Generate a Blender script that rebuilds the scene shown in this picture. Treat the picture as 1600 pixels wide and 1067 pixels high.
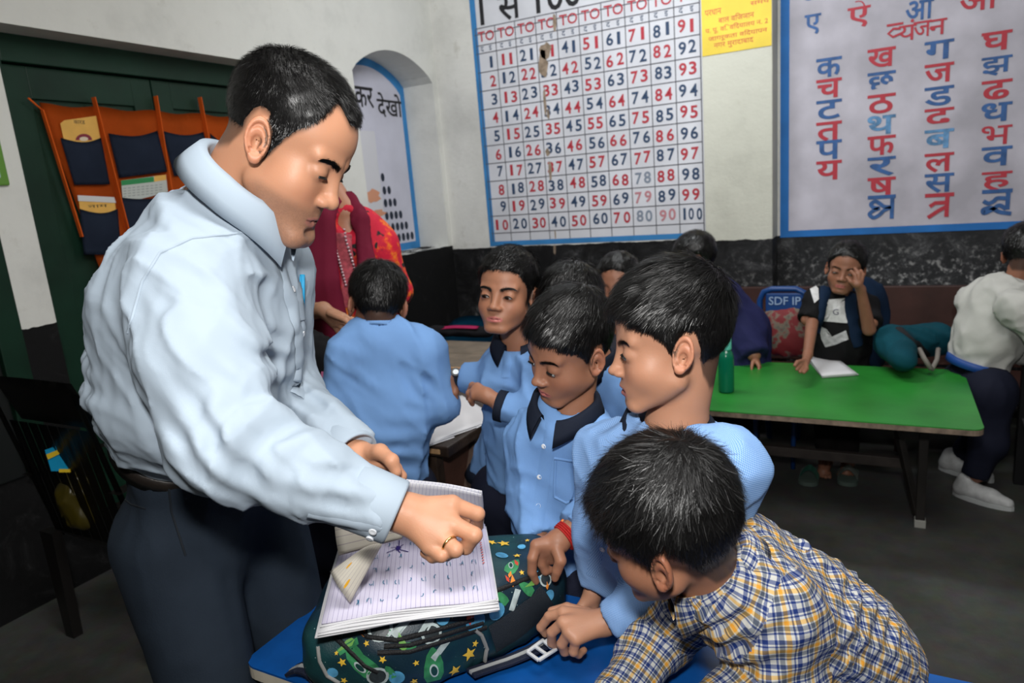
import bpy, bmesh, math, random
import numpy as np
from mathutils import Vector, Matrix, Euler
from mathutils.bvhtree import BVHTree
random.seed(7); RNG = np.random.default_rng(7)
for o in list(bpy.data.objects): bpy.data.objects.remove(o)
SC = bpy.context.scene; COL = SC.collection
PI = math.pi

# ------------------------------------------------------------------ camera
H = 1.5; FPX = 1085.0
MC = np.array([[0.8829995, -0.02916404, -0.46846701],
               [0.4625088, 0.22413888, 0.85781547],
               [-0.0799843, 0.97412074, -0.21140315]])     # columns: camera right, up, forward in the room
cam_d = bpy.data.cameras.new('camera'); cam = bpy.data.objects.new('camera', cam_d); COL.objects.link(cam)
cam_d.sensor_width = 36; cam_d.lens = FPX / 1600 * 36; cam_d.clip_start = 0.02
Rm = Matrix(((MC[0,0], MC[0,1], -MC[0,2]), (MC[1,0], MC[1,1], -MC[1,2]), (MC[2,0], MC[2,1], -MC[2,2])))
cam.matrix_world = Matrix.Translation((0, 0, H)) @ Rm.to_4x4()
SC.camera = cam
cam_d.dof.use_dof = True; cam_d.dof.focus_distance = 1.12; cam_d.dof.aperture_fstop = 6.3
# ------------------------------------------------------------------ light
wd = bpy.data.worlds.new('world'); SC.world = wd; wd.use_nodes = True
wd.node_tree.nodes['Background'].inputs[0].default_value = (0.8, 0.9, 1, 1)
wd.node_tree.nodes['Background'].inputs[1].default_value = 0.3
def area_light(name, loc, target, sx, sy, power, col, label=None):
    d = bpy.data.lights.new(name, 'AREA'); d.shape = 'RECTANGLE'; d.size = sx; d.size_y = sy; d.energy = power; d.color = col
    o = bpy.data.objects.new(name, d); COL.objects.link(o); o.location = loc
    o.rotation_euler = (Vector(target) - Vector(loc)).to_track_quat('-Z', 'Y').to_euler()
    return o
area_light('flash_light', (0.02, -0.06, 1.80), (-0.95, 1.9, 1.25), 0.11, 0.08, 15, (1.0, 0.985, 0.96))
area_light('bounce_light', (0.0, 1.1, 3.25), (-0.9, 2.6, 1.0), 1.8, 1.4, 56, (1.0, 0.985, 0.96))
area_light('tube_light', (-1.1, 3.0, 3.22), (-1.2, 4.2, 1.6), 1.2, 0.3, 26, (0.95, 0.98, 1.0))
SC.view_settings.view_transform = 'Standard'; SC.view_settings.look = 'None'
SC.view_settings.gamma = 1.0; SC.view_settings.use_curve_mapping = False
SC.view_settings.exposure = 0.50

# ------------------------------------------------------------------ pixel -> room helpers
def _ray(x, y): return MC @ np.array([(x - 800) / FPX, -(y - 533.5) / FPX, 1.0])
def W(x, y, d): return _ray(x, y) * d + np.array([0, 0, H])
def onz(x, y, z): r = _ray(x, y); return r * ((z - H) / r[2]) + np.array([0, 0, H])
def ony(x, y, Y): r = _ray(x, y); return r * (Y / r[1]) + np.array([0, 0, H])
def onx(x, y, X): r = _ray(x, y); return r * (X / r[0]) + np.array([0, 0, H])
def CV(r, u, f): v = MC @ np.array([r, u, f], float); return v / np.linalg.norm(v)
def nrm(v): v = np.asarray(v, float); return v / (np.linalg.norm(v) + 1e-12)
def A3(*v): return np.array(v, float)

# ------------------------------------------------------------------ materials
MATS = {}
def mat(name, col, rough=0.6, spec=0.4, metal=0.0, bump=None, var=None, attr=None, sheen=0, trans=0, sss=0, alpha=1, coat=0):
    """procedural principled material; bump=(scale,strength), var=(scale,amount) brightness mottling, attr = colour attribute"""
    if name in MATS: return MATS[name]
    m = bpy.data.materials.new(name); m.use_nodes = True; nt = m.node_tree; b = nt.nodes['Principled BSDF']
    b.inputs['Base Color'].default_value = (*col, 1); b.inputs['Roughness'].default_value = rough
    b.inputs['Specular IOR Level'].default_value = spec; b.inputs['Metallic'].default_value = metal
    if sheen: b.inputs['Sheen Weight'].default_value = sheen
    if trans: b.inputs['Transmission Weight'].default_value = trans
    if coat: b.inputs['Coat Weight'].default_value = coat
    if sss:
        b.inputs['Subsurface Weight'].default_value = sss; b.inputs['Subsurface Radius'].default_value = (0.012, 0.004, 0.002); b.inputs['Subsurface Scale'].default_value = 1.0
    tc = nt.nodes.new('ShaderNodeTexCoord')
    src = None
    if attr:
        a = nt.nodes.new('ShaderNodeAttribute'); a.attribute_name = attr; src = a.outputs['Color']
        nt.links.new(src, b.inputs['Base Color'])
    if var:
        n = nt.nodes.new('ShaderNodeTexNoise'); n.inputs['Scale'].default_value = var[0]; n.inputs['Detail'].default_value = 6
        nt.links.new(tc.outputs['Object'], n.inputs['Vector'])
        mr = nt.nodes.new('ShaderNodeMapRange'); mr.inputs[1].default_value = 0.3; mr.inputs[2].default_value = 0.7
        mr.inputs[3].default_value = 1 - var[1]; mr.inputs[4].default_value = 1 + var[1]
        nt.links.new(n.outputs['Fac'], mr.inputs[0])
        mx = nt.nodes.new('ShaderNodeMix'); mx.data_type = 'RGBA'; mx.blend_type = 'MULTIPLY'; mx.inputs[0].default_value = 1
        mx.inputs[6].default_value = (*col, 1)
        if src: nt.links.new(src, mx.inputs[6])
        nt.links.new(mr.outputs[0], mx.inputs[7]); nt.links.new(mx.outputs[2], b.inputs['Base Color'])
    if bump:
        n = nt.nodes.new('ShaderNodeTexNoise'); n.inputs['Scale'].default_value = bump[0]; n.inputs['Detail'].default_value = 5
        nt.links.new(tc.outputs['Object'], n.inputs['Vector'])
        bp = nt.nodes.new('ShaderNodeBump'); bp.inputs['Strength'].default_value = bump[1]; bp.inputs['Distance'].default_value = 0.01
        nt.links.new(n.outputs['Fac'], bp.inputs['Height']); nt.links.new(bp.outputs[0], b.inputs['Normal'])
    MATS[name] = m; return m
def srgb(r, g, b):
    f = lambda c: (c / 255 / 12.92) if c / 255 <= .04045 else ((c / 255 + .055) / 1.055) ** 2.4
    return (f(r), f(g), f(b))

class NT:
    def __init__(s, m): s.nt = m.node_tree; s.b = s.nt.nodes['Principled BSDF']
    def n(s, t, **k):
        x = s.nt.nodes.new(t)
        for a, v in k.items():
            if a.startswith('i'): x.inputs[int(a[1:])].default_value = v
            else: setattr(x, a, v)
        return x
    def l(s, a, b): s.nt.links.new(a, b)

def ramp(T, fac, stops):
    r = T.n('ShaderNodeValToRGB'); T.l(fac, r.inputs[0]); e = r.color_ramp.elements
    while len(e) < len(stops): e.new(0.5)
    for i, (p, c) in enumerate(stops): e[i].position = p; e[i].color = (*c, 1) if len(c) == 3 else c
    return r
def mixc(T, fac, a, b, blend='MIX'):
    m = T.n('ShaderNodeMix'); m.data_type = 'RGBA'; m.blend_type = blend
    for v, i in ((fac, 0), (a, 6), (b, 7)):
        if isinstance(v, (int, float)): m.inputs[i].default_value = v
        elif isinstance(v, tuple): m.inputs[i].default_value = (*v, 1)
        else: T.l(v, m.inputs[i])
    return m.outputs[2]

def wall_material(name, zd, stain=1.0, tint=(0.66, 0.655, 0.62), sc=1.0):
    """limewashed plaster above, a black painted dado below height zd; stains, drips and scuffs are part of the paint"""
    m = mat(name, tint, 0.8, 0.25); T = NT(m)
    tc = T.n('ShaderNodeTexCoord'); sep = T.n('ShaderNodeSeparateXYZ'); T.l(tc.outputs['Object'], sep.inputs[0])
    n1 = T.n('ShaderNodeTexNoise'); n1.inputs['Scale'].default_value = 1.6; n1.inputs['Detail'].default_value = 8; n1.inputs['Roughness'].default_value = .65; T.l(tc.outputs['Object'], n1.inputs[0])
    n2 = T.n('ShaderNodeTexNoise'); n2.inputs['Scale'].default_value = 7; n2.inputs['Detail'].default_value = 8; n2.inputs['Roughness'].default_value = .7; T.l(tc.outputs['Object'], n2.inputs[0])
    base = ramp(T, n1.outputs['Fac'], [(0.30, tuple(c * 0.80 for c in tint)), (0.5, tint), (0.72, tuple(min(1, c * 1.07) for c in tint))])
    st = ramp(T, n2.outputs['Fac'], [(0.0, (1, 1, 1)), (0.60, (1, 1, 1)), (0.70, (0.72, 0.70, 0.66)), (0.82, (0.42, 0.40, 0.37))])
    c1 = mixc(T, 0.55 * stain, base.outputs[0], st.outputs[0], 'MULTIPLY')
    # dado
    n3 = T.n('ShaderNodeTexNoise'); n3.inputs['Scale'].default_value = 5; n3.inputs['Detail'].default_value = 10; n3.inputs['Roughness'].default_value = .75; n3.inputs['Distortion'].default_value = 1.0; T.l(tc.outputs['Object'], n3.inputs[0])
    dd = ramp(T, n3.outputs['Fac'], [(0.42, (0.004, 0.004, 0.0045)), (0.54, (0.014 * sc, 0.014 * sc, 0.015 * sc)), (0.62, (0.045 * sc, 0.045 * sc, 0.047 * sc)), (0.72, (0.20 * sc, 0.20 * sc, 0.20 * sc))])
    mm = T.n('ShaderNodeMath', operation='MULTIPLY_ADD', i1=0.035, i2=-zd - 0.0175); T.l(n2.outputs['Fac'], mm.inputs[0])
    ad = T.n('ShaderNodeMath', operation='ADD'); T.l(sep.outputs[2], ad.inputs[0]); T.l(mm.outputs[0], ad.inputs[1])
    gt = T.n('ShaderNodeMath', operation='GREATER_THAN', i1=0.0); T.l(ad.outputs[0], gt.inputs[0])
    # chalky scuffs and flaked specks where the children lean, right of the pilaster
    n4 = T.n('ShaderNodeTexNoise'); n4.inputs['Scale'].default_value = 26; n4.inputs['Detail'].default_value = 7; n4.inputs['Roughness'].default_value = .7; T.l(tc.outputs['Object'], n4.inputs[0])
    sp = ramp(T, n4.outputs['Fac'], [(.50, (0, 0, 0)), (.56, (.05, .05, .052)), (.64, (.32, .32, .31))])
    mx_ = T.n('ShaderNodeMapRange', i1=-1.0, i2=-.2); T.l(sep.outputs[0], mx_.inputs[0]); mz_ = T.n('ShaderNodeMapRange', i1=zd - .02, i2=zd - .26); T.l(sep.outputs[2], mz_.inputs[0])
    mf = T.n('ShaderNodeMath', operation='MULTIPLY'); T.l(mx_.outputs[0], mf.inputs[0]); T.l(mz_.outputs[0], mf.inputs[1])
    dk_ = mixc(T, mf.outputs[0], dd.outputs[0], sp.outputs[0], 'ADD'); dk2 = mixc(T, mx_.outputs[0], dk_, (.016, .017, .018), 'ADD')
    c = mixc(T, gt.outputs[0], dk2, c1); T.l(c, T.b.inputs['Base Color'])
    bp = T.n('ShaderNodeBump'); bp.inputs['Strength'].default_value = .35; bp.inputs['Distance'].default_value = .02
    T.l(n2.outputs['Fac'], bp.inputs['Height']); T.l(bp.outputs[0], T.b.inputs['Normal'])
    return m

# ------------------------------------------------------------------ mesh + object helpers
def props(o, label=None, cat=None, group=None, kind=None):
    if label: o['label'] = label
    if cat: o['category'] = cat
    if group: o['group'] = group
    if kind: o['kind'] = kind
    return o
def link(name, me, parent=None, **k):
    o = bpy.data.objects.new(name, me); COL.objects.link(o)
    if parent is not None:
        o.parent = parent   # child meshes hold room coordinates
        if parent.type == 'EMPTY': o.matrix_parent_inverse = Matrix.Translation(parent.location).inverted()
    return props(o, **k)
def empty(name, loc, label, cat, group=None):
    o = bpy.data.objects.new(name, None); COL.objects.link(o); o.location = loc; o.empty_display_size = .05
    return props(o, label, cat, group)
def np_mesh(name, V, F, m, smooth=True):
    """V (n,3), F: list/array of tuples (all the same length if array)"""
    me = bpy.data.meshes.new(name); V = np.asarray(V, np.float32)
    if isinstance(F, np.ndarray):
        n, k = F.shape; me.vertices.add(len(V)); me.vertices.foreach_set('co', V.ravel())
        me.loops.add(n * k); me.loops.foreach_set('vertex_index', F.ravel().astype(np.int32))
        me.polygons.add(n); me.polygons.foreach_set('loop_start', np.arange(0, n * k, k, dtype=np.int32)); me.update(calc_edges=True)
    else:
        me.from_pydata([tuple(map(float, v)) for v in V], [], F)
    me.validate(); me.update()
    if smooth: me.polygons.foreach_set('use_smooth', np.ones(len(me.polygons), bool))
    if m: 
        for x in (m if isinstance(m, (list, tuple)) else [m]): me.materials.append(x)
    return me
class MB:
    """collects simple solids into one mesh; coordinates are room coordinates"""
    def __init__(s): s.bm = bmesh.new()
    def box(s, lo, hi, R=None, c=None, bev=0.0, mi=0):
        lo = np.array(lo, float); hi = np.array(hi, float); bm2 = bmesh.new()
        bmesh.ops.create_cube(bm2, size=1)
        for v in bm2.verts: v.co = Vector([(lo[i] + hi[i]) / 2 + v.co[i] * (hi[i] - lo[i]) for i in range(3)])
        if bev: bmesh.ops.bevel(bm2, geom=bm2.edges[:], offset=bev, segments=2, affect='EDGES', profile=.6)
        return s._add(bm2, R, c, mi)
    def _add(s, bm2, R=None, c=None, mi=0):
        if R is not None:
            for v in bm2.verts:
                q = v.co - Vector(c) if c is not None else v.co
                v.co = (R @ q) + (Vector(c) if c is not None else Vector())
        for f in bm2.faces: f.material_index = mi
        me = bpy.data.meshes.new('tmp'); bm2.to_mesh(me); bm2.free(); s.bm.from_mesh(me); bpy.data.meshes.remove(me); return s
    def bar(s, a, b, w, h, up=(0, 0, 1), bev=0.0, mi=0):
        a = Vector(a); b = Vector(b); d = b - a; L = d.length; z = d.normalized(); x = Vector(up).cross(z)
        if x.length < 1e-4: x = Vector((1, 0, 0))
        x.normalize(); y = z.cross(x); R = Matrix((x, y, z)).transposed(); bm2 = bmesh.new(); bmesh.ops.create_cube(bm2, size=1)
        for v in bm2.verts: v.co = Vector((v.co.x * w, v.co.y * h, v.co.z * L))
        if bev: bmesh.ops.bevel(bm2, geom=bm2.edges[:], offset=bev, segments=2, affect='EDGES', profile=.6)
        for v in bm2.verts: v.co = R @ v.co + (a + b) / 2
        return s._add(bm2, mi=mi)
    def tube(s, pts, r, n=8, mi=0, cap=True):
        pts = [Vector(p) for p in pts]; rs = r if isinstance(r, (list, tuple)) else [r] * len(pts); bm2 = bmesh.new(); rings = []
        up = None
        for i, p in enumerate(pts):
            t = (pts[min(i + 1, len(pts) - 1)] - pts[max(i - 1, 0)]).normalized()
            if up is None: up = t.orthogonal().normalized()
            up = (up - t * up.dot(t)).normalized(); y = t.cross(up)
            rings.append([bm2.verts.new(p + (up * math.cos(2 * PI * k / n) + y * math.sin(2 * PI * k / n)) * rs[i]) for k in range(n)])
        for i in range(len(rings) - 1):
            for k in range(n): bm2.faces.new((rings[i][k], rings[i][(k + 1) % n], rings[i + 1][(k + 1) % n], rings[i + 1][k])).smooth = True
        if cap: bm2.faces.new(rings[0][::-1]); bm2.faces.new(rings[-1])
        return s._add(bm2, mi=mi)
    def lathe(s, c, prof, n=24, axis=(0, 0, 1), mi=0, smooth=True):
        z = Vector(axis).normalized(); x = z.orthogonal().normalized(); y = z.cross(x); bm2 = bmesh.new(); rings = []; c = Vector(c)
        for r, h in prof: rings.append([bm2.verts.new(c + z * h + (x * math.cos(2 * PI * k / n) + y * math.sin(2 * PI * k / n)) * max(r, 1e-5)) for k in range(n)])
        for i in range(len(rings) - 1):
            for k in range(n): bm2.faces.new((rings[i][k], rings[i][(k + 1) % n], rings[i + 1][(k + 1) % n], rings[i + 1][k])).smooth = smooth
        bm2.faces.new(rings[0][::-1]); bm2.faces.new(rings[-1])
        return s._add(bm2, mi=mi)
    def poly(s, pts, mi=0):
        f = s.bm.faces.new([s.bm.verts.new(Vector(p)) for p in pts]); f.material_index = mi; return s
    def slab(s, pts, n, t, mi=0):
        """extruded polygon: pts outline, n direction, t thickness"""
        n = Vector(n) * t; a = [s.bm.verts.new(Vector(p)) for p in pts]; b = [s.bm.verts.new(Vector(p) + n) for p in pts]; k = len(a)
        fs = [s.bm.faces.new(a), s.bm.faces.new(b[::-1])] + [s.bm.faces.new((a[i], b[i], b[(i + 1) % k], a[(i + 1) % k])) for i in range(k)]
        for f in fs: f.material_index = mi
        return s
    def grid(s, fn, nu, nv, mi=0, t=0.0):
        """surface fn(u,v)->point, optional thickness t along the face normals"""
        P = [[Vector(fn(i / nu, j / nv)) for j in range(nv + 1)] for i in range(nu + 1)]; bm2 = bmesh.new()
        vs = [[bm2.verts.new(p) for p in r] for r in P]
        for i in range(nu):
            for j in range(nv): bm2.faces.new((vs[i][j], vs[i + 1][j], vs[i + 1][j + 1], vs[i][j + 1])).smooth = True
        if t:
            bmesh.ops.solidify(bm2, geom=bm2.faces[:], thickness=t)
        return s._add(bm2, mi=mi)
    def build(s, name, m, parent=None, smooth=False, **k):
        bmesh.ops.recalc_face_normals(s.bm, faces=s.bm.faces[:])
        me = bpy.data.meshes.new(name); s.bm.to_mesh(me); s.bm.free()
        for x in (m if isinstance(m, (list, tuple)) else [m]): me.materials.append(x)
        if smooth: me.polygons.foreach_set('use_smooth', np.ones(len(me.polygons), bool))
        return link(name, me, parent, **k)

# ------------------------------------------------------------------ lettering (flat paint, a millimetre proud of its wall)
_GL = {}
def glyph(ch, off=0.0, ital=0.0):
    key = (ch, off, ital)
    if key in _GL: return _GL[key]
    cu = bpy.data.curves.new('g', 'FONT'); cu.body = ch; cu.size = 1; cu.offset = off; cu.resolution_u = 3; cu.shear = ital
    ob = bpy.data.objects.new('g', cu); COL.objects.link(ob); dg = bpy.context.evaluated_depsgraph_get(); dg.update()
    me = bpy.data.meshes.new_from_object(ob.evaluated_get(dg)); V = np.array([v.co[:2] for v in me.vertices]) if len(me.vertices) else np.zeros((0, 2))
    F = [tuple(p.vertices) for p in me.polygons]; bpy.data.objects.remove(ob); bpy.data.meshes.remove(me)
    _GL[key] = (V, F); return _GL[key]
class Letters:
    def __init__(s): s.V = []; s.F = []; s.n = 0
    def add(s, txt, c, ex, ey, h=None, w=None, off=0.0, jit=0, fit='h'):
        """text centred on c, right vector ex, up vector ey; scaled to height h and/or width w"""
        V, F = glyph(txt, off)
        if not len(V): return s
        lo = V.min(0); hi = V.max(0); q = V - (lo + hi) / 2; sz = hi - lo
        sy = h / sz[1] if h else w / sz[0]; sx = w / sz[0] if w else sy
        P = np.asarray(c)[None] + q[:, :1] * sx * np.asarray(ex)[None] + q[:, 1:] * sy * np.asarray(ey)[None]
        s.V.append(P); s.F += [tuple(i + s.n for i in f) for f in F]; s.n += len(P); return s
    def poly(s, P, F=None):
        P = np.asarray(P, float); s.V.append(P); s.F += [tuple(i + s.n for i in f) for f in (F or [tuple(range(len(P)))])]; s.n += len(P); return s
    def stroke(s, P, w, nrm_, ex=None):
        """painted stroke along points P of width w lying on a plane with normal nrm_"""
        P = np.asarray(P, float); T = np.gradient(P, axis=0); T /= np.linalg.norm(T, axis=1)[:, None] + 1e-9
        S = np.cross(T, np.asarray(nrm_)); A_ = P + S * w / 2; B_ = P - S * w / 2; k = len(P)
        s.V += [A_, B_]; s.F += [(s.n + i, s.n + i + 1, s.n + k + i + 1, s.n + k + i) for i in range(k - 1)]; s.n += 2 * k; return s
    def build(s, name, m, parent, **k):
        if not s.V: return None
        return link(name, np_mesh(name, np.concatenate(s.V), s.F, m, False), parent, **k)
# ================================================================== THE ROOM
XL, YB, ZT = -3.0, 4.65, 3.35; XR, YF = 2.6, -2.6
ZD = 1.09
M_wall = wall_material('limewashed_wall_with_dado', ZD, tint=(.74, .735, .70))
M_wallL = wall_material('left_wall_plaster', ZD + .03, 0.7, (.72, .72, .68), .25)
m = mat('concrete_floor', (0.055, 0.055, 0.052), 0.55, 0.35); T = NT(m)
tc = T.n('ShaderNodeTexCoord'); n1 = T.n('ShaderNodeTexNoise', i2=1.1, i3=9, i4=.65); T.l(tc.outputs['Object'], n1.inputs[0])
r1 = ramp(T, n1.outputs['Fac'], [(0.3, (0.026, 0.025, 0.022)), (0.5, (0.055, 0.055, 0.05)), (0.62, (0.075, 0.077, 0.072)), (0.75, (0.12, 0.12, 0.115))])
n2 = T.n('ShaderNodeTexNoise', i2=14, i3=9, i4=.7); T.l(tc.outputs['Object'], n2.inputs[0])
T.l(mixc(T, 0.5, r1.outputs[0], n2.outputs['Color'], 'SOFT_LIGHT'), T.b.inputs['Base Color'])
bp = T.n('ShaderNodeBump', i0=.3, i1=.01); T.l(n2.outputs['Fac'], bp.inputs['Height']); T.l(bp.outputs[0], T.b.inputs['Normal'])
M_floor = m
M_ceil = mat('ceiling_paint', (0.6, 0.6, 0.57), 0.85, 0.2, var=(2, .1))
def struct(mb, name, m, **k): return mb.build(name, m, None, kind='structure', **k)
struct(MB().box((XL - .4, YF - .2, -.1), (XR + .2, YB + .2, 0)), 'floor', M_floor, label='dark worn concrete floor')
struct(MB().box((XL - .4, YF - .2, ZT), (XR + .2, YB + .2, ZT + .1)), 'ceiling', M_ceil, label='plain painted ceiling')
struct(MB().box((XL - .4, YB, 0), (XR + .2, YB + .2, ZT)), 'wall_back', M_wall, label='whitewashed back wall with black painted dado')
struct(MB().box((XR, YF, 0), (XR + .2, YB, ZT)), 'wall_right', M_wall, label='whitewashed right wall')
struct(MB().box((XL, YF - .2, 0), (XR, YF, ZT)), 'wall_front', M_wall, label='whitewashed wall behind the viewer')
# left wall with the door recess and the arched niche
DY0, DY1, DZ = onx(3, 120, XL)[1], onx(449, 106, XL)[1], onx(451, 105, XL)[2]
NY0, NY1 = onx(553, 130, XL)[1], YB - .06
NZs = onx(676, 130, XL)[2]; NZb = ZD + .03; NR = 0.17; ND = .27
TH = .4; b = MB(); x0, x1 = XL - TH, XL
b.box((x0, YF, 0), (x1, DY0, ZT)); b.box((x0, DY0, DZ), (x1, DY1, ZT)); b.box((x0, DY1, 0), (x1, NY0, ZT))
b.box((x0, NY0, 0), (x1, NY1, NZb)); b.box((x0, NY1, 0), (x1, YB, ZT)); b.box((x0, NY0, NZb), (x1 - ND, NY1, ZT))
NA = 20
def arch(i): t = i / NA; return (NY0 + (NY1 - NY0) * t, NZs + NR * math.sin(PI * t) ** 0.75)
for i in range(NA):
    (ya, za), (yb, zb) = arch(i), arch(i + 1)
    b.slab([(x1, ya, za), (x1, yb, zb), (x1, yb, ZT), (x1, ya, ZT)], (-1, 0, 0), ND)
struct(b, 'wall_left', M_wallL, label='whitewashed left wall with a door recess and an arched niche')
b = MB().box((x0 - .02, DY0 - .02, 0), (x0 + .02, DY1 + .02, DZ)); struct(b, 'wall_recess', mat('recess_dark', (.02, .03, .025), .8), label='dark backing of the door recess')
# pilaster between the charts
PP = .22; YP = YB - PP
PX0, PX1 = ony(1099, 200, YP)[0], ony(1207, 200, YP)[0]; PZ = ony(1150, 375, YP)[2]
M_pil = wall_material('pilaster_plaster', PZ, 0.35, (0.60, 0.60, 0.52))
struct(MB().box((PX0, YP, 0), (PX1, YB, ZT), bev=.006), 'wall_pilaster', M_pil, label='cream plaster pilaster between the two painted charts')

# ---- green double door
M_green = mat('dark_green_gloss_paint', (0.005, 0.027, 0.015), 0.45, 0.3, bump=(9, .25), var=(5, .25))
DX = XL - .17
b = MB(); fw = .085
b.box((DX - .06, DY0, 0), (DX + .03, DY0 + fw, DZ), bev=.004); b.box((DX - .06, DY1 - fw, 0), (DX + .03, DY1, DZ), bev=.004)
b.box((DX - .06, DY0 + fw, DZ - .11), (DX + .03, DY1 - fw, DZ), bev=.004)
door = empty('door_1', (DX, (DY0 + DY1) / 2, 0), 'closed dark green wooden double door in the left wall', None); del_c = door; door['kind'] = 'structure'
b.build('door_frame', M_green, door)
dm = (DY0 + DY1) / 2
for ya, yb in ((DY0 + fw + .004, dm - .004), (dm + .004, DY1 - fw - .004)):
    lf = MB(); w = .1; zt = DZ - .115
    lf.box((DX - .04, ya, .01), (DX, ya + w, zt), bev=.003); lf.box((DX - .04, yb - w, .01), (DX, yb, zt), bev=.003)
    for z0, z1 in ((.01, .2), (.95, 1.08), (zt - .13, zt)): lf.box((DX - .04, ya + w, z0), (DX, yb - w, z1), bev=.003)
    lfo = lf.build('door_leaf', M_green, door)
    MB().box((DX - .035, ya + w, .2), (DX - .015, yb - w, .95)).build('door_panel', M_green, lfo)
    MB().box((DX - .035, ya + w, 1.08), (DX - .015, yb - w, zt - .13)).build('door_panel', M_green, lfo)
# green window frame at the far left edge of the view
gy = onx(20, 480, XL)[1]
wn = empty('window_1', (XL, gy - .5, .2), 'dark window opening with a green frame left of the door', None); wn['kind'] = 'structure'
MB().box((XL - .02, gy - .09, .55), (XL + .03, gy, 1.75), bev=.004).build('window_frame', M_green, wn)
MB().box((XL - .02, gy - 1.1, 1.66), (XL + .03, gy - .09, 1.75), bev=.004).build('window_frame', M_green, wn)
for k in range(2): MB().box((XL - .01, gy - .59 - .5 * k, .55), (XL + .012, gy - .095 - .5 * k, 1.655), bev=.003).build('dark_panel', mat('near_black_opening', (.006, .008, .008), .5), wn)  # flat near-black panels put in to stand for the dark of the opening

# ---- wall sign with a green rounded frame
sy1, sz1 = onx(13, 288, XL)[1], onx(13, 290, XL)[2]; sz2 = onx(0, 236, XL)[2]
fs = empty('wall_sign', (XL, sy1 - .2, sz1), 'green framed sign with rounded corners on the wall left of the green door', 'sign')
MB().box((XL, sy1 - .42, sz1), (XL + .015, sy1, sz1 + .36), bev=.007).build('frame', mat('leaf_green_frame', (.12, .28, .04), .5), fs)
MB().box((XL + .016, sy1 - .39, sz1 + .03), (XL + .019, sy1 - .03, sz1 + .33)).build('sign_face', mat('pale_sign_face', (.45, .6, .62), .5), fs)

# ---- painted charts
M_blue = mat('sky_blue_border_paint', srgb(58, 130, 190), .6, .3, var=(6, .18)); M_blue2 = mat('strong_blue_border_paint', srgb(38, 112, 186), .6, .3, var=(6, .15))
M_ch1 = mat('chart_white_paint', (0.66, 0.67, 0.72), .7, .3, var=(3, .10)); M_ch2 = mat('chart_lilac_white_paint', (0.50, 0.48, 0.54), .7, .3, var=(4, .20))
M_navy = mat('navy_letter_paint', (.028, .06, .13), .6); M_red = mat('red_letter_paint', (.46, .035, .055), .6); M_blk = mat('black_letter_paint', (.015, .015, .018), .6)
M_lb = mat('blue_letter_paint', (.035, .11, .30), .6, var=(20, .3)); M_faded = mat('faded_grey_letter_paint', (.22, .26, .33), .7); M_fred = mat('faded_red_letter_paint', (.52, .22, .25), .7)
EX, EY = A3(1, 0, 0), A3(0, 0, 1)
def rect(Y, xa, xb, za, zb): return [(xa, Y, za), (xb, Y, za), (xb, Y, zb), (xa, Y, zb)]
cx0 = ony(768.7, 350, YB)[0]; cx9 = ony(1062.3, 345, YB)[0]; dxc = (cx9 - cx0) / 9
zr0 = ony(752, 84, YB)[2]; zr10 = ony(765, 365, YB)[2]; dzr = (zr0 - zr10) / 10
bx0 = ony(766, 380, YB)[0] ; bz0 = ony(766, 385, YB)[2]; bw = .045
ch = empty('number_chart', (cx0 + dxc * 5, YB, bz0), 'painted one to hundred number chart with blue border left of the pilaster', 'chart')
Yc = YB - .002
def flat(name, quads, m, par, Y=None):
    L = Letters()
    for q in quads: L.poly(q)
    return L.build(name, m, par)
flat('chart_panel', [rect(Yc, bx0, PX0 + .06, bz0, ZT - .02)], M_ch1, ch)
flat('blue_border', [rect(Yc - .001, bx0, bx0 + bw, bz0, ZT - .02), rect(Yc - .001, bx0 + bw, PX0 + .06, bz0, bz0 + bw * .8)], M_blue, ch)
gl = []; th = .006
ztop = zr0 + 1.32 * dzr
for i in range(11): gl.append(rect(Yc - .0015, cx0 + dxc * i - th / 2, cx0 + dxc * i + th / 2, bz0 + bw * .8, ztop))
for j in range(-1, 11): gl.append(rect(Yc - .0018, cx0 - .01, cx0 + dxc * 10, zr0 - dzr * j - th / 2, zr0 - dzr * j + th / 2))
gl.append(rect(Yc - .0018, cx0, cx0 + dxc * 10, zr0 + .42 * dzr - th / 2, zr0 + .42 * dzr + th / 2)); gl.append(rect(Yc - .0018, cx0, cx0 + dxc * 10, ztop - th / 2, ztop + th / 2))
gl = [g for g in gl]; flat('grid_lines', gl, mat('grid_line_paint', (.09, .09, .11), .7), ch)['kind'] = 'stuff'
Ln, Lr = Letters(), Letters()
faded = {80, 79, 90, 78}
for i in range(10):
    for j in range(10):
        n = i * 10 + j + 1; c0 = A3(cx0 + dxc * (i + .5), Yc - .0025, zr0 - dzr * (j + .5))
        red = (n % 2 == 0 and n <= 10) or (n > 10 and (n % 2 == (1 if (n - 1) // 10 % 2 == 1 else 0)))
        s_ = str(n); hh = dzr * .60; L = Letters(); mt = (M_fred if red else M_faded) if n in faded else (M_red if red else M_navy)
        for q, chd in enumerate(s_):
            offx = (q - (len(s_) - 1) / 2) * dxc * (.42 if len(s_) < 3 else .30) + (dxc * .2 if n < 10 else 0)
            L.add(chd, c0 + EX * (offx + random.uniform(-.004, .004)) + EY * random.uniform(-.005, .005), EX, EY, h=hh, w=(dxc * (.14 if chd == '1' else .30) if len(s_) < 3 else dxc * (.1 if chd == '1' else .22)), off=.02)
        L.build('numeral', mt, ch)
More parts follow.
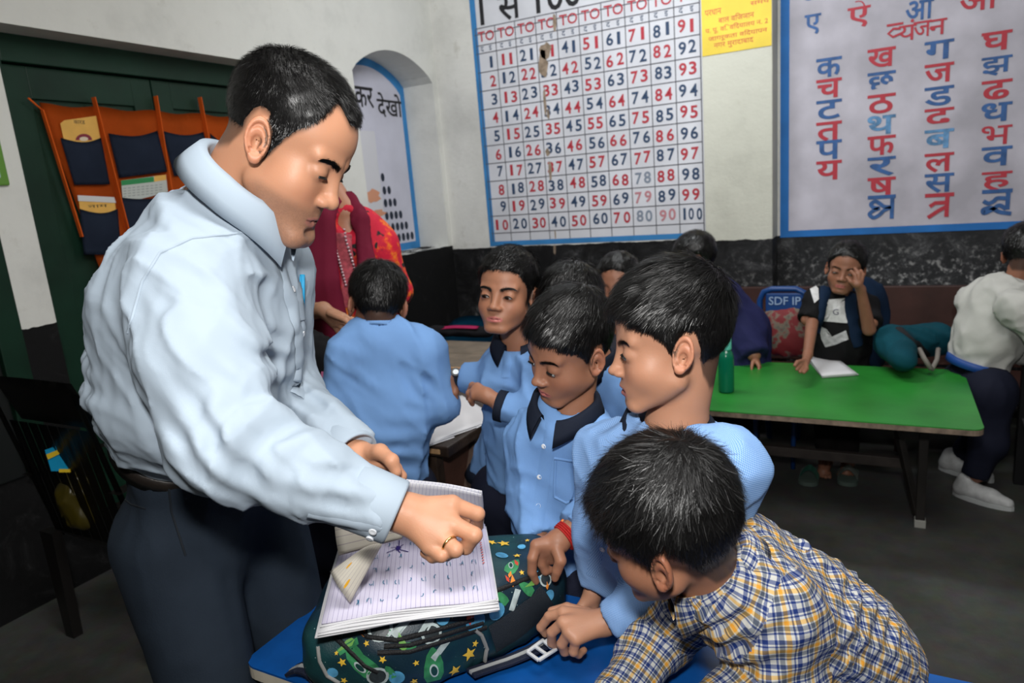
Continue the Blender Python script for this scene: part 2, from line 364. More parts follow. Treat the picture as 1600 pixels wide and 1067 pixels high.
for i in range(10):
    for q, t_ in enumerate('TO'): Lr.add(t_, A3(cx0 + dxc * (i + .3 + .42 * q), Yc - .0025, zr0 + dzr * .87), EX, EY, h=dzr * .52, off=.01)
    for q, t_ in enumerate(('\u0926', '\u0907')): Ln.add(t_, A3(cx0 + dxc * (i + .28 + .42 * q), Yc - .0025, zr0 + dzr * .21), EX, EY, h=dzr * .27)
Lk = Letters(); tz = ony(780, 22, YB)[2] + .03
Lk.add('1 \u0938\u0947 100', A3((ony(750, 30, YB)[0] + ony(905, 0, YB)[0]) / 2 + .01, Yc - .0025, tz + .035), EX, EY, w=ony(905, 0, YB)[0] - ony(748, 30, YB)[0], off=.012)
Ln.build('column_heading', M_navy, ch, label='small navy column headings', kind='stuff'); Lr.build('column_heading', M_red, ch, label='red column headings', kind='stuff'); Lk.build('title_lettering', M_blk, ch, label='black title lettering', kind='stuff')
# torn patches where the chart's paint has flaked
M_flake = mat('bare_flaked_plaster', (.30, .23, .17), .9, .1, var=(30, .35)); L = Letters()
def blob(cx, cz, rx, rz, n=14, seed=0, Y=Yc - .003):
    r = random.Random(seed); return [(cx + rx * math.cos(t) * r.uniform(.6, 1.15), Y, cz + rz * math.sin(t) * r.uniform(.75, 1.1)) for t in [2 * PI * k / n for k in range(n)]]
for k, (px, py, rx, ry) in enumerate([(867, 35, 4, 14), (853, 80, 12, 12), (849, 100, 9, 24), (852, 160, 4, 24), (857, 178, 3, 8), (860, 268, 4, 17), (856, 238, 4, 6), (867, 390, 3, 9), (868, 366, 2, 8)]):
    p = ony(px, py, YB); q = ony(px + rx, py + ry, YB); L.poly(blob(p[0], p[2], abs(q[0] - p[0]), abs(p[2] - q[2]), 14, k))
L.build('flaked_patch', M_flake, ch, label='bare flaked plaster patches', kind='stuff')

# letter chart
lx0 = ony(1219, 368, YB)[0]; lz0 = ony(1225, 371, YB)[2]
c2 = empty('letter_chart', ((lx0 + 1), YB, lz0), 'painted Hindi letter chart with strong blue border right of the pilaster', 'chart')
flat('chart_panel', [rect(Yc, lx0, lx0 + 2.0, lz0, ZT - .02)], M_ch2, c2)
flat('blue_border', [rect(Yc - .001, lx0, lx0 + .05, lz0, ZT - .02), rect(Yc - .001, lx0 + .05, lx0 + 2.0, lz0, lz0 + .04)], M_blue2, c2)
LR = Letters(); M_lpb = mat('pale_blue_letter_paint', (.12, .28, .5), .7, var=(30, .4))
cols = [(1295, [(105, 'क', 0), (138, 'च', 1), (171, 'ट', 0), (205, 'त', 1), (234, 'प', 0), (266, 'य', 1)], 40),
        (1377, [(90, 'ख', 1), (127, 'छ', 0), (162, 'ठ', 1), (195, 'थ', 2), (227, 'फ', 1), (260, 'र', 0), (292, 'ष', 1), (325, 'क्ष', 0)], 44),
        (1467, [(78, 'ग', 0), (114, 'ज', 1), (150, 'ड', 0), (184, 'द', 1), (217, 'ब', 2), (254, 'ल', 1), (286, 'स', 0), (322, 'त्र', 1)], 46),
        (1557, [(64, 'घ', 1), (103, 'झ', 0), (140, 'ढ', 1), (175, 'ध', 0), (211, 'भ', 1), (244, 'व', 0), (283, 'ह', 1), (316, 'ज्ञ', 0)], 48)]
def conj(L, kind, c0, w, h):
    """conjunct letters the font cannot shape, brushed stroke by stroke (unit box)"""
    S = {'क्ष': [[(-.55, .5), (.55, .5)], [(.42, .5), (.42, -.5)], [(.42, .02), (.1, .05), (-.05, .2), (-.25, .35), (-.45, .2), (-.3, .02), (-.05, .0), (-.3, -.08), (-.5, -.25), (-.3, -.45), (-.05, -.3), (.1, -.1), (.42, .02)]],
         'त्र': [[(-.55, .5), (.55, .5)], [(.3, .5), (.3, -.5)], [(.3, .15), (-.15, .15), (-.35, 0)], [(.3, -.02), (.0, -.2), (-.4, -.5)]],
         'ज्ञ': [[(-.55, .5), (.55, .5)], [(.4, .5), (.4, -.35)], [(.4, .15), (0, .2), (-.1, .05), (-.3, -.05), (-.5, .1)], [(.4, -.35), (.1, -.1), (-.1, -.3), (-.45, -.5), (-.5, -.3), (-.2, -.2), (.1, -.45), (.6, -.55)]]}[kind]
    for si, st in enumerate(S):
        c0 = c0 - A3(0, .0004, 0)
        P = np.array(st, float)
        if len(P) > 3:
            t = np.linspace(0, len(P) - 1, 6 * len(P)); i = np.clip(t.astype(int), 0, len(P) - 2); f_ = (t - i)[:, None]
            P = P[i] * (1 - f_) + P[i + 1] * f_; K = np.ones(5) / 5; P = np.stack([np.convolve(np.pad(P[:, a], 2, 'edge'), K, 'valid') for a in (0, 1)], 1)
        L.stroke([c0 + EX * p[0] * w + EY * p[1] * h for p in P], .021, (0, -1, 0))
for cxp, items, wpx in cols:
    for k, (yp, chd, colr) in enumerate(items):
        c0 = ony(cxp, yp, Yc - .0025); ww = ony(cxp + wpx / 2, yp, Yc)[0] - ony(cxp - wpx / 2, yp, Yc)[0]; hh = ony(cxp, yp - 15, Yc)[2] - ony(cxp, yp + 15, Yc)[2]
        L = Letters()
        if len(chd) > 1: conj(L, chd, c0, ww * .9, hh * 1.15)
        else: L.add(chd, c0, EX, EY, h=hh, w=ww, off=.018 if chd != 'भ' else .004)
        L.build('letter', (M_lb, M_red, M_lpb)[colr], c2)
for (xp, yp, t_, L, wp, hp) in [(1270, 38, 'ए', M_lb, 26, 32), (1342, 22, 'ऐ', M_red, 36, 42), (1437, 10, 'ओ', M_lb, 44, 42), (1530, -6, 'औ', M_red, 60, 44), (1262, -14, 'उ', M_lb, 26, 30)]:
    c0 = ony(xp, yp, Yc - .0025); Letters().add(t_, c0, EX, EY, h=ony(xp, yp - hp / 2, Yc)[2] - ony(xp, yp + hp / 2, Yc)[2], w=ony(xp + wp / 2, yp, Yc)[0] - ony(xp - wp / 2, yp, Yc)[0], off=.016).build('letter', L, c2)
# heading "vyanjan": half va drawn from strokes, the rest from the font
c0 = ony(1398, 51, Yc - .0025); hv = .115
for st in ([(-.5, .5), (.5, .5)], [(.35, .2), (-.1, .25), (-.4, 0), (-.1, -.25), (.4, -.1)]): LR.stroke([c0 + EX * p[0] * .08 + EY * p[1] * .085 - A3(0, .0004 * len(st), 0) for p in st], .012, (0, -1, 0))
LR.add('\u092f\u0902', ony(1418, 47, Yc - .0032), EX, EY, h=.105, w=.085, off=.006).add('\u091c', ony(1441, 45, Yc - .003), EX, EY, h=.08, w=.085, off=.006).add('\u0928', ony(1465, 42, Yc - .0035), EX, EY, h=.08, w=.085, off=.006)
LR.build('heading_lettering', M_red, c2, kind='stuff')

# yellow notice on the pilaster
yz0, yz1 = ony(1150, 80, YP)[2], ony(1150, -40, YP)[2]; nx0, nx1 = ony(1094, 40, YP)[0], PX1 - .004
yn = empty('yellow_notice', ((nx0 + nx1) / 2, YP, yz0), 'yellow painted notice with small red writing at the top of the pilaster', 'notice')
MB().box((nx0 + .01, YP - .004, yz0), (nx1, YP - .001, yz1)).build('notice_panel', mat('yellow_notice_paint', (.78, .58, .06), .6, var=(5, .12)), yn)
L = Letters()
for (xp, yp, wp, hp, t_) in [(1114, 19, 26, 9, 'प्रधान'), (1187, 3, 30, 6, 'समय'), (1150, 26, 56, 11, 'बाल विज्ञान'), (1150, 41, 98, 12, 'प. पू. वि. विद्यालय न. 2'), (1152, 54, 92, 11, 'जागरूकता विद्यापन'), (1146, 68, 62, 10, 'नगर मुरादाबाद')]:
    c0 = ony(xp, yp, YP - .0055); t_ = t_.replace('\u094d', '')
    L.add(t_, c0, EX, EY, h=ony(xp, yp - hp / 2, YP)[2] - ony(xp, yp + hp / 2, YP)[2], w=ony(xp + wp / 2, yp, YP)[0] - ony(xp - wp / 2, yp, YP)[0], off=.004)
L.build('notice_lettering', mat('orange_red_notice_ink', (.62, .12, .06), .6), yn, kind='stuff')

# niche mural: blue arch border, white board, black lettering and rows of dots
NX = XL - ND + .003
nm = empty('counting_mural', (NX, (NY0 + NY1) / 2, NZb), 'painted counting mural with blue arched border and rows of dark dots in the niche', 'mural')
def niche_outline(ins):
    P = [(NY0 - .0 + ins, NZb + ins), (NY1 - ins, NZb + ins)]
    for i in range(NA, -1, -1):
        y, z = arch(i); yc = (NY0 + NY1) / 2; P.append((yc + (y - yc) * (1 - ins / ((NY1 - NY0) / 2)), z - ins))
    return P
Po, Pi = niche_outline(.0), niche_outline(.055); L = Letters(); k = len(Po)
L.poly([(NX, y, z) for y, z in Po + Pi], [(i, (i + 1) % k, k + (i + 1) % k, k + i) for i in range(k)]); L.build('blue_border', M_blue, nm)
L = Letters(); L.poly([(NX, y, z) for y, z in Pi]); L.build('mural_panel', mat('mural_pale_lilac_paint', (.60, .60, .70), .7, var=(3, .1)), nm)
EYn = A3(0, 1, 0); L = Letters()
for (xp, yp, wp, hp, t_) in [(569, 152, 29, 36, '\u0915\u0930'), (609, 165, 38, 42, '\u0926\u0947\u0916\u094b')]:
    c0 = onx(xp, yp, NX + .002); L.add(t_, c0, EYn, EY, w=onx(xp + wp / 2, yp, NX)[1] - onx(xp - wp / 2, yp, NX)[1], h=(onx(xp, yp - hp / 2, NX)[2] - onx(xp, yp + hp / 2, NX)[2]) * .9, off=.012)
L.build('mural_lettering', M_blk, nm, kind='stuff')
L = Letters(); rows = [(588, 257, 3), (598, 277, 4), (608, 297, 5), (617, 316, 6), (626, 335, 7), (635, 352, 8), (644, 368, 9)]
for xr, yr, n in rows:
    p = onx(xr, yr, NX + .002); st = .0565
    for q in range(n): L.poly([(NX + .002, p[1] - st * q + .021 * math.cos(t), p[2] + .031 * math.sin(t)) for t in [2 * PI * k / 12 for k in range(12)]])
L.build('dot', mat('dark_navy_dot_paint', (.012, .02, .04), .6), nm, kind='stuff', label='rows of painted dark navy dots')
# paper poster leaning in the niche
pa, pb, pc_ = onx(540, 205, XL - .1), onx(585, 205, XL - .1), onx(577, 318, XL - .1)
pst = empty('paper_poster', (XL - .1, pb[1] - .2, NZb), 'white paper poster with an orange drawing in the niche beside the dots', 'poster')
pw = .38; pz0, pz1 = NZb + .001, pb[2]
MB().box((XL - .11, pb[1] - pw, pz0), (XL - .1, pb[1], pz1)).build('poster_sheet', mat('poster_white', (.62, .62, .66), .5), pst)
L = Letters()
for sy, sz, ry, rz, sd in [(-.10, .42, .09, .05, 1), (-.06, .3, .08, .03, 2), (-.16, .22, .1, .04, 3)]: L.poly([(XL - .0985, pb[1] + sy + y_, pz0 + sz + z_) for (y_, _, z_) in blob(0, 0, ry, rz, 12, sd)])
L.build('orange_drawing', mat('pale_orange_ink', (.65, .30, .18), .6), pst, kind='stuff')
# ================================================================== FURNITURE AND THINGS
def rslab(b, x0, x1, y0, y1, z0, z1, r, mi=0, bev=.004):
    pts = []
    for cx, cy, a0 in ((x1 - r, y1 - r, 0), (x0 + r, y1 - r, 90), (x0 + r, y0 + r, 180), (x1 - r, y0 + r, 270)):
        for k in range(6): t = math.radians(a0 + 90 * k / 5); pts.append((cx + r * math.cos(t), cy + r * math.sin(t), z0))
    return b.slab(pts, (0, 0, 1), z1 - z0, mi)
M_darksteel = mat('dark_brown_steel_tube', (.018, .015, .013), .45, .5, var=(12, .3))
M_edge = mat('worn_ply_edge', (.20, .15, .11), .7, var=(30, .4))
# --- blue table in the foreground
tz = .70; p_nl = onz(378, 1035, tz); p_far = onz(880, 925, tz)
BX0, BX1, BY0, BY1 = -1.013, .30, .727, 1.135
bt = empty('blue_table', ((BX0 + BX1) / 2, (BY0 + BY1) / 2, 0), 'low rectangular table with a glossy blue top carrying the space print backpack', 'table')
rslab(MB(), BX0, BX1, BY0, BY1, tz - .004, tz, .03).build('tabletop', mat('glossy_blue_laminate', (.004, .075, .30), .32, .5, var=(25, .12), bump=(60, .04)), bt)
rslab(MB(), BX0, BX1, BY0, BY1, tz - .026, tz - .0042, .03).build('table_edge', mat('cream_table_edge', (.55, .50, .40), .6, var=(15, .15)), bt, label='cream worn board edge')
for x, y in ((BX0 + .08, BY0 + .06), (BX0 + .08, BY1 - .06), (BX1 - .08, BY0 + .06), (BX1 - .08, BY1 - .06)):
    MB().bar((x, y, 0), (x, y, tz - .027), .03, .03, bev=.003).build('leg', M_darksteel, bt)
b = MB()
for y in (BY0 + .06, BY1 - .06): b.bar((BX0 + .08, y, tz - .045), (BX1 - .08, y, tz - .045), .03, .025)
for x in (BX0 + .08, BX1 - .08): b.bar((x, BY0 + .06, tz - .045), (x, BY1 - .06, tz - .045), .03, .025)
b.build('apron_frame', M_darksteel, bt)

# --- green table
gz = .56; GX0, GX1, GY0, GY1 = -1.02, onz(1538, 668, gz)[0], onz(1300, 655, gz)[1], 3.56
gt = empty('green_table', ((GX0 + GX1) / 2, (GY0 + GY1) / 2, 0), 'long low table with a bright green top and brown edge below the letter chart', 'table')
rslab(MB(), GX0, GX1, GY0, GY1, gz - .004, gz, .04).build('tabletop', mat('bright_green_laminate', (.022, .215, .028), .38, .45, var=(4, .22), bump=(40, .05)), gt)
rslab(MB(), GX0, GX1, GY0, GY1, gz - .024, gz - .0042, .04).build('table_edge', M_edge, gt, label='worn brown board edge')
LX = onz(1437, 822, 0)[0]; LY = onz(1437, 822, 0)[1]
for x in (LX, GX0 + .22):
    MB().bar((x, LY, 0.012), (x, LY, gz - .025), .034, .034, bev=.003).build('leg', M_darksteel, gt)
    MB().bar((x - .01, LY + .02, .04), (x - .13, LY + .20, gz - .03), .028, .028, bev=.003).build('brace', M_darksteel, gt)
    MB().bar((x, GY0 + .08, gz - .04), (x, GY1 - .08, gz - .04), .03, .025).build('top_rail', M_darksteel, gt)
    MB().box((x - .021, LY - .021, 0), (x + .021, LY + .021, .035), bev=.004).build('foot_cap', mat('worn_white_foot_cap', (.35, .35, .32), .7), gt, label='worn white foot cap')
MB().bar((GX0 + .20, LY + .14, .22), (LX - .04, LY + .14, .22), .03, .045, bev=.003).build('stretcher', mat('dusty_brown_stretcher', (.05, .04, .035), .6, var=(20, .3)), gt)

# --- long brown bench and its plank back against the wall
M_bench = mat('dark_red_brown_wood', (.045, .017, .013), .5, .4, var=(6, .3), bump=(25, .1))
bb = empty('bench', (0.2, 4.1, 0), 'long dark red brown wooden bench against the back wall behind the green table', 'bench')
bzt = ony(1300, 447, 4.35)[2]
MB().box((-1.3, 4.33, .38), (1.5, 4.36, bzt), bev=.005).build('backrest', M_bench, bb)
MB().box((-1.3, 3.92, .34), (1.5, 4.32, .37), bev=.005).build('seat', M_bench, bb)
for x in (-1.2, .1, 1.4):
    for y in (3.96, 4.29): MB().bar((x, y, 0), (x, y, .339), .04, .04).build('leg', M_bench, bb)

# --- black desk at the right edge with pale edged shelf
gx = .56
dk = empty('black_desk', (.95, 3.45, 0), 'tall black steel framed desk at the right edge behind the boy in white', 'desk')
M_bk = mat('black_steel', (.008, .008, .009), .4, .4)
dz_ = onz(1580, 545, 0)[2]; dtz = ony(1590, 541, 3.3)[2]
MB().box((gx, 3.1, dtz - .03), (1.6, 3.7, dtz), bev=.004).build('desktop', mat('pale_grey_desktop', (.45, .47, .48), .5), dk)
MB().box((gx + .01, 3.12, .30), (1.58, 3.68, .32), bev=.003).build('shelf', mat('grey_shelf', (.10, .10, .11), .5), dk)
for x in (gx + .02, 1.57):
    for y in (3.12, 3.68): MB().bar((x, y, 0), (x, y, dtz - .03), .04, .04, bev=.003).build('leg', M_bk, dk)
MB().box((gx + .02, 3.11, dtz - .11), (1.57, 3.125, dtz - .03)).build('apron', M_bk, dk)

# --- green bottle with turquoise cap
bp_ = onz(1135, 612, gz)
bo = empty('water_bottle', tuple(bp_), 'translucent green water bottle with turquoise cap standing on the green table', 'bottle')
MB().lathe(bp_, [(.001, .0005), (.031, .002), (.034, .010), (.034, .15), (.033, .165), (.026, .185), (.02, .192), (.018, .196)], 28).build('bottle_body', mat('green_translucent_plastic', (.005, .22, .12), .18, .5, trans=.35), bo, smooth=True)
MB().lathe(bp_, [(.023, .192), (.0245, .196), (.0245, .245), (.022, .252), (.010, .254)], 28).build('cap', mat('turquoise_cap', (.16, .68, .56), .35), bo, smooth=False, label='turquoise screw cap')
MB().lathe(bp_, [(.008, .254), (.006, .262), (.004, .268)], 12).build('spout', mat('pale_spout', (.6, .6, .6), .4), bo)

# --- notebooks
M_paper = mat('white_paper', (.68, .68, .70), .7, .2); M_pline = mat('paper_line_ink', (.28, .33, .50), .7); M_ppur = mat('ruled_paper_lilac', (.58, .55, .66), .7, .2)
def pagemat(name, base, sx, line, ax=0, w=.10, rot=0):
    m = mat(name, base, .7, .2); T = NT(m); a = T.n('ShaderNodeAttribute'); a.attribute_name = 'uvw'
    s = T.n('ShaderNodeSeparateXYZ'); T.l(a.outputs['Vector'], s.inputs[0])
    mu = T.n('ShaderNodeMath', operation='MULTIPLY', i1=sx); T.l(s.outputs[ax], mu.inputs[0]); fr = T.n('ShaderNodeMath', operation='FRACT'); T.l(mu.outputs[0], fr.inputs[0])
    lt = T.n('ShaderNodeMath', operation='LESS_THAN', i1=w); T.l(fr.outputs[0], lt.inputs[0])
    T.l(mixc(T, lt.outputs[0], base, line), T.b.inputs['Base Color']); return m
M_rule = pagemat('ruled_page', (.66, .66, .70), 32, (.36, .36, .50)); M_rule2 = pagemat('lilac_ruled_page', (.60, .57, .70), 36, (.34, .30, .48)); M_rule3 = pagemat('cream_ruled_page', (.60, .56, .48), 30, (.38, .34, .34))
def sheet(name, fn, nu, nv, m, parent, t=.0005, uv=(1, 1), **k):
    """thin page: fn(u,v)->point, with page coordinates stored for its ruling"""
    P = np.array([[fn(i / nu, j / nv) for j in range(nv + 1)] for i in range(nu + 1)]); n = (nu + 1) * (nv + 1)
    du = np.gradient(P, axis=0); dv = np.gradient(P, axis=1); N = np.cross(du, dv); N /= np.linalg.norm(N, axis=2)[..., None] + 1e-12
    V = np.concatenate([P.reshape(-1, 3), (P - N * t).reshape(-1, 3)]); I = np.arange(n).reshape(nu + 1, nv + 1)
    q = np.stack([I[:-1, :-1], I[1:, :-1], I[1:, 1:], I[:-1, 1:]], -1).reshape(-1, 4)
    rim = np.concatenate([I[:, 0], I[-1, 1:], I[::-1, -1][1:], I[0, ::-1][1:-1]]); rq = np.stack([rim, np.roll(rim, -1), np.roll(rim, -1) + n, rim + n], 1)
    F = np.concatenate([q, q[:, ::-1] + n, rq[:, ::-1]]); me = np_mesh(name, V, F, m)
    U = np.stack(np.meshgrid(np.linspace(0, uv[0], nu + 1), np.linspace(0, uv[1], nv + 1), indexing='ij'), -1).reshape(-1, 2); U = np.concatenate([U, U]); U = np.c_[U, np.zeros(len(U))]
    at = me.attributes.new('uvw', 'FLOAT_VECTOR', 'POINT'); at.data.foreach_set('vector', U.astype(np.float32).ravel())
    return link(name, me, parent, **k)
def bil(A_, B_, C_, D_):
    A_, B_, C_, D_ = map(np.array, (A_, B_, C_, D_)); return lambda u, v: (A_ * (1 - u) + B_ * u) * (1 - v) + (D_ * (1 - u) + C_ * u) * v
# book on the backpack (bag top height ~.86)
nz = .872
nb = empty('open_notebook', tuple(onz(640, 900, nz)), 'dog-eared open ruled notebook lying on the space print backpack under the man\'s hands', 'notebook')
cA, cB, cC, cD = onz(502, 975, nz), onz(776, 930, nz), onz(757, 815, nz), onz(540, 832, nz)
def page(u, v, lift=0): 
    p = bil(cA, cB, cC, cD)(u, v); return p + A3(0, 0, .006 * math.sin(PI * v) + .004 * math.sin(PI * u * 1.3 + .4) + lift)
def blk(u, v): return page(u, v)
N_LAY = 7
for k in range(N_LAY):   # lower leaves fan out a little at the edge
    e = k * .0016; off = A3(*(RNG.normal(size=2) * .0016), -.0024 * k - .001); r_ = RNG.normal() * .004
    def f(u, v, off=off, r_=r_, e=e):
        p = page(-.004 * k + u * (1 + .006 * k), -.006 * k + v); return p + off + A3(0, 0, -.0015 * math.sin(9 * u + k) * (1 - v))
    sheet('page', f, 16, 8, M_rule2 if k == 0 else M_paper, nb, .0020, (1, 1), **(dict(label='top ruled page with small blue handwriting') if k == 0 else {}))
# handwriting: rows of small strokes, ink blots
hn = Letters()
def pg(u, v, dz=.0007): return page(u, v) + A3(0, 0, dz)
for cu in range(10):
    for rv in range(5):
        u = .18 + cu * .078 + random.uniform(-.006, .006); v = .12 + rv * .15 + random.uniform(-.01, .01)
        if random.random() < .12: continue
        a = random.uniform(0, 6); P = [pg(u + .010 * math.cos(a + t), v + .022 * math.sin(a + t)) for t in (0, .9, 1.8, 2.6)]
        hn.stroke(P, .0016, (0, 0, 1))
        if random.random() < .6: hn.stroke([pg(u + .012, v + .02), pg(u + .016, v - .03)], .0009, (0, 0, 1))
hn.build('handwriting', mat('teal_blue_ink', (.04, .17, .30), .6), nb, label='small teal handwriting', kind='stuff')
hn = Letters()
bc = (.40, .66)
for k in range(9): a = k * .7; hn.stroke([pg(bc[0], bc[1]), pg(bc[0] + .022 * math.cos(a), bc[1] + .04 * math.sin(a)), pg(bc[0] + .05 * math.cos(a + .15) * (k % 3 + .5) / 1.5, bc[1] + .07 * math.sin(a + .1) * (k % 3 + .4) / 1.5)], .0018, (0, 0, 1))
hn.poly([pg(bc[0] + .016 * math.cos(t), bc[1] + .03 * math.sin(t), .0009) for t in [2 * PI * k / 9 for k in range(9)]])
hn.build('ink_blot', mat('dark_violet_ink', (.03, .015, .16), .5), nb, label='dark violet ink blot', kind='stuff')
hn = Letters()
for k in range(9): hn.stroke([pg(.945, .38 + .035 * k), pg(.957, .395 + .035 * k)], .0022, (0, 0, 1))
hn.build('margin_print', mat('red_margin_ink', (.7, .12, .08), .6), nb, label='red margin print', kind='stuff')
# raised leaf held by the hands
eA, eB = page(.06, .93) + A3(0, 0, .004), page(.985, .86) + A3(0, 0, .004)
eC, eD = W(752, 772, 1.19), W(575, 742, 1.25)
def leaf(u, v):
    p = bil(eA, eB, eC, eD)(u, v); return p + CV(.1, .6, -.8) * (.012 * math.sin(PI * v) + .004 * math.sin(7 * u + 3 * v))
sheet('raised_page', leaf, 18, 10, M_rule, nb, .0012, (1.0, 1), label='page lifted by the hands')
def leaf2(u, v): return leaf(u * .98 + .02, v * .97 ) + CV(.05, .5, .8) * (.006 + .004 * v)
sheet('raised_page', leaf2, 14, 8, M_rule, nb, .0012, (1.0, 1))
# curled dog ear at the left
qa, qb, qc_, qd = W(547, 942, 1.10), W(516, 893, 1.13), W(560, 862, 1.10), W(598, 848, 1.10)
def ear(u, v):
    p = bil(qa, qb, qc_, qd)(u, v); return p + CV(0, .5, -.86) * (.020 * math.sin(PI * u) * (1 - v * .4)) 
sheet('curled_page', ear, 12, 8, M_rule3, nb, .0009, (.35, 1), label='curled cream page corner with orange stains')
hn = Letters()
for (u, v, r_) in ((.62, .45, .006), (.3, .16, .005)):
    hn.poly([np.array(ear(u + .035 * math.cos(t), v + .10 * math.sin(t))) + CV(0, .5, -.86) * .0012 for t in [2 * PI * k / 10 for k in range(10)]])
hn.build('orange_stain', mat('orange_stain_ink', (.75, .38, .02), .6), nb, label='orange stain', kind='stuff')
# leaves standing behind, under the cuff
ra, rb, rc, rd = W(531, 868, 1.13), W(524, 826, 1.16), W(640, 808, 1.15), W(628, 842, 1.12)
def rear(u, v): return bil(ra, rb, rc, rd)(v * 0 + u, v) 
sheet('rear_page', lambda u, v: bil(ra, rb, rc, rd)(u, v) + CV(0, .7, -.7) * .006 * math.sin(PI * u), 8, 8, M_rule3, nb, .004, (.12, 1), label='block of cream pages bent up behind')
# --- notebook on green table, paper on desk
gn = [onz(1284, 587, gz + .014), onz(1339, 583, gz + .014), onz(1303, 556, gz + .014), onz(1262, 560, gz + .014)]
g_ = empty('paper_notebook', tuple(gn[0] - A3(0, 0, .012)), 'thin open white notebook on the green table in front of the girl', 'notebook')
for k in range(4): sheet('page', (lambda k: lambda u, v: bil(*gn)(u, v) + A3(.004 * k * math.sin(k), .003 * k, -.0035 * k + (.012 * (1 - u) * v if k == 0 else .0)))(k), 6, 6, M_paper, g_, .003)

# --- backpack
# ================================================================== IMPLICIT SURFACES (numpy) -> MESH
_T = RNG.random((32, 32, 32)).astype(np.float32)
def vnoise(P):
    """smooth value noise, P (n,3) -> 0..1"""
    P = np.asarray(P, np.float32); i = np.floor(P).astype(np.int32); f = P - i; f = f * f * (3 - 2 * f); i &= 31; j = (i + 1) & 31
    x0, y0, z0 = i.T; x1, y1, z1 = j.T; fx, fy, fz = f.T
    a = _T[x0, y0, z0] * (1 - fx) + _T[x1, y0, z0] * fx; b = _T[x0, y1, z0] * (1 - fx) + _T[x1, y1, z0] * fx
    c = _T[x0, y0, z1] * (1 - fx) + _T[x1, y0, z1] * fx; d = _T[x0, y1, z1] * (1 - fx) + _T[x1, y1, z1] * fx
    return (a * (1 - fy) + b * fy) * (1 - fz) + (c * (1 - fy) + d * fy) * fz
def smin(a, b, k):
    if k <= 0: return np.minimum(a, b)
    h = np.clip(.5 + .5 * (b - a) / k, 0, 1); return b * (1 - h) + a * h - k * h * (1 - h)
def smax(a, b, k): return -smin(-a, -b, k)
def sd_cone(P, a, b, ra, rb, n=None, ratio=1.0):
    a = np.asarray(a, np.float32); b = np.asarray(b, np.float32); ba = b - a; q = P - a; h = np.clip(q @ ba / (ba @ ba + 1e-12), 0, 1)
    q = q - h[:, None] * ba
    if n is not None:
        n = np.asarray(n, np.float32); c = q @ n; q = q + (c * (1 / ratio - 1))[:, None] * n
    d = np.sqrt((q * q).sum(1)) - (ra + (rb - ra) * h)
    return d * (min(ratio, 1) ** .6) if n is not None else d
def sd_ell(P, c, r, R=None):
    q = P - np.asarray(c, np.float32)
    if R is not None: q = q @ np.asarray(R, np.float32)          # R columns: local axes
    r = np.asarray(r, np.float32); k0 = np.sqrt(((q / r) ** 2).sum(1)); k1 = np.sqrt(((q / (r * r)) ** 2).sum(1)); return k0 * (k0 - 1) / (k1 + 1e-9)
def sd_rbox(P, c, h, r, R=None):
    q = P - np.asarray(c, np.float32)
    if R is not None: q = q @ np.asarray(R, np.float32)
    q = np.abs(q) - (np.asarray(h, np.float32) - r); return np.sqrt((np.maximum(q, 0) ** 2).sum(1)) + np.minimum(q.max(1), 0) - r
def cone(a, b, ra, rb, k=.02, n=None, ratio=1.0, fa=0, fb=0): return dict(t='c', a=np.asarray(a, float), b=np.asarray(b, float), ra=ra, rb=rb, k=k, n=n, ratio=ratio, fa=fa, fb=fb)
def ell(c, r, R=None, k=.02): return dict(t='e', c=np.asarray(c, float), r=r, R=R, k=k)
def sd_prim(P, p, grow=0.0):
    if p['t'] == 'c':
        a, b = p['a'], p['b']; d = sd_cone(P, a, b, p['ra'], p['rb'], p['n'], p['ratio']) - grow; ax = nrm(b - a).astype(np.float32)
        if p['fb']: d = smax(d, (P - b.astype(np.float32)) @ ax - p['fb'] * .001, .004)
        if p['fa']: d = smax(d, (P - a.astype(np.float32)) @ -ax - p['fa'] * .001, .004)
        return d
    return sd_ell(P, p['c'], p['r'], p['R']) - grow
def sd_prims(P, prims, grow=0.0):
    d = None
    for p in prims:
        e = sd_prim(P, p, grow); d = e if d is None else smin(d, e, p['k'])
    return d
def prim_bounds(prims, pad):
    lo = np.full(3, 1e9); hi = -lo
    for p in prims:
        if p['t'] == 'c':
            m_ = max(p['ra'], p['rb']) * max(1, p['ratio']); lo = np.minimum(lo, np.minimum(p['a'], p['b']) - m_); hi = np.maximum(hi, np.maximum(p['a'], p['b']) + m_)
        else: m_ = max(p['r']); lo = np.minimum(lo, p['c'] - m_); hi = np.maximum(hi, p['c'] + m_)
    return lo - pad, hi + pad
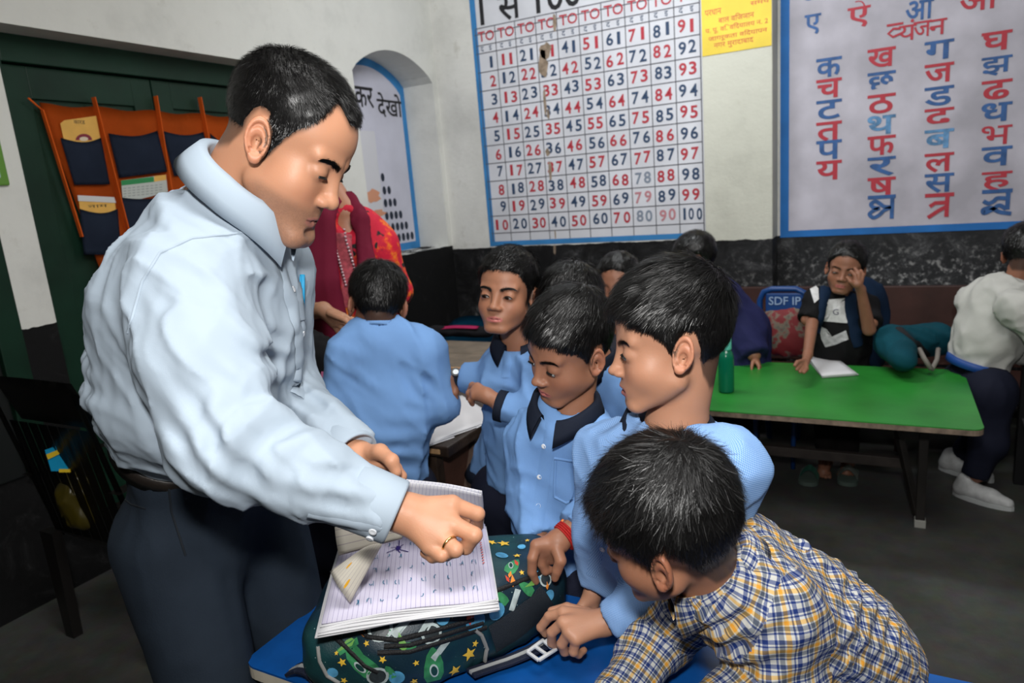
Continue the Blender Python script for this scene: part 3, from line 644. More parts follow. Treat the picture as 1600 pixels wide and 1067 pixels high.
def surface(fn, lo, hi, h, slack=1.5):
    """surface nets of fn(P)<0 in the box lo..hi, evaluated only near the surface"""
    S = 4; lo = np.asarray(lo, np.float32); n = (np.ceil((np.asarray(hi) - lo) / (h * S)).astype(int) + 1) * S + 1
    cn = (n - 1) // S + 1; g = np.stack(np.meshgrid(*[np.arange(c) for c in cn], indexing='ij'), -1).reshape(-1, 3)
    dc = fn((lo + g * (h * S)).astype(np.float32)).reshape(cn)
    m_ = np.abs(dc) < h * S * 1.25 * slack
    cell = np.zeros(cn - 1, bool); sg = dc < 0
    for dx in (0, 1):
        for dy in (0, 1):
            for dz in (0, 1):
                sl = (slice(dx, cn[0] - 1 + dx), slice(dy, cn[1] - 1 + dy), slice(dz, cn[2] - 1 + dz)); cell |= m_[sl]
                cell |= sg[sl] != sg[:-1, :-1, :-1]
    D = np.repeat(np.repeat(np.repeat(dc, S, 0), S, 1), S, 2)[:n[0], :n[1], :n[2]].astype(np.float32)
    act = np.zeros(tuple(n), bool); c4 = np.repeat(np.repeat(np.repeat(cell, S, 0), S, 1), S, 2)
    act[:-1, :-1, :-1] |= c4; act[1:, :-1, :-1] |= c4; act[:-1, 1:, :-1] |= c4; act[:-1, :-1, 1:] |= c4; act[1:, 1:, 1:] |= c4; act[1:, 1:, :-1] |= c4; act[1:, :-1, 1:] |= c4; act[:-1, 1:, 1:] |= c4
    idx = np.argwhere(act); D[act] = fn((lo + idx * h).astype(np.float32))
    D[0] = D[-1] = 1; D[:, 0] = D[:, -1] = 1; D[:, :, 0] = D[:, :, -1] = 1
    s = D < 0; cells = []; pos = []; quads = []; N = n
    def cid(c): return (c[:, 0] * N[1] + c[:, 1]) * N[2] + c[:, 2]
    for a in range(3):
        o = [slice(None)] * 3; p = [slice(None)] * 3; o[a] = slice(0, -1); p[a] = slice(1, None); o, p = tuple(o), tuple(p)
        e = np.argwhere(s[o] != s[p]); e = e[(e > 0).all(1)]
        if not len(e): continue
        e2 = e.copy(); e2[:, a] += 1; d0 = D[tuple(e.T)]; d1 = D[tuple(e2.T)]; t = d0 / (d0 - d1)
        q = e.astype(np.float32); q[:, a] += t; b_, c_ = (a + 1) % 3, (a + 2) % 3; cs = []
        for ob, oc in ((0, 0), (-1, 0), (-1, -1), (0, -1)):
            c = e.copy(); c[:, b_] += ob; c[:, c_] += oc; cs.append(cid(c)); pos.append(q)
        cells += cs; Q = np.stack(cs, 1); fl = d0 < 0; Q[~fl] = Q[~fl][:, ::-1]; quads.append(Q)
    allc = np.concatenate(cells); pos = np.concatenate(pos); u, inv = np.unique(allc, return_inverse=True); cnt = np.bincount(inv)
    V = np.stack([np.bincount(inv, pos[:, i]) / cnt for i in range(3)], 1); F = np.searchsorted(u, np.concatenate(quads))
    return (lo + V * h).astype(np.float32), F
def vnormals(V, F):
    a = V[F[:, 0]]; n = np.cross(V[F[:, 2]] - a, V[F[:, 3]] - V[F[:, 1]]); N = np.zeros_like(V)
    for k in range(4): 
        for i in range(3): N[:, i] += np.bincount(F[:, k], n[:, i], len(V))
    return N / (np.linalg.norm(N, axis=1)[:, None] + 1e-12)
def add_color(me, C, name='Col'):
    a = me.attributes.new(name, 'FLOAT_COLOR', 'POINT'); C = np.c_[C, np.ones(len(C))].astype(np.float32); a.data.foreach_set('color', C.ravel())
def grad(fn, P, e=.0015):
    g = np.stack([fn(P + np.eye(3, dtype=np.float32)[i] * e) - fn(P - np.eye(3, dtype=np.float32)[i] * e) for i in range(3)], 1); return g / (np.linalg.norm(g, axis=1)[:, None] + 1e-9)

# ------------------------------------------------------------------ HEAD (x subject's right, y face, z up; origin between the ears; adult metres)
def sm(x, a, b): t = np.clip((x - a) / (b - a), 0, 1); return t * t * (3 - 2 * t)
class Head:
    def __init__(s, center, fwd, up, kind='child', scale=1.0, mouth='closed', nose=1.0, chub=0.0, stub=0, hairline=None, jaw=0.0):
        s.jaw = jaw
        s.c = np.asarray(center, float); y = nrm(fwd); z = nrm(np.asarray(up) - y * (np.asarray(up) @ y)); x = np.cross(y, z); s.R = np.stack([x, y, z], 1)
        s.kind = kind; s.s = scale; s.mouth = mouth; s.nose = nose; s.chub = chub
        s.f = (.90, .862, .93, .745) if kind == 'child' else (1, 1, 1, 1)     # x, y, z up, z down factors
    def warp(s, Q):       # local metres -> canonical adult metres
        fx, fy, zu, zd = s.f; z = Q[:, 2]; w = sm(z, -.025, .02); fz = zd * (1 - w) + zu * w; wy = sm(Q[:, 1], -.04, .02); fyy = fy * wy + (fy * .92 if s.kind == 'child' else fy) * (1 - wy)
        return np.stack([Q[:, 0] / fx, Q[:, 1] / fyy, z / fz], 1)
    def unwarp(s, Q):     # canonical -> local metres (approximate inverse, exact away from z~0)
        Q = np.asarray(Q, float); z = Q[:, 2]; fx, fy, zu, zd = s.f; zl = z * (zu + zd) / 2
        for _ in range(12): w = sm(zl, -.025, .02); zl = z * (zd * (1 - w) + zu * w)
        return np.stack([Q[:, 0] * fx, Q[:, 1] * fy, zl], 1)
    def local(s, P): return ((P - s.c.astype(np.float32)) @ s.R.astype(np.float32)) / s.s
    def world(s, Qc): return s.c + (s.unwarp(np.atleast_2d(Qc)) * s.s) @ s.R.T
    def wdir(s, v): return s.R @ np.asarray(v, float)
    def base(s, Q, ears=True, fine=True):
        """canonical SDF"""
        ax = np.abs(Q[:, 0]); A = np.stack([ax, Q[:, 1], Q[:, 2]], 1).astype(np.float32); ch = s.kind == 'child'
        d = sd_ell(A, (0, -.012, .05), (.0765, .099, .084))
        d = smin(d, sd_ell(A, (0, .034, .045), (.060, .056, .050)), .02)
        d = smin(d, sd_ell(A, (0, .032, -.028), (.058, .058, .072)), .025)
        d = smin(d, sd_cone(A, (.044, .010, -.054), (.020, .073 + s.jaw, -.100), .017 + .004 * s.chub, .016 + s.jaw * .3), .028)
        d = smin(d, sd_ell(A, (0, .079 + s.jaw, -.101), (.021, .0150, .0150)), .015)
        d = smin(d, sd_ell(A, (0, .072, -.064), (.037, .0260, .032)), .016)
        d = smin(d, sd_ell(A, (.035, .052, -.030), (.025 + .002 * s.chub, .027 + .003 * s.chub, .030 + .004 * s.chub)), .028)
        if not fine:
            return d
        d = smin(d, sd_cone(A, (.012, .085, .027), (.046, .071, .028), .0085 if not ch else .006, .008), .014)
        d = smax(d, -sd_ell(A, (.033, .100, .007), (.017, .016, .0125)), .012)
        d = smin(d, sd_ell(A, (.033, .0745, .0065), (.0165, .0150, .0140)), .006)
        # nose
        n = s.nose; d = smin(d, sd_cone(A, (0, .0845, .020), (0, .101 + .006 * (n - 1), -.022), .0082, .0095 * n), .014)
        d = smin(d, sd_ell(A, (0, .1050 * (1 + .03 * (n - 1)), -.0285), (.0115 * n, .0120, .0105)), .008)
        d = smin(d, sd_ell(A, (.0130 * n, .0955, -.0325), (.0085, .0125, .0085)), .006)
        d = smax(d, -sd_ell(A, (.0068, .1015, -.0415), (.0034, .0055, .0035)), .002)
        # lips
        up = sd_cone(A, (0, .0955, -.0605), (.024, .085, -.0665), .0052, .0026); lo_ = sd_cone(A, (0, .0935, -.0730), (.020, .084, -.0685), .0062, .0028)
        if s.mouth == 'open': lo_ = sd_cone(A, (0, .0935, -.0785), (.023, .085, -.0705), .0064, .0028)
        d = smin(d, up, .006); d = smin(d, lo_, .006)
        gz = -.0668 if s.mouth != 'open' else -.0685
        gr = sd_cone(A, (0, .1010, gz), (.024, .0860, gz - .0008 + (.002 if s.mouth == 'open' else 0)), .0022 if s.mouth != 'open' else .0048, .0012); d = smax(d, -gr, .003)
        d = smax(d, -sd_ell(A, (0, .1015, -.0865), (.016, .0065, .005)), .008)
        d = smax(d, -sd_cone(A, (0, .1035, -.045), (0, .1040, -.055), .0030, .0035), .004)
        if ears: d = smin(d, s.ear(A), .004)
        return d
    def ear(s, A):
        c = np.array([.0775, -.004, .001], np.float32); a_ = math.radians(22); b_ = math.radians(-18)
        # local ear frame: u outward, v back, w up; the ear plane leans out towards the back
        u = np.array([math.cos(a_), math.sin(a_) * -1 * -1, 0.12]); u = nrm(u).astype(np.float32); w = nrm(np.array([.04, math.sin(b_), math.cos(b_)])); w = nrm(w - u * (w @ u)).astype(np.float32); v = np.cross(w, u).astype(np.float32)
        R = np.stack([u, v, w], 1); q = (A - c) @ R
        x, y, z = q.T; y2 = y / (1 - .25 * np.clip(-z / .03, 0, 1)); r = np.sqrt((y2 / .0175) ** 2 + (z / .0315) ** 2)
        disc = sd_ell(q, (0, 0, 0), (.0050, .0175, .0315)) 
        th = np.arctan2(z, y2); rim = np.sqrt((x - .0042) ** 2 + ((r - .88) * .0225) ** 2) - (.0036 - .0008 * (z < -.02))
        d = smin(disc, rim, .003)
        d = smax(d, -(np.sqrt((x - .0052) ** 2 + ((r - .62) * .0225) ** 2) - .0028 + .004 * (z < -.018)), .002); d = smax(d, -sd_ell(q, (.0075, -.0005, -.004), (.0105, .0082, .0120)), .002)
        ah = np.sqrt((x - .0035) ** 2 + (np.sqrt((y2 + .001) ** 2 + ((z + .001) / 1.5) ** 2) - .0105) ** 2) - .0022
        d = smin(d, np.where(z > -.012, ah, ah + .01), .0025)
        d = smin(d, sd_ell(q, (.003, .0, -.0265), (.0045, .0085, .0075)), .003)
        d = smin(d, sd_ell(A, (.0725, .006, -.006), (.006, .006, .008)), .003)
        return d
    def sdf(s, P, ears=True, fine=True): return s.base(s.warp(s.local(P)), ears, fine) * s.s * .80
    def hairz(s, phi, st):
        return np.interp(np.degrees(phi), [p[0] for p in st], [p[1] for p in st])

HL = dict(
  man=[(0, .080), (12, .079), (24, .094), (32, .096), (40, .074), (50, .048), (56, .036), (62, .014), (67, -.012), (72, -.030), (79, -.030), (83, -.006), (88, .034), (100, .034), (108, .018), (118, -.010), (130, -.038), (150, -.052), (180, -.054)],
  boy=[(0, .068), (15, .065), (30, .060), (40, .048), (48, .040), (56, .034), (64, .018), (70, .0), (76, -.004), (82, .015), (90, .036), (104, .034), (116, -.005), (128, -.055), (150, -.088), (180, -.090)],
  boyhi=[(0, .074), (20, .072), (36, .064), (46, .044), (54, .034), (62, .016), (70, -.004), (76, -.012), (82, .010), (90, .036), (104, .034), (116, -.005), (128, -.05), (150, -.078), (180, -.080)],
  girl=[(0, .082), (25, .072), (45, .045), (60, .022), (72, .004), (82, -.005), (95, .02), (105, .0), (118, -.05), (140, -.07), (180, -.07)],
  long=[(0, .085), (30, .07), (50, .03), (70, -.02), (85, -.06), (110, -.10), (180, -.11)])
def make_hair(h, parent, m, style='boy', thick=(.004, .012, .016), strands=6000, length=(.012, .035), width=.0008, vox=.004, whorl=(.012, -.055, .125), comb=(0, 1, -.2), messy=.35, lift=.25, capcut=0.0, tip=.3, segs=4, seed=1, label=None, cap=True):
    """thick=(sides, top, front) cap thickness; strands follow a flow out of the whorl"""
    rg = np.random.default_rng(seed); st = HL[style]
    def region(Q):
        phi = np.arctan2(np.abs(Q[:, 0]), Q[:, 1] + .01); return Q[:, 2] - np.interp(np.degrees(phi), [p[0] for p in st], [p[1] for p in st])
    def capf(P):
        Q = h.warp(h.local(P)); g = region(Q) - capcut; up = sm(Q[:, 2], .03, .11); fr = sm(Q[:, 1], .0, .08) * sm(Q[:, 2], .03, .08)
        t = thick[0] * (1 - up) + thick[1] * up; t = t * (1 - fr) + thick[2] * fr; t = t * np.clip(.15 + g / .022, .1, 1) * (.78 + .44 * vnoise(Q * 55)) 
        d = h.base(Q, False, False) - t
        return smax(d, -g * .8, .004) * h.s * .8
    parts = []
    c = h.c + h.wdir((0, -.01, .04)) * h.s; r_ = .15 * h.s
    V, F = surface(capf, c - r_, c + r_, vox, 1.6)
    V2 = V.copy(); Nn = vnormals(V, F)
    Fl = F
    # strands
    Q = h.warp(h.local(V)); g = region(Q); ok = (h.base(Q, False, False) > 0.0004) & (g > 0.0)
    cand = np.where(ok)[0]
    if strands and len(cand):
        i = rg.choice(cand, strands); P = V[i] + rg.normal(size=(strands, 3)).astype(np.float32) * vox * .35; n0 = Nn[i]; Q = h.warp(h.local(P)); up = sm(Q[:, 2], .02, .10)
        L = (length[0] * (1 - up) + length[1] * up) * rg.uniform(.65, 1.1, strands); L *= np.clip(.5 + region(Q) / .03, .4, 1)
        wv = h.world(np.array(whorl))[0]; flow = nrm_rows(P - wv.astype(np.float32)); cb = h.wdir(comb).astype(np.float32); top = up[:, None]
        D0 = flow * (1.0) + cb * top * .9 + h.wdir((0, 0, -1)).astype(np.float32) * (1 - top) * 1.0
        clump = np.stack([vnoise(Q * 95 + k * 7) for k in range(3)], 1) - .5; D0 = D0 + clump * messy * 3.0 + rg.normal(size=D0.shape) * messy * .22
        D0 = D0 - n0 * (D0 * n0).sum(1)[:, None]; D0 = nrm_rows(D0) + n0 * lift
        D = nrm_rows(D0).astype(np.float32); pts = [P]; nn = n0; cur = P; curv = (rg.normal(size=(strands, 3)) * messy * .14).astype(np.float32)
        for k in range(segs):
            cur = cur + D * (L / segs)[:, None]; D = nrm_rows(D + curv - nn * lift * .45 * (k > 0) + h.wdir((0, 0, -1)).astype(np.float32) * .06); pts.append(cur)
        # keep the strands outside the cap
        out = []
        for k, p in enumerate(pts):
            if k: dd = capf(p); bad = dd < .0006 * h.s; p = p + nn * (np.where(bad, .0008 - dd, 0))[:, None]
            out.append(p)
        pts = np.stack(out, 1); T_ = pts[:, 1:] - pts[:, :-1]; T_ = np.concatenate([T_, T_[:, -1:]], 1); S = np.cross(T_, nn[:, None]); S /= np.linalg.norm(S, axis=2)[..., None] + 1e-9
        tw = rg.normal(size=(strands, 1, 1)) * .22; S = S + nn[:, None] * tw; S /= np.linalg.norm(S, axis=2)[..., None] + 1e-9
        wd_ = width * np.linspace(1, tip, segs + 1)[None, :, None] * rg.uniform(.7, 1.3, (strands, 1, 1))
        A_ = pts + S * wd_ / 2; B_ = pts - S * wd_ / 2; k1 = segs + 1; VV = np.concatenate([A_, B_], 1).reshape(-1, 3); base = np.arange(strands)[:, None] * (2 * k1); jj = np.arange(segs)[None]
        FF = np.stack([base + jj, base + jj + 1, base + jj + 1 + k1, base + jj + k1], -1).reshape(-1, 4)
        if not cap: V2 = np.zeros((0, 3)); Fl = np.zeros((0, 4), int)
        V2 = np.concatenate([V2, VV]); Fl = np.concatenate([Fl, FF + len(V2) - len(VV)])
    return link('hair', np_mesh('hair', V2, Fl, m), parent, **(dict(label=label) if label else {}))
def nrm_rows(A): return A / (np.linalg.norm(A, axis=1)[:, None] + 1e-9)

def head_colors(h, V, skin, lip, brow=0.0, stub=0.0, style=None, scalp=0.0, ear_red=.25):
    Q = h.warp(h.local(V)); n = len(Q); C = np.tile(np.array(skin, np.float32), (n, 1)); ax = np.abs(Q[:, 0]); y = Q[:, 1]; z = Q[:, 2]
    def mixin(C, c, w): w = np.clip(w, 0, 1)[:, None]; return C * (1 - w) + np.array(c, np.float32) * w
    zc = -.0668 if h.mouth != 'open' else -.0685; lowz = -.0785 if h.mouth != 'open' else -.0845
    lipm = sm(y, .076, .082) * sm(.0245 - ax, 0, .003) * sm(z - (lowz + .35 * np.maximum(ax - .008, 0)), 0, .0022) * sm((-.0565 - .30 * np.maximum(ax - .004, 0)) - z, 0, .0022)
    C = mixin(C, lip, lipm * .85)
    mo = np.exp(-((z - zc) / (.0011 if h.mouth != 'open' else .0032)) ** 2) * sm(.0245 - ax, 0, .003) * sm(y, .072, .08); C = mixin(C, np.array(lip) * .22, mo)
    if h.mouth == 'open': C = mixin(C, (.7, .68, .62), sm(.0014 - np.abs(z - zc - .0012), 0, .0006) * sm(.016 - ax, 0, .002) * sm(y, .08, .086))
    C = mixin(C, np.array(skin) * (.95, .72, .68), .35 * np.exp(-((ax - .04) ** 2 + (z + .03) ** 2) / .0004) * (y > .02))
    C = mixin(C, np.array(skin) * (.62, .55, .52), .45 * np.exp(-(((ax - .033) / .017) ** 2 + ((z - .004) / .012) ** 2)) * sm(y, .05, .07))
    C = mixin(C, np.array(skin) * (1.0, .74, .68), .5 * sm(ax, .076, .082))
    if stub:
        be = np.maximum(sm(y, -.005, .03) * sm(-.040 - z, 0, .02) * sm(.02 + y * .1 + .060 - ax * .2, 0, .02), np.exp(-(((ax) / .024) ** 4 + ((z + .050) / .007) ** 2)) * sm(y, .07, .085))
        be *= 1 - lipm; C = mixin(C, np.array((.055, .042, .036)), stub * be * (.75 + .5 * vnoise(Q * 900)))
    if style:
        phi = np.arctan2(ax, y + .01); st = HL[style]; g = z - np.interp(np.degrees(phi), [p[0] for p in st], [p[1] for p in st]); C = mixin(C, (.02, .016, .014), scalp * sm(g, -.004, .012) * (ax < .0785))  # scalp skin darkened under hair: pigment plus hair shade put into the colour
    if brow:
        t = (ax - .012) / .038; bz = .0215 + .0075 * np.sin(np.clip(t, 0, 1) * 2.4) - .001; wd = .0040 * (1.15 - .6 * np.clip(t, 0, 1)); b = np.exp(-((z - bz) / wd) ** 4) * sm(t, -.08, .05) * sm(1.05 - t, 0, .15) * (y > .03)
        C = mixin(C, (.018, .013, .012), brow * b * (.7 + .5 * vnoise(Q * np.array([500, 500, 900]))))
    return C
def face_details(h, person, M_hair, open_=.35, look=(0, -.3), white=(.55, .52, .50), brow_n=260, lash=True, sides=(-1, 1), seed=3):
    rg = np.random.default_rng(seed); EC = np.array([.033, .0745, .0065]); RX = np.array([.0165, .0150, .0140]) * (1.03 if h.kind == 'child' else 1)
    for sd in sides:
        # eyelid opening: an almond of eyeball set in the lids
        nu, nv = 20, 8; V = []; C = []; e0 = -.30
        hi_ = open_; lo2 = .12 + .2 * open_
        for i in range(nu + 1):
            u = -1 + 2 * i / nu; az = u * .80; top = e0 + hi_ * (1 - abs(u) ** 2.2); bot = e0 - lo2 * (1 - u * u)
            for j in range(nv + 1):
                el = bot + (top - bot) * j / nv; r = 1.035
                V.append(EC + RX * r * np.array([math.sin(az) * math.cos(el), math.cos(az) * math.cos(el), math.sin(el)]))
                ia = (az - look[0] * sd, el - (e0 + look[1])); rr = math.hypot(*ia); edge = abs(u) > .93 or j == 0 or j == nv
                C.append((.004, .003, .003) if rr < .20 else ((.035, .015, .008) if rr < .46 else white))
                if edge: C[-1] = tuple(np.array(C[-1]) * .35 + np.array((.06, .02, .015)) * .4)
        V = np.array(V); V[:, 0] *= sd; I = np.arange((nu + 1) * (nv + 1)).reshape(nu + 1, nv + 1); F = np.stack([I[:-1, :-1], I[1:, :-1], I[1:, 1:], I[:-1, 1:]], -1).reshape(-1, 4)
        if sd > 0: F = F[:, ::-1]
        me = np_mesh('eye', h.world(V), F, mat('eyeball_wet', (1, 1, 1), .12, .6, attr='Col')); add_color(me, np.array(C)); link('eye', me, person)
        # lashes: a fine dark fringe along the upper lid edge
        L = Letters(); 
        lb = []
        for i in range(25):
            u = -1.03 + 2.06 * i / 24; az = u * .80; top = e0 + hi_ * (1 - min(1, abs(u)) ** 2.2)
            for rr, de in ((1.03, .10), (1.16 + .14 * abs(math.sin(i * 2.1)), -.06)):
                el = top + de; p = EC + RX * rr * np.array([math.sin(az) * math.cos(el), math.cos(az) * math.cos(el), math.sin(el)]); p[0] *= sd; lb.append(p)
        P = h.world(np.array(lb)); k = 25; link('eyelash', np_mesh('eyelash', P, np.array([(2 * i, 2 * i + 2, 2 * i + 3, 2 * i + 1) for i in range(k - 1)]), M_hair), person)
    if brow_n:
        t = rg.random(brow_n * 2); sdv = np.repeat([-1, 1], brow_n); x = .012 + .038 * t; bz = .0215 + .0075 * np.sin(t * 2.4) - .001 + rg.normal(size=len(t)) * .0020 * (1.2 - .7 * t)
        Q = np.stack([x * sdv, np.full(len(t), .12), bz], 1)
        for _ in range(14): Q[:, 1] -= h.base(Q.astype(np.float32), False) * .9
        dirx = np.stack([sdv * np.ones(len(t)), -.35 * t, .55 * (1 - 1.6 * t)], 1); dirx = nrm_rows(dirx); ln = rg.uniform(.005, .009, len(t))[:, None]
        A0 = Q + np.array([0, .0004, 0]); A1 = A0 + dirx * ln + np.array([0, .0006, 0]); up = np.array([0, 0, 1.0]) * .00035
        P = np.stack([A0 - up, A0 + up, A1 + up * .3, A1 - up * .3], 1).reshape(-1, 3); F = np.arange(len(P)).reshape(-1, 4)
        link('eyebrow', np_mesh('eyebrow', h.world(P), F, M_hair), person)

# ------------------------------------------------------------------ HAND
def hand_prims(w, dirv, palm_n, L=.17, curls=(.5, .5, .5, .5), spread=.12, thumb=(.6, .5), side=1, wr=.026):
    """w wrist point, dirv towards the knuckles, palm_n normal out of the BACK of the hand, side: +1 thumb lies along +cross(dirv,palm_n)"""
    d = nrm(dirv); n = nrm(palm_n - d * (np.asarray(palm_n) @ d)); x = np.cross(d, n) * side; s = L / .18; pr = []
    pl = .085 * s; K = []
    pr.append(cone(w - d * .02 * s, w + d * .02 * s, wr, wr * 1.02, .01, n, .72))
    for i, (ox, fl, r) in enumerate(((.030, .072, .0090), (.0105, .080, .0092), (-.010, .074, .0087), (-.029, .058, .0078))):
        k = w + d * (pl - (.004, 0, .004, .012)[i] * s) + x * ox * s + n * .002; K.append(k)
        pr.append(cone(w + d * .018 * s + x * ox * .55 * s, k, .0150 * s, .0115 * s, .012))
        c = curls[i]; dv = nrm(d + x * (ox / .03) * spread * (1 - min(1, c))); p = k; a = c * 1.05
        for q, (fr, ang) in enumerate(((.46, a), (.30, a * 1.15), (.24, a * .75))):
            dv = rot(dv, -nrm(np.cross(d, n)), ang)
            e = p + dv * fl * fr * s; pr.append(cone(p, e, r * (1 - .08 * q) * s, r * (.93 - .1 * q) * s, .003)); p = e
    tb = w + d * .022 * s + x * .022 * s - n * .004; tdir = nrm(d * .75 + x * thumb[0] - n * thumb[1]); t1 = tb + tdir * .040 * s; pr.append(cone(tb, t1, .0155 * s, .0120 * s, .012))
    td2 = nrm(tdir + d * .5 - x * .15 - n * thumb[1] * .3); t2 = t1 + td2 * .030 * s; pr.append(cone(t1, t2, .0112 * s, .0100 * s, .004)); t3 = t2 + nrm(td2 + d * .15 - x * .25) * .024 * s; pr.append(cone(t2, t3, .0102 * s, .0078 * s, .003))
    return pr
def rot(v, ax, a):
    ax = nrm(ax); return v * math.cos(a) + np.cross(ax, v) * math.sin(a) + ax * (ax @ v) * (1 - math.cos(a))

# ------------------------------------------------------------------ GARMENT + BODY
def folds_fn(specs):
    """each ('n', basis(3x3 cycles per metre), amp) ridged noise or ('w', c, r, dir, wavelength, amp) local wave folds"""
    def f(P):
        d = np.zeros(len(P), np.float32)
        for s in specs:
            if s[0] == 'n':
                q = P @ np.asarray(s[1], np.float32).T; w = vnoise(q * .6 + 11) * 1.6; n = vnoise(q + w[:, None]); r_ = 1 - np.abs(2 * n - 1); n2 = vnoise(q * 2.1 + w[:, None] * 2 + 5); d += s[2] * (1.7 * r_ ** 2.2 - .6 + .45 * ((1 - np.abs(2 * n2 - 1)) ** 2 - .4)).astype(np.float32)
            else:
                _, c, r, dv, lam, amp = s; q = P - np.asarray(c, np.float32); e = np.exp(-(q * q).sum(1) / (r * r)); ph = q @ nrm(dv).astype(np.float32) / lam + 1.1 * vnoise(P * 9)
                wv = np.sin(2 * PI * ph); d += amp * e * (np.sign(wv) * np.abs(wv) ** .8)
        return d
    return f
def fbasis(e, along=5, across=16):
    """noise basis: folds run along direction e"""
    e = nrm(e); a = nrm(np.cross(e, (0.3, .5, .8))); b = np.cross(e, a); return np.stack([e * along, a * across, b * across])
def garment(name, prims, m, parent, h=.006, folds=None, holes=(), cuts=(), uv=False, grow=0, label=None, holek=.006, color=None):
    F_ = folds_fn(folds) if folds else None
    def fn(P):
        d = sd_prims(P, prims, grow)
        if F_ is not None: d = d - F_(P)
        for q in holes: d = smax(d, -sd_prim(P, q), holek)
        for (pt, n) in cuts: d = smax(d, (P - np.asarray(pt, np.float32)) @ nrm(n).astype(np.float32), .004)
        return d
    lo, hi = prim_bounds(prims, .03 + grow); V, F = surface(fn, lo, hi, h)
    me = np_mesh(name, V, F, m)
    if uv:
        bones = [p for p in prims if p['t'] == 'c' and p.get('uv', 1)]; cen = V[F].mean(1); best = np.full(len(F), 1e9); bi = np.zeros(len(F), int)
        for i, p in enumerate(bones):
            d = sd_cone(cen, p['a'], p['b'], p['ra'], p['rb'], p['n'], p['ratio']); w = d < best; best[w] = d[w]; bi[w] = i
        UV = np.zeros((len(F), 4, 3), np.float32)
        for i, p in enumerate(bones):
            w = bi == i
            if not w.any(): continue
            ax = nrm(p['b'] - p['a']); ref = nrm(p.get('ref', A3(.13, .31, .94)) - ax * (p.get('ref', A3(.13, .31, .94)) @ ax)); sd_ = np.cross(ax, ref); Q = V[F[w]] - p['a'].astype(np.float32)
            t = Q @ ax; th = np.arctan2(Q @ sd_, Q @ ref); tc_ = th[:, :1]; th = tc_ + (th - tc_ + PI) % (2 * PI) - PI; r = (p['ra'] + p['rb']) / 2; UV[w, :, 0] = t; UV[w, :, 1] = th * r; UV[w, :, 2] = i
        at = me.attributes.new('uvw', 'FLOAT_VECTOR', 'CORNER'); at.data.foreach_set('vector', UV.ravel())
    ob = link(name, me, parent, **(dict(label=label) if label else {})); ob_V[ob.name] = (V, F); return ob
ob_V = {}
def bvh_of(o): V, F = ob_V[o.name]; return BVHTree.FromPolygons([tuple(map(float, v)) for v in V], [tuple(map(int, f)) for f in F])
def join_np(parts):
    V = []; F = []; C = []; n = 0
    for v, f, c in parts: V.append(v); F.append(f + n); C.append(c); n += len(v)
    return np.concatenate(V), np.concatenate(F), np.concatenate(C)
def snap(bv, p, off=.001, toward=None):
    loc, no, i, d = bv.find_nearest(Vector(map(float, p)))
    return np.array(loc) + np.array(no) * off, np.array(no)
def camhit(bv, x, y, off=.001):
    r = _ray(x, y); r = r / np.linalg.norm(r); o = A3(0, 0, H); loc, no, i, d = bv.ray_cast(Vector(o), Vector(r))
    if loc is None: return None, None
    no = np.array(no); 
    if no @ r > 0: no = -no
    return np.array(loc) + no * off, no
def ribbon_on(name, bv, pts, width, m, parent, off=.0015, sub=10, px=True, thick=.0, **k):
    """sewn strip lying on the cloth through pixel (or room) points"""
    pts = np.array(pts, float); t = np.linspace(0, len(pts) - 1, sub * (len(pts) - 1) + 1); i = np.clip(t.astype(int), 0, len(pts) - 2); f_ = (t - i)[:, None]; Q = pts[i] * (1 - f_) + pts[i + 1] * f_
    P = []; N = []
    for q in Q:
        a, n = camhit(bv, *q, off) if px else snap(bv, q, off)
        if a is None: continue
        P.append(a); N.append(n)
    if len(P) < 2: return None
    P = np.array(P); N = np.array(N); K = np.ones(3) / 3
    T_ = np.gradient(P, axis=0); S = np.cross(T_, N); S /= np.linalg.norm(S, axis=1)[:, None] + 1e-9; k_ = len(P)
    rows = [];
    for w in (-.5, -.25, .0, .25, .5):
        q = P + S * width * w; rows.append(np.array([snap(bv, v, off * (1 if abs(w) < .4 else .2))[0] for v in q]))
    V = np.concatenate(rows); F = []
    for r in range(4):
        for i in range(k_ - 1): F.append((r * k_ + i, r * k_ + i + 1, (r + 1) * k_ + i + 1, (r + 1) * k_ + i))
    me = np_mesh(name, V, np.array(F), m); U = np.concatenate([np.c_[np.arange(k_) * .004, np.full(k_, w * width), np.zeros(k_)] for w in (-.5, -.25, 0, .25, .5)]); at = me.attributes.new('uvw', 'FLOAT_VECTOR', 'POINT'); at.data.foreach_set('vector', U.astype(np.float32).ravel())
    return link(name, me, parent, **k)
def button_on(bv, x, y, r, m, parent, px=True):
    p, n = camhit(bv, x, y, .0) if px else snap(bv, x, 0)
    if p is None: return
    MB().lathe(p, [(r * .9, -.001), (r, .0012), (r * .95, .0024), (r * .55, .0018), (r * .3, .0017)], 12, n).build('button', m, parent, smooth=True)
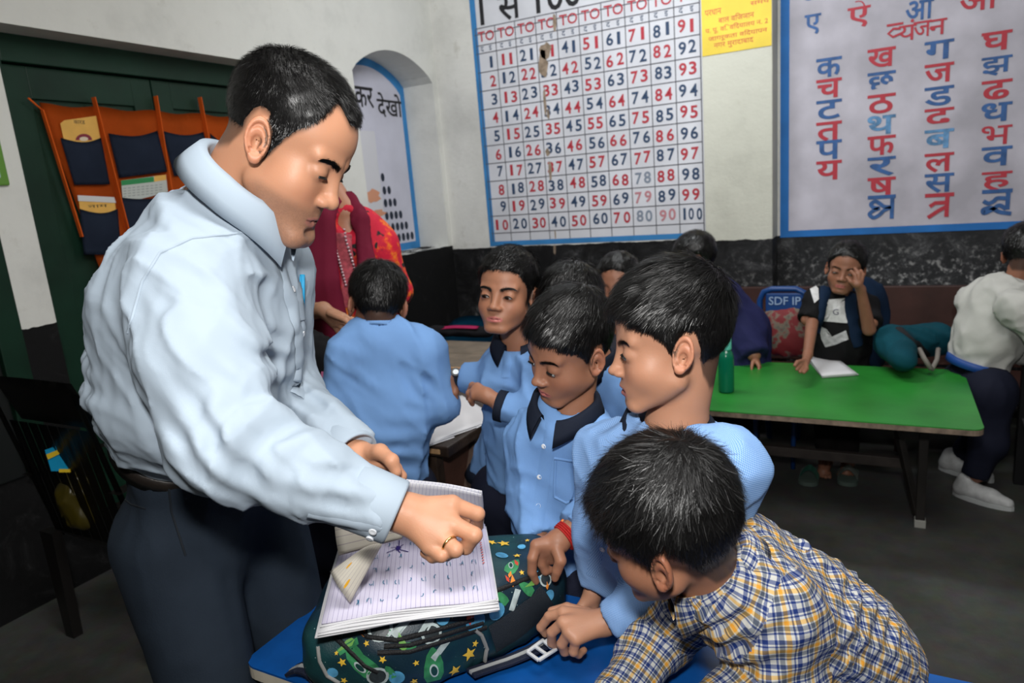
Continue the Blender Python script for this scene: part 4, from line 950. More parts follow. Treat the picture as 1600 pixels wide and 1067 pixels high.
def collar(parent, c, n, front, r, m, h0=.0, stand=.03, fall=.04, ratio=.85, open_=18, tipx=1.0, tilt=.35, name='collar', label=None, drop=0.0, flare=.010):
    """shirt collar: stand plus folded leaf around the neck axis n, opening towards 'front' (two pointed leaves)"""
    c = np.asarray(c, float); n = nrm(n); fr = nrm(np.asarray(front) - n * (np.asarray(front) @ n)); sx = np.cross(n, fr); K = 44; rows = []
    ths = np.linspace(math.radians(open_), 2 * PI - math.radians(open_), K)
    for th in ths:
        fx = math.cos(th); dirn = fr * fx + sx * math.sin(th) * ratio; fw = max(0, fx); dz = -drop * fw ** 2
        tipf = max(0, 1 - min(th, 2 * PI - th) / math.radians(open_ + 55)); fl = fall * (1 + .75 * tipf ** 2 * tipx)
        ro = r; q = c + n * (h0 + dz)
        st = stand * (1 - .35 * fw)
        prof = [(ro - .004, -.006), (ro - .003, st * .6), (ro - .002, st), (ro + .002, st + .003), (ro + flare * .6 + .003, st - .002), (ro + flare + .2 * fl * .5, st - fl * .55), (ro + flare + .25 * fl, st - fl), (ro + flare - .002 + .22 * fl, st - fl + .001), (ro + .003, st - .006)]
        sh = fr * 0 
        if tipf > 0: sh = (fr * .014 + sx * .006 * (1 if math.sin(th) > 0 else -1)) * tipf ** 2 * tipx
        rows.append([q + dirn * a + n * b + (sh if j in (5, 6, 7) else 0) for j, (a, b) in enumerate(prof)])
    V = np.array(rows); kk = V.shape[1]; I = np.arange(V.shape[0] * kk).reshape(-1, kk); F = np.stack([I[:-1, :-1], I[1:, :-1], I[1:, 1:], I[:-1, 1:]], -1).reshape(-1, 4)
    V = V.reshape(-1, 3); me = np_mesh(name, V, F, m); U = np.stack(np.meshgrid(ths * r, np.cumsum([0, .006, .012, .004, .008, .02, .02, .002, .03]), indexing='ij') + [np.zeros((K, kk))], -1).reshape(-1, 3); at = me.attributes.new('uvw', 'FLOAT_VECTOR', 'POINT'); at.data.foreach_set('vector', U.astype(np.float32).ravel()); return link(name, me, parent, **(dict(label=label) if label else {}))
M_skin_cache = {}
def skin_mat(): return mat('skin', (1, 1, 1), .48, .38, attr='Col', sss=.12, bump=(420, .05))
M_hairblack = mat('black_hair', (.0045, .0042, .0042), .36, .42)
M_hairdark = mat('dark_brown_hair', (.018, .013, .011), .36, .5)
def make_body(parent, h, prims, hands, skin, lip, hv=.0035, bv=.009, hav=.0035, neck=None, brow=1, stub=0, style=None, scalp=0, extra_head=(), label=None):
    """one body: head and neck, hands and limbs; coarser where clothes cover it"""
    parts = []
    if h is not None:
        c = h.c + h.wdir((0, .0, -.01)) * h.s; r_ = .155 * h.s
        fn = lambda P: smin(h.sdf(P), sd_prims(P, neck), .012 * h.s) if neck else h.sdf(P)
        lo = c - r_; hi = c + r_
        if neck: l2, h2 = prim_bounds(neck, .01); lo = np.minimum(lo, l2); hi = np.maximum(hi, h2)
        V, F = surface(fn, lo, hi, hv, 1.7); parts.append((V, F, head_colors(h, V, skin, lip, brow, stub, style, scalp)))
    if prims:
        lo, hi = prim_bounds(prims, .02); V, F = surface(lambda P: sd_prims(P, prims), lo, hi, bv); parts.append((V, F, np.tile(skin, (len(V), 1))))
    for hp in hands:
        lo, hi = prim_bounds(hp, .012); V, F = surface(lambda P: sd_prims(P, hp), lo, hi, hav); C = np.tile(skin, (len(V), 1)) * (.92 + .16 * vnoise(V * 60))[:, None]
        parts.append((V, F, C))
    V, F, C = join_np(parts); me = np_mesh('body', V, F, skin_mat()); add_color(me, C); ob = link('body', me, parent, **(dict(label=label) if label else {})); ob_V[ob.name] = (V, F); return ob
# ================================================================== PEOPLE
SK_MAN, LIP_MAN = (.52, .255, .150), (.38, .15, .12)
SK_A, SK_B, SK_C = (.42, .20, .118), (.33, .150, .088), (.28, .125, .075)
LIP_B = (.50, .15, .14)
def cloth(name, col, var=(9, .07), bump=(300, .08), rough=.8): return mat(name, col, rough, .15, var=var, bump=bump)
M_shirt = cloth('pale_blue_grey_cotton', (.36, .43, .505), var=(3, .03), bump=(700, .05))
M_trous = cloth('dark_slate_trouser_cloth', (.020, .029, .043), var=(12, .10))
M_trim = cloth('dark_navy_collar_cloth', (.010, .014, .026))
M_btn = mat('pearl_button', (.75, .78, .82), .2, .6)
M_unif = cloth('uniform_blue_cotton', (.165, .315, .60), var=(6, .10), bump=(600, .1))
M_navyt = cloth('navy_trouser_cloth', (.010, .012, .025))
def weave(name, ca, cb, sc=420):
    m = mat(name, ca, .75, .2, bump=(500, .06)); T = NT(m); a = T.n('ShaderNodeAttribute'); a.attribute_name = 'uvw'; c = T.n('ShaderNodeTexChecker', i3=sc); c.inputs[1].default_value = (*ca, 1); c.inputs[2].default_value = (*cb, 1)
    T.l(a.outputs['Vector'], c.inputs[0]); T.l(c.outputs[0], T.b.inputs['Base Color']); return m
M_weave = weave('fine_checked_uniform_cotton', (.13, .28, .58), (.30, .46, .74), 560)
def person(loc, label, group=None, cat='person'): return empty('person', tuple(map(float, loc)), label, cat, group)
def chain(pts, rs, k=.03, **kw): return [cone(pts[i], pts[i + 1], rs[i], rs[i + 1], k, **kw) for i in range(len(pts) - 1)]
def shoe(parent, ankle, d, m, L=.25, name='shoe', sole=None):
    a = np.asarray(ankle, float).copy(); a[2] = 0; d = nrm((d[0], d[1], 0)); s_ = L / .25; up = A3(0, 0, 1)
    pr = [cone(a + up * .045 * s_, a + d * .10 * s_ + up * .036 * s_, .040 * s_, .036 * s_, .03), cone(a + d * .10 * s_ + up * .034 * s_, a + d * .17 * s_ + up * .026 * s_, .036 * s_, .026 * s_, .02), cone(a - d * .02 * s_ + up * .04 * s_, a + up * .085 * s_, .036 * s_, .040 * s_, .02)]
    ob = garment(name, pr, m, parent, h=.008, cuts=[((0, 0, .012), (0, 0, -1))])
    x = np.cross(d, up); b = MB(); pts = [a + (d * (.07 * s_ + .128 * s_ * math.cos(t)) + x * .042 * s_ * math.sin(t)) for t in [2 * PI * k / 20 for k in range(20)]]
    b.slab(pts, (0, 0, 1), .018, 0); b.build('sole', sole or mat('dark_sole', (.02, .02, .02), .6), ob)

# ---------------------------------------------------------------- the man
def build_man():
    hd = Head(W(443, 231, 1.055), CV(.82, -.57, .0), CV(.57, .78, -.20), 'adult', 1.0, nose=1.06, chub=.6, jaw=.012)
    LAT = CV(.08, .03, 1)
    man = person((-1.13, .80, 0), 'man with short black hair in a pale blue shirt bending over the open notebook')
    nb_ = W(352, 322, 1.105)
    neck = [cone(hd.world((0, -.030, -.020))[0], nb_, .054, .056, .02), cone(nb_, W(330, 372, 1.13), .056, .072, .02)]
    rS, rE, rW_ = W(290, 442, 1.005), W(352, 690, .93), W(606, 795, .945)
    lS, lE, lW = W(415, 430, 1.27), W(430, 610, 1.30), W(548, 708, 1.155)
    # right hand: back of the hand to the viewer, fingers curled round the page edge
    s = 1.0
    def hp(x, y, d, r): return (W(x, y, d), r)
    def fing(pts, k=.003): return [cone(pts[i][0], pts[i + 1][0], pts[i][1], pts[i + 1][1], k) for i in range(len(pts) - 1)]
    wr = W(612, 797, .948)
    k1, k2, k3, k4 = W(706, 788, .955), W(706, 818, .938), W(692, 841, .930), W(671, 853, .930)
    RH = [cone(W(580, 790, .95), W(628, 800, .948), .026, .0285, .01)]
    for kk, rr in ((k1, .0150), (k2, .0150), (k3, .0145), (k4, .0135)): RH.append(cone(W(636, 800, .952) * .75 + kk * .25, kk, .0185, rr * .90, .014))
    RH += fing([(k1, .0120), (W(746, 803, .962), .0102), (W(744, 822, .985), .0092), (W(730, 829, .995), .0080)])
    RH += fing([(k2, .0122), (W(741, 836, .925), .0108), (W(728, 855, .938), .0098), (W(708, 858, .955), .0084)])
    RH += fing([(k3, .0116), (W(712, 859, .916), .0100), (W(697, 866, .935), .0090), (W(682, 862, .95), .0080)])
    RH += fing([(k4, .0105), (W(690, 868, .918), .0088), (W(676, 870, .932), .0080), (W(664, 864, .945), .0070)])
    RH += fing([(W(650, 800, .975), .0150), (W(690, 800, .995), .0130), (W(722, 806, 1.005), .0105), (W(740, 818, 1.0), .0088)], .008)
    # left hand: thumb side up, holding the page top
    LH = [cone(W(528, 697, 1.16), W(560, 712, 1.15), .025, .025, .01)]
    m1, m2, m3, m4 = W(600, 722, 1.135), W(596, 734, 1.15), W(590, 744, 1.165), W(583, 752, 1.18)
    for kk, rr in ((m1, .0125), (m2, .012), (m3, .0115), (m4, .010)): LH.append(cone(W(562, 716, 1.15), kk, .0210, rr, .012))
    LH += fing([(m1, .0108), (W(618, 731, 1.12), .0098), (W(627, 744, 1.125), .0088), (W(627, 754, 1.14), .0076)])
    LH += fing([(m2, .0100), (W(612, 745, 1.16), .0092), (W(616, 757, 1.17), .0082), (W(610, 763, 1.18), .0072)])
    LH += fing([(m3, .0098), (W(602, 755, 1.18), .0090), (W(604, 764, 1.19), .0080), (W(598, 768, 1.2), .0070)])
    LH += fing([(m4, .0088), (W(592, 762, 1.195), .0078), (W(594, 769, 1.2), .0070), (W(590, 772, 1.21), .0062)])
    LH += fing([(W(570, 708, 1.145), .0150), (W(594, 706, 1.115), .0125), (W(612, 720, 1.09), .0108), (W(619, 737, 1.09), .0086)], .006)
    body_pr = [cone(W(330, 400, 1.14), W(310, 520, 1.16), .10, .12, .05, LAT, 1.2), cone(W(310, 520, 1.16), W(304, 650, 1.24), .11, .09, .05, LAT, 1.15)]
    body_pr += chain([rS, rE, rW_], [.05, .040, .026]) + chain([lS, lE, lW], [.05, .040, .026])
    hipR, hipL = A3(-1.13, .72, .93), A3(-1.13, .895, .93); kR, kL = A3(-1.05, .70, .49), A3(-1.06, .90, .50); aR, aL = A3(-1.13, .69, .09), A3(-1.13, .91, .09)
    body_pr += chain([hipR, kR, aR], [.07, .048, .035]) + chain([hipL, kL, aL], [.07, .048, .035]) + [cone(hipR, hipL, .08, .08, .04)]
    body = make_body(man, hd, body_pr, [RH, LH], SK_MAN, LIP_MAN, hv=.0019, bv=.010, hav=.0022, neck=neck, brow=.85, stub=.42, style='man', scalp=.72)
    face_details(hd, man, M_hairblack, open_=.13, brow_n=800, look=(0, -.25))
    make_hair(hd, man, M_hairblack, 'man', (.0008, .0062, .0070), 30000, (.0040, .009), .0005, .0032, messy=.5, lift=.5, segs=2, comb=(0, .9, -.1), capcut=.007, seed=4)
    # shirt
    tor = [cone(W(342, 384, 1.125), W(318, 485, 1.14), .102, .138, .07, LAT, 1.22), cone(W(318, 485, 1.14), W(312, 600, 1.18), .138, .142, .06, LAT, 1.18), cone(W(312, 600, 1.18), W(302, 660, 1.24), .142, .120, .05, LAT, 1.15, fb=1)]
    tor += [cone(rS, W(350, 364, 1.09), .064, .056, .06), cone(lS, W(350, 360, 1.15), .070, .060, .06)]
    arm = [cone(rS, (rS + rE) / 2 + CV(-.02, 0, -.1) * .01, .072, .074, .035), cone((rS + rE) / 2, rE, .078, .068, .03), cone(rE, (rE + rW_) / 2, .068, .056, .03), cone((rE + rW_) / 2, rW_, .056, .041, .02, fb=1)]
    arm2 = [cone(lS, lE, .075, .066, .04), cone(lE, lW, .064, .042, .03, fb=1)]
    FF = [('n', fbasis(CV(.35, 1, 0), 2.8, 10), .0050), ('n', fbasis(CV(.75, -.6, .1), 4.5, 20), .0034), ('n', fbasis(CV(.2, 1, .2), 7, 30), .0014),
          ('w', W(160, 600, 1.15), .095, CV(.2, 1, 0), .050, .0110), ('w', W(175, 660, 1.18), .06, CV(.1, 1, .1), .040, .0060),
          ('w', W(350, 690, .87), .085, CV(.75, .6, 0), .044, .0050), ('w', W(420, 690, .9), .075, CV(.9, -.35, 0), .046, .0055), ('w', W(540, 750, .92), .060, CV(.35, .9, 0), .034, .0042),
          ('w', W(400, 520, 1.02), .085, CV(.7, .7, 0), .042, .0080), ('w', W(440, 610, 1.05), .075, CV(.8, .5, 0), .042, .0065), ('w', W(270, 330, 1.0), .09, CV(.6, .8, 0), .060, .0035), ('w', W(490, 640, 1.2), .07, CV(.6, .75, 0), .04, .005)]
    holes = [cone(nb_ - nrm(hd.c - nb_) * .035, hd.c, .066, .072, .01)]
    sh = garment('shirt', tor + arm + arm2, M_shirt, man, h=.0045, folds=FF, holes=holes, uv=False)
    bv = bvh_of(sh)
    # cuffs
    for (w, e, r, nm_) in ((rW_, rE, .043, 0), (lW, lE, .043, 1)):
        ax_ = nrm(w - e); V = MB().lathe(w - ax_ * .052, [(r + .001, 0), (r + .0035, .001), (r + .002, .062), (r + .0005, .0655), (r - .003, .0655), (r - .004, .045)], 36, ax_).build('cuff', M_shirt, sh, smooth=True)
    # collar, yoke seam, placket, pocket, buttons
    cc = W(381, 290, 1.055); cn = CV(.60, .72, -.34)
    collar(sh, cc, cn, CV(.74, -.66, .1), .070, M_shirt, h0=-.006, stand=.030, fall=.044, ratio=.88, open_=10, flare=.019, tipx=1.25)
    ribbon_on('placket', bv, [(428, 372), (440, 420), (456, 470), (465, 520), (468, 570), (462, 620)], .028, M_shirt, sh, .0055, sub=14)
    ribbon_on('shoulder_seam', bv, [(415, 358), (360, 366), (300, 372), (250, 395), (222, 440), (200, 520)], .004, M_shirt, sh, .0022)
    ribbon_on('sleeve_placket', bv, [(480, 806), (560, 822), (596, 828)], .016, M_shirt, sh, .002)
    ribbon_on('pocket', bv, [(470, 440), (471, 475), (472, 500)], .05, M_shirt, sh, .0028)
    for x, y in ((440, 392), (458, 452), (473, 522)): button_on(bv, x, y, .0055, M_btn, sh)
    bvc = bv
    ax_ = nrm(rW_ - rE)
    for fr, sdv in ((-.010, .55), (-.010, .95), (-.125, .5)):
        p = rW_ + ax_ * (.006 if fr > -.05 else -.115); dn = nrm(CV(0, -math.sin(sdv), -math.cos(sdv))); dn = nrm(dn - ax_ * (dn @ ax_)); rr = .0465 if fr > -.05 else .048
        MB().lathe(p - ax_ * .012 + dn * rr, [(.0050, -.001), (.0056, .0012), (.0050, .0024), (.003, .0017)], 12, dn).build('button', M_btn, sh, smooth=True)
    # trousers, belt
    wt = W(302, 660, 1.24); ax2 = nrm(W(302, 660, 1.24) - W(312, 600, 1.18))
    tr = [cone(wt - ax2 * .005, A3(-1.135, .80, .92), .117, .115, .05, LAT, 1.15)]
    tr += [cone(hipR, kR, .100, .072, .04), cone(kR, aR, .072, .062, .03, fb=4), cone(hipL, kL, .100, .072, .04), cone(kL, aL, .072, .062, .03, fb=4)]
    to = garment('trousers', tr, M_trous, man, h=.008, folds=[('n', fbasis((0, 0, 1), 4, 14), .004), ('w', kR, .12, (0, 0, 1), .06, .004), ('w', W(420, 800, 1.2), .1, CV(.7, .7, 0), .05, .005)], cuts=[(wt - ax2 * .002, -ax2)])
    bvt = bvh_of(to)
    lat2 = nrm(LAT - ax2 * (LAT @ ax2)); fwd2 = np.cross(ax2, lat2)
    pts = [wt + ax2 * .012 + (fwd2 * math.cos(t) * .121 + lat2 * math.sin(t) * .121 * 1.15) for t in np.linspace(0, 2 * PI, 41)]
    V = []; 
    for p in pts:
        o_ = nrm(p - wt - ax2 * ((p - wt) @ ax2)); V += [p - ax2 * .018, p - ax2 * .018 + o_ * .003, p + ax2 * .018 + o_ * .003, p + ax2 * .018]
    F = np.array([(4 * i + j, 4 * i + (j + 1) % 4, 4 * i + 4 + (j + 1) % 4, 4 * i + 4 + j) for i in range(40) for j in range(4)])
    link('belt', np_mesh('belt', np.array(V), F, mat('dark_brown_leather', (.016, .012, .010), .4, .5, bump=(200, .1))), to)
    for (x, y) in ((196, 716), (273, 738)):
        p, n = camhit(bvt, x, y + 6, .004)
        if p is not None: MB().bar(p + ax2 * -.030 + n * .004, p + ax2 * .022 + n * .003, .011, .004, up=n, bev=.001).build('belt_loop', M_trous, to)
    for pl in ([(200, 752), (225, 764)], [(192, 778), (205, 788), (228, 795)], [(262, 745), (268, 800), (290, 868)]):
        ribbon_on('trouser_seam', bvt, pl, .004, mat('very_dark_seam', (.010, .014, .020), .7), to, .0012)
    for a in (aR, aL): shoe(man, a + A3(0, 0, 0), (1, 0, 0), mat('black_shoe_leather', (.012, .011, .010), .35), .27)
    # gold ring
    rp = W(702, 850, .922); MB().lathe(rp, [(.0112, -.002), (.0126, -.001), (.0126, .001), (.0112, .002), (.0105, 0)], 24, nrm(W(712, 859, .916) - k3)).build('ring', mat('gold_ring', (.75, .52, .22), .25, .5, metal=1), man, smooth=True)
    pp_, pn_ = camhit(bv, 467, 440, .006)
    if pp_ is not None:
        pen = empty('pen', tuple(pp_), 'blue capped pen clipped in the pocket of the pale blue shirt', 'pen'); MB().tube([pp_ - CV(0, 1, 0) * .05, pp_ + CV(0, 1, 0) * .012], .0045, 10).build('cap', mat('bright_blue_pen_cap', (.03, .33, .60), .3), pen); MB().bar(pp_ + CV(0, 1, 0) * .008 + CV(-.2, 0, -1) * .006, pp_ - CV(0, 1, 0) * .03 + CV(-.2, 0, -1) * .006, .003, .002).build('clip', mat('blue_clip', (.05, .4, .7), .3), pen)
    return man
def kid(label, hd, neckb, tor, lat, arms, hands, shirt=None, skin=SK_A, hair='boy', hkw=None, face=None, hv=.0035, legs=None, group=None, neck_r=(.040, .046), folds=None, sh_h=.007, uv=False, col=None, trouser=None, hole_r=.052, thin=.72, brow=.8, mouth_lip=LIP_B, tr_r=(.085, .06, .045), body_label=None, feet='shoe', shirt_name='shirt', mhair=None, extra=()):
    """child: tor = [(point, radius)...] from the chest to the hem; lat = axis across the shoulders; arms = [(points, radii)]; legs = [(points)]"""
    base = legs[0][-1] if legs else tor[-1][0]; root = person((base[0], base[1], 0), label, group)
    lat = nrm(lat); nk = [cone(hd.world((0, -.028, -.015))[0], neckb, neck_r[0], neck_r[1], .018)] + [cone(neckb, tor[0][0], neck_r[1], neck_r[1] * 1.3, .02)] if hd else None
    tp = [np.asarray(p, float) for p, r in tor]; trr = [r for p, r in tor]; front = nrm(np.cross(tp[0] - tp[-1], lat))
    bp = [cone(tp[i], tp[i + 1] if i < len(tp) - 2 else tp[i + 1] * .8 + tp[i] * .2, trr[i] * .72, min(.07, trr[i + 1] * .6), .04, front, thin, fb=(1 if i == len(tp) - 2 else 0)) for i in range(len(tp) - 1)]
    for P, R_ in arms: bp += chain(P, [min(.034, r * .62) for r in R_], .02)
    hands = list(hands)
    for P, R_ in arms[len(hands):]: hands.append(hand_prims(P[-1] + nrm(P[-1] - P[-2]) * .012, P[-1] - P[-2], np.cross(nrm(P[-1] - P[-2]), CV(.3, .2, 1)), .135, (.35, .4, .45, .5), wr=.02) + [cone(P[-2], P[-1], .022, .020, .01)])
    if legs and feet:
        fd = nrm((hd.R[0, 1], hd.R[1, 1], 0)) if hd else A3(0, 1, 0)
        for P in legs:
            a = np.array([P[-1][0], P[-1][1], 0])
            if feet == 'bare': hands.append([cone(a + A3(0, 0, .05), a + fd * .09 + A3(0, 0, .028), .032, .026, .02), cone(a + A3(0, 0, .10), a - fd * .02 + A3(0, 0, .03), .028, .030, .02)] + [cone(a + fd * .08 + np.cross(fd, A3(0, 0, 1)) * o_ + A3(0, 0, .018), a + fd * (.125 - abs(o_ + .012) * .5) + np.cross(fd, A3(0, 0, 1)) * o_ * 1.25 + A3(0, 0, .014), .010, .009, .006) for o_ in (-.026, -.012, .0, .012, .024)])
            else: shoe(root, a, fd, mat('black_school_shoe', (.015, .014, .014), .4), .19)
    for P in (legs or []): bp += chain(P, [r * .72 for r in tr_r[:len(P)]], .02)
    bd = make_body(root, hd, bp, hands, skin, mouth_lip, hv=hv, bv=.010, hav=hv if hv < .004 else .0042, neck=nk, brow=brow, style=hair if hair in HL else None, scalp=.8, label=body_label)
    if hd: make_hair(hd, root, mhair or M_hairblack, hair, **(hkw or {}))
    if face is not None and hd: face_details(hd, root, M_hairblack, **face)
    g = [cone(tp[i], tp[i + 1], trr[i], trr[i + 1], .05, front, thin, fb=(1 if i == len(tp) - 2 else 0)) for i in range(len(tp) - 1)]
    g += list(extra)
    for P, R_ in arms:
        g += [cone(P[i], P[i + 1], R_[i], R_[i + 1], .025, fb=(1 if i == len(P) - 2 else 0)) for i in range(len(P) - 1)]; g.append(cone(P[0], neckb * .6 + tp[0] * .4, R_[0] * .95, R_[0] * .8, .05))
    holes = [cone(neckb - nrm(hd.c - neckb) * .02, hd.c, hole_r, hole_r, .01)] if hd else []
    sh = garment(shirt_name, g, shirt or M_unif, root, h=sh_h, folds=folds or [('n', fbasis((0, 0, 1), 4, 15), .0062), ('n', fbasis(CV(.8, -.5, .2), 7, 24), .0036)], holes=holes, uv=uv)
    if legs:
        tg = []
        for P in legs: tg += [cone(P[i], P[i + 1], tr_r[i], tr_r[i + 1], .04, fb=(1 if i == len(P) - 2 else 0)) for i in range(len(P) - 1)]
        tg.append(cone(legs[0][0], legs[-1][0], tr_r[0] * 1.05, tr_r[0] * 1.05, .04)); garment('trousers', tg, trouser or M_navyt, root, h=.010, folds=[('n', fbasis((0, 0, 1), 5, 16), .004)])
    if col: collar(sh, **col)
    return root, sh, bd
def stand_legs(hip, lat, sep=.065, h=None, foot=None):
    hip = np.asarray(hip, float); l = nrm((lat[0], lat[1], 0)); out = []
    for s_ in (-1, 1):
        a = hip + l * sep * s_; f_ = np.array([a[0], a[1], .05]) if foot is None else np.asarray(foot) + l * sep * s_
        out.append([a, a * .5 + f_ * .5 + A3(0, 0, 0), f_])
    return out
M_slip = mat('green_slipper', (.08, .30, .22), .5)

# ---------------------------------------------------------------- boy in the middle, smiling, in profile (checked uniform shirt)
def boy_profile():
    hd = Head(W(1053, 544, 1.030), CV(-.975, -.14, .11), CV(-.17, .97, -.16), 'child', 1.0, mouth='open', chub=.6)
    lat = CV(.88, -.05, -.42); nb_ = W(1056, 668, 1.07)
    LS, LE, LW_ = W(1122, 735, 1.02), W(1128, 862, 1.08), W(968, 966, 1.155)
    RS, RE, RW_ = W(955, 715, 1.16), W(935, 830, 1.22), W(930, 900, 1.25)
    # left hand lying on the table, fingers to the left
    w = W(945, 972, 1.165); f_ = lambda pts: [cone(pts[i][0], pts[i + 1][0], pts[i][1], pts[i + 1][1], .0025) for i in range(len(pts) - 1)]
    k = [W(880, 957, 1.18), W(880, 972, 1.155), W(889, 987, 1.14), W(900, 998, 1.135)]
    hp = [cone(W(975, 960, 1.15), w, .0215, .020, .01)] + [cone(w, q, .0175, .0115, .010) for q in k]
    hp += f_([(k[0], .0095), (W(858, 963, 1.19), .0085), (W(845, 980, 1.20), .0075), (W(852, 990, 1.21), .0065)])
    hp += f_([(k[1], .0095), (W(862, 988, 1.165), .0085), (W(862, 1004, 1.18), .0076), (W(870, 1010, 1.19), .0066)])
    hp += f_([(k[2], .0095), (W(878, 1006, 1.15), .0085), (W(882, 1018, 1.16), .0076), (W(892, 1018, 1.17), .0066)])
    hp += f_([(k[3], .0088), (W(896, 1018, 1.14), .0078), (W(904, 1022, 1.15), .0068), (W(912, 1016, 1.16), .006)])
    hp += f_([(W(920, 960, 1.185), .0110), (W(886, 950, 1.20), .0095), (W(862, 955, 1.205), .0076)])
    legs = stand_legs(W(990, 985, 1.40), lat, .06)
    r, sh, bd = kid('smiling boy in sharp profile with swept dark hair and fine checked blue shirt', hd, nb_, [(W(1040, 735, 1.10), .098), (W(1020, 830, 1.19), .100), (W(1000, 950, 1.32), .098)], lat,
        [([LS, LE, LW_], [.056, .047, .034]), ([RS, RE, RW_], [.048, .040, .034])], [hp], M_weave, (.47, .235, .145), 'boy',
        dict(thick=(.0045, .012, .014), strands=24000, length=(.009, .030), width=.0007, vox=.0033, messy=.30, lift=.22, comb=(0, 1.3, -.1), seed=11), dict(open_=.42, look=(.0, -.12), brow_n=380), hv=.0020, legs=legs, sh_h=.006, uv=True,
        col=dict(c=W(1043, 668, 1.068), n=CV(.05, .93, -.32), front=CV(-.75, -.35, -.55), r=.056, m=M_trim, h0=.0, stand=.022, fall=.042, open_=34, ratio=1.05, flare=.012, drop=.03), neck_r=(.040, .044), hole_r=.056)
    bv = bvh_of(sh)
    ribbon_on('placket', bv, [(988, 690), (968, 740), (940, 830), (925, 900)], .022, M_weave, sh, .002)
    for x, y in ((980, 712), (942, 858)): button_on(bv, x, y, .0048, M_btn, sh)
    b_ = LW_; a_ = nrm(LW_ - LE); MB().lathe(b_ - a_ * .012, [(.035, 0), (.0365, .001), (.0365, .016), (.034, .017)], 28, a_).build('cuff_band', M_trim, sh, smooth=True)
# ---------------------------------------------------------------- small boy looking down, plain blue shirt, thread bracelets
def boy_centre():
    hd = Head(W(894, 549, 1.332), CV(-.81, -.43, -.40), CV(-.22, .83, -.50), 'child', 1.0, chub=.9)
    lat = CV(.93, .05, -.36); nb_ = W(896, 632, 1.38)
    f_ = lambda pts: [cone(pts[i][0], pts[i + 1][0], pts[i][1], pts[i + 1][1], .0025) for i in range(len(pts) - 1)]
    LS, LE, LW_ = W(932, 690, 1.34), W(938, 790, 1.28), W(893, 826, 1.24)
    w = W(872, 846, 1.225); k = [W(838, 852, 1.215), W(846, 862, 1.225), W(854, 868, 1.235), W(862, 872, 1.24)]
    hp = [cone(W(900, 822, 1.24), w, .0205, .0185, .01)] + [cone(w, q, .0165, .0112, .010) for q in k]
    hp += f_([(k[0], .0100), (W(832, 872, 1.21), .0092), (W(831, 894, 1.215), .0080), (W(837, 908, 1.225), .0068)])
    hp += f_([(k[1], .0095), (W(846, 880, 1.23), .0085), (W(852, 892, 1.235), .0078), (W(860, 890, 1.24), .0068)])
    hp += f_([(k[2], .0090), (W(850, 884, 1.245), .0080), (W(856, 894, 1.25), .0072), (W(862, 892, 1.25), .0062)])
    hp += f_([(W(870, 858, 1.21), .0115), (W(876, 876, 1.20), .0100), (W(870, 892, 1.205), .0086), (W(867, 903, 1.21), .0070)])
    RS, RE, RW_ = W(832, 690, 1.41), W(828, 790, 1.42), W(842, 838, 1.38)
    legs = stand_legs(W(880, 900, 1.52), lat, .055)
    r, sh, bd = kid('small boy looking down, plain blue shirt, red bracelets, his hand on the printed backpack', hd, nb_, [(W(880, 690, 1.39), .092), (W(882, 780, 1.43), .094), (W(878, 902, 1.50), .098)], lat,
        [([LS, LE, LW_], [.044, .038, .034]), ([RS, RE, RW_], [.042, .038, .034])], [hp], M_unif, SK_B, 'boy',
        dict(thick=(.0045, .009, .011), strands=16000, length=(.009, .024), width=.0008, vox=.0038, messy=.35, lift=.2, comb=(.1, 1.2, -.2), seed=12), dict(open_=.20, look=(0, -.12), brow_n=260, white=(.30, .27, .25)), hv=.0024, legs=legs, sh_h=.006,
        col=dict(c=W(884, 632, 1.355), n=CV(-.02, .90, -.42), front=CV(-.62, -.35, -.70), r=.056, m=M_trim, h0=.0, stand=.020, fall=.030, open_=16, ratio=1.05, flare=.010, drop=.02), hole_r=.054, thin=.62, neck_r=(.035, .040))
    bv = bvh_of(sh)
    ribbon_on('placket', bv, [(862, 660), (850, 740), (842, 800), (838, 850)], .026, M_unif, sh, .0022)
    for x, y in ((850, 697), (843, 745), (841, 790)): button_on(bv, x, y, .0050, M_btn, sh)
    for pl in ([(868, 718), (866, 776), (885, 786), (905, 776), (908, 722)], [(866, 716), (908, 722)]): ribbon_on('pocket_edge', bv, pl, .006, M_unif, sh, .0026)
    ax_ = nrm(w - W(900, 822, 1.24)); c_ = W(884, 838, 1.232)
    b = MB()
    for i, (o_, rr, mi) in enumerate(((-.004, .0245, 0), (.000, .0248, 0), (.004, .0245, 0), (.008, .0240, 0))): b.lathe(c_ - ax_ * .006 + ax_ * o_, [(rr, 0), (rr + .002, .001), (rr + .002, .0028), (rr, .0038)], 24, ax_)
    b.build('bracelet', mat('red_thread', (.45, .015, .012), .7, bump=(500, .4)), bd, label='red thread bracelet')
    MB().lathe(c_ - ax_ * .016, [(.0255, 0), (.0272, .001), (.0272, .0022), (.0255, .003)], 24, nrm(ax_ + CV(.2, .2, 0))).build('bracelet', mat('orange_bangle', (.75, .20, .03), .3), bd, label='thin orange bangle')
    b = MB()
    for i in range(9): q = c_ + nrm(CV(.9, -.25 - .08 * i, -.5 + .02 * i)) * (.0275 + .002 * (i % 2)) + CV(0, -1, 0) * .0035 * i * .8; b.lathe(q, [(.0008, -.003), (.0030, -.0014), (.0034, 0), (.0030, .0014), (.0008, .003)], 8)
    b.build('charm_beads', mat('silver_gold_bead', (.75, .62, .45), .2, .6, metal=.9), bd, kind='stuff')
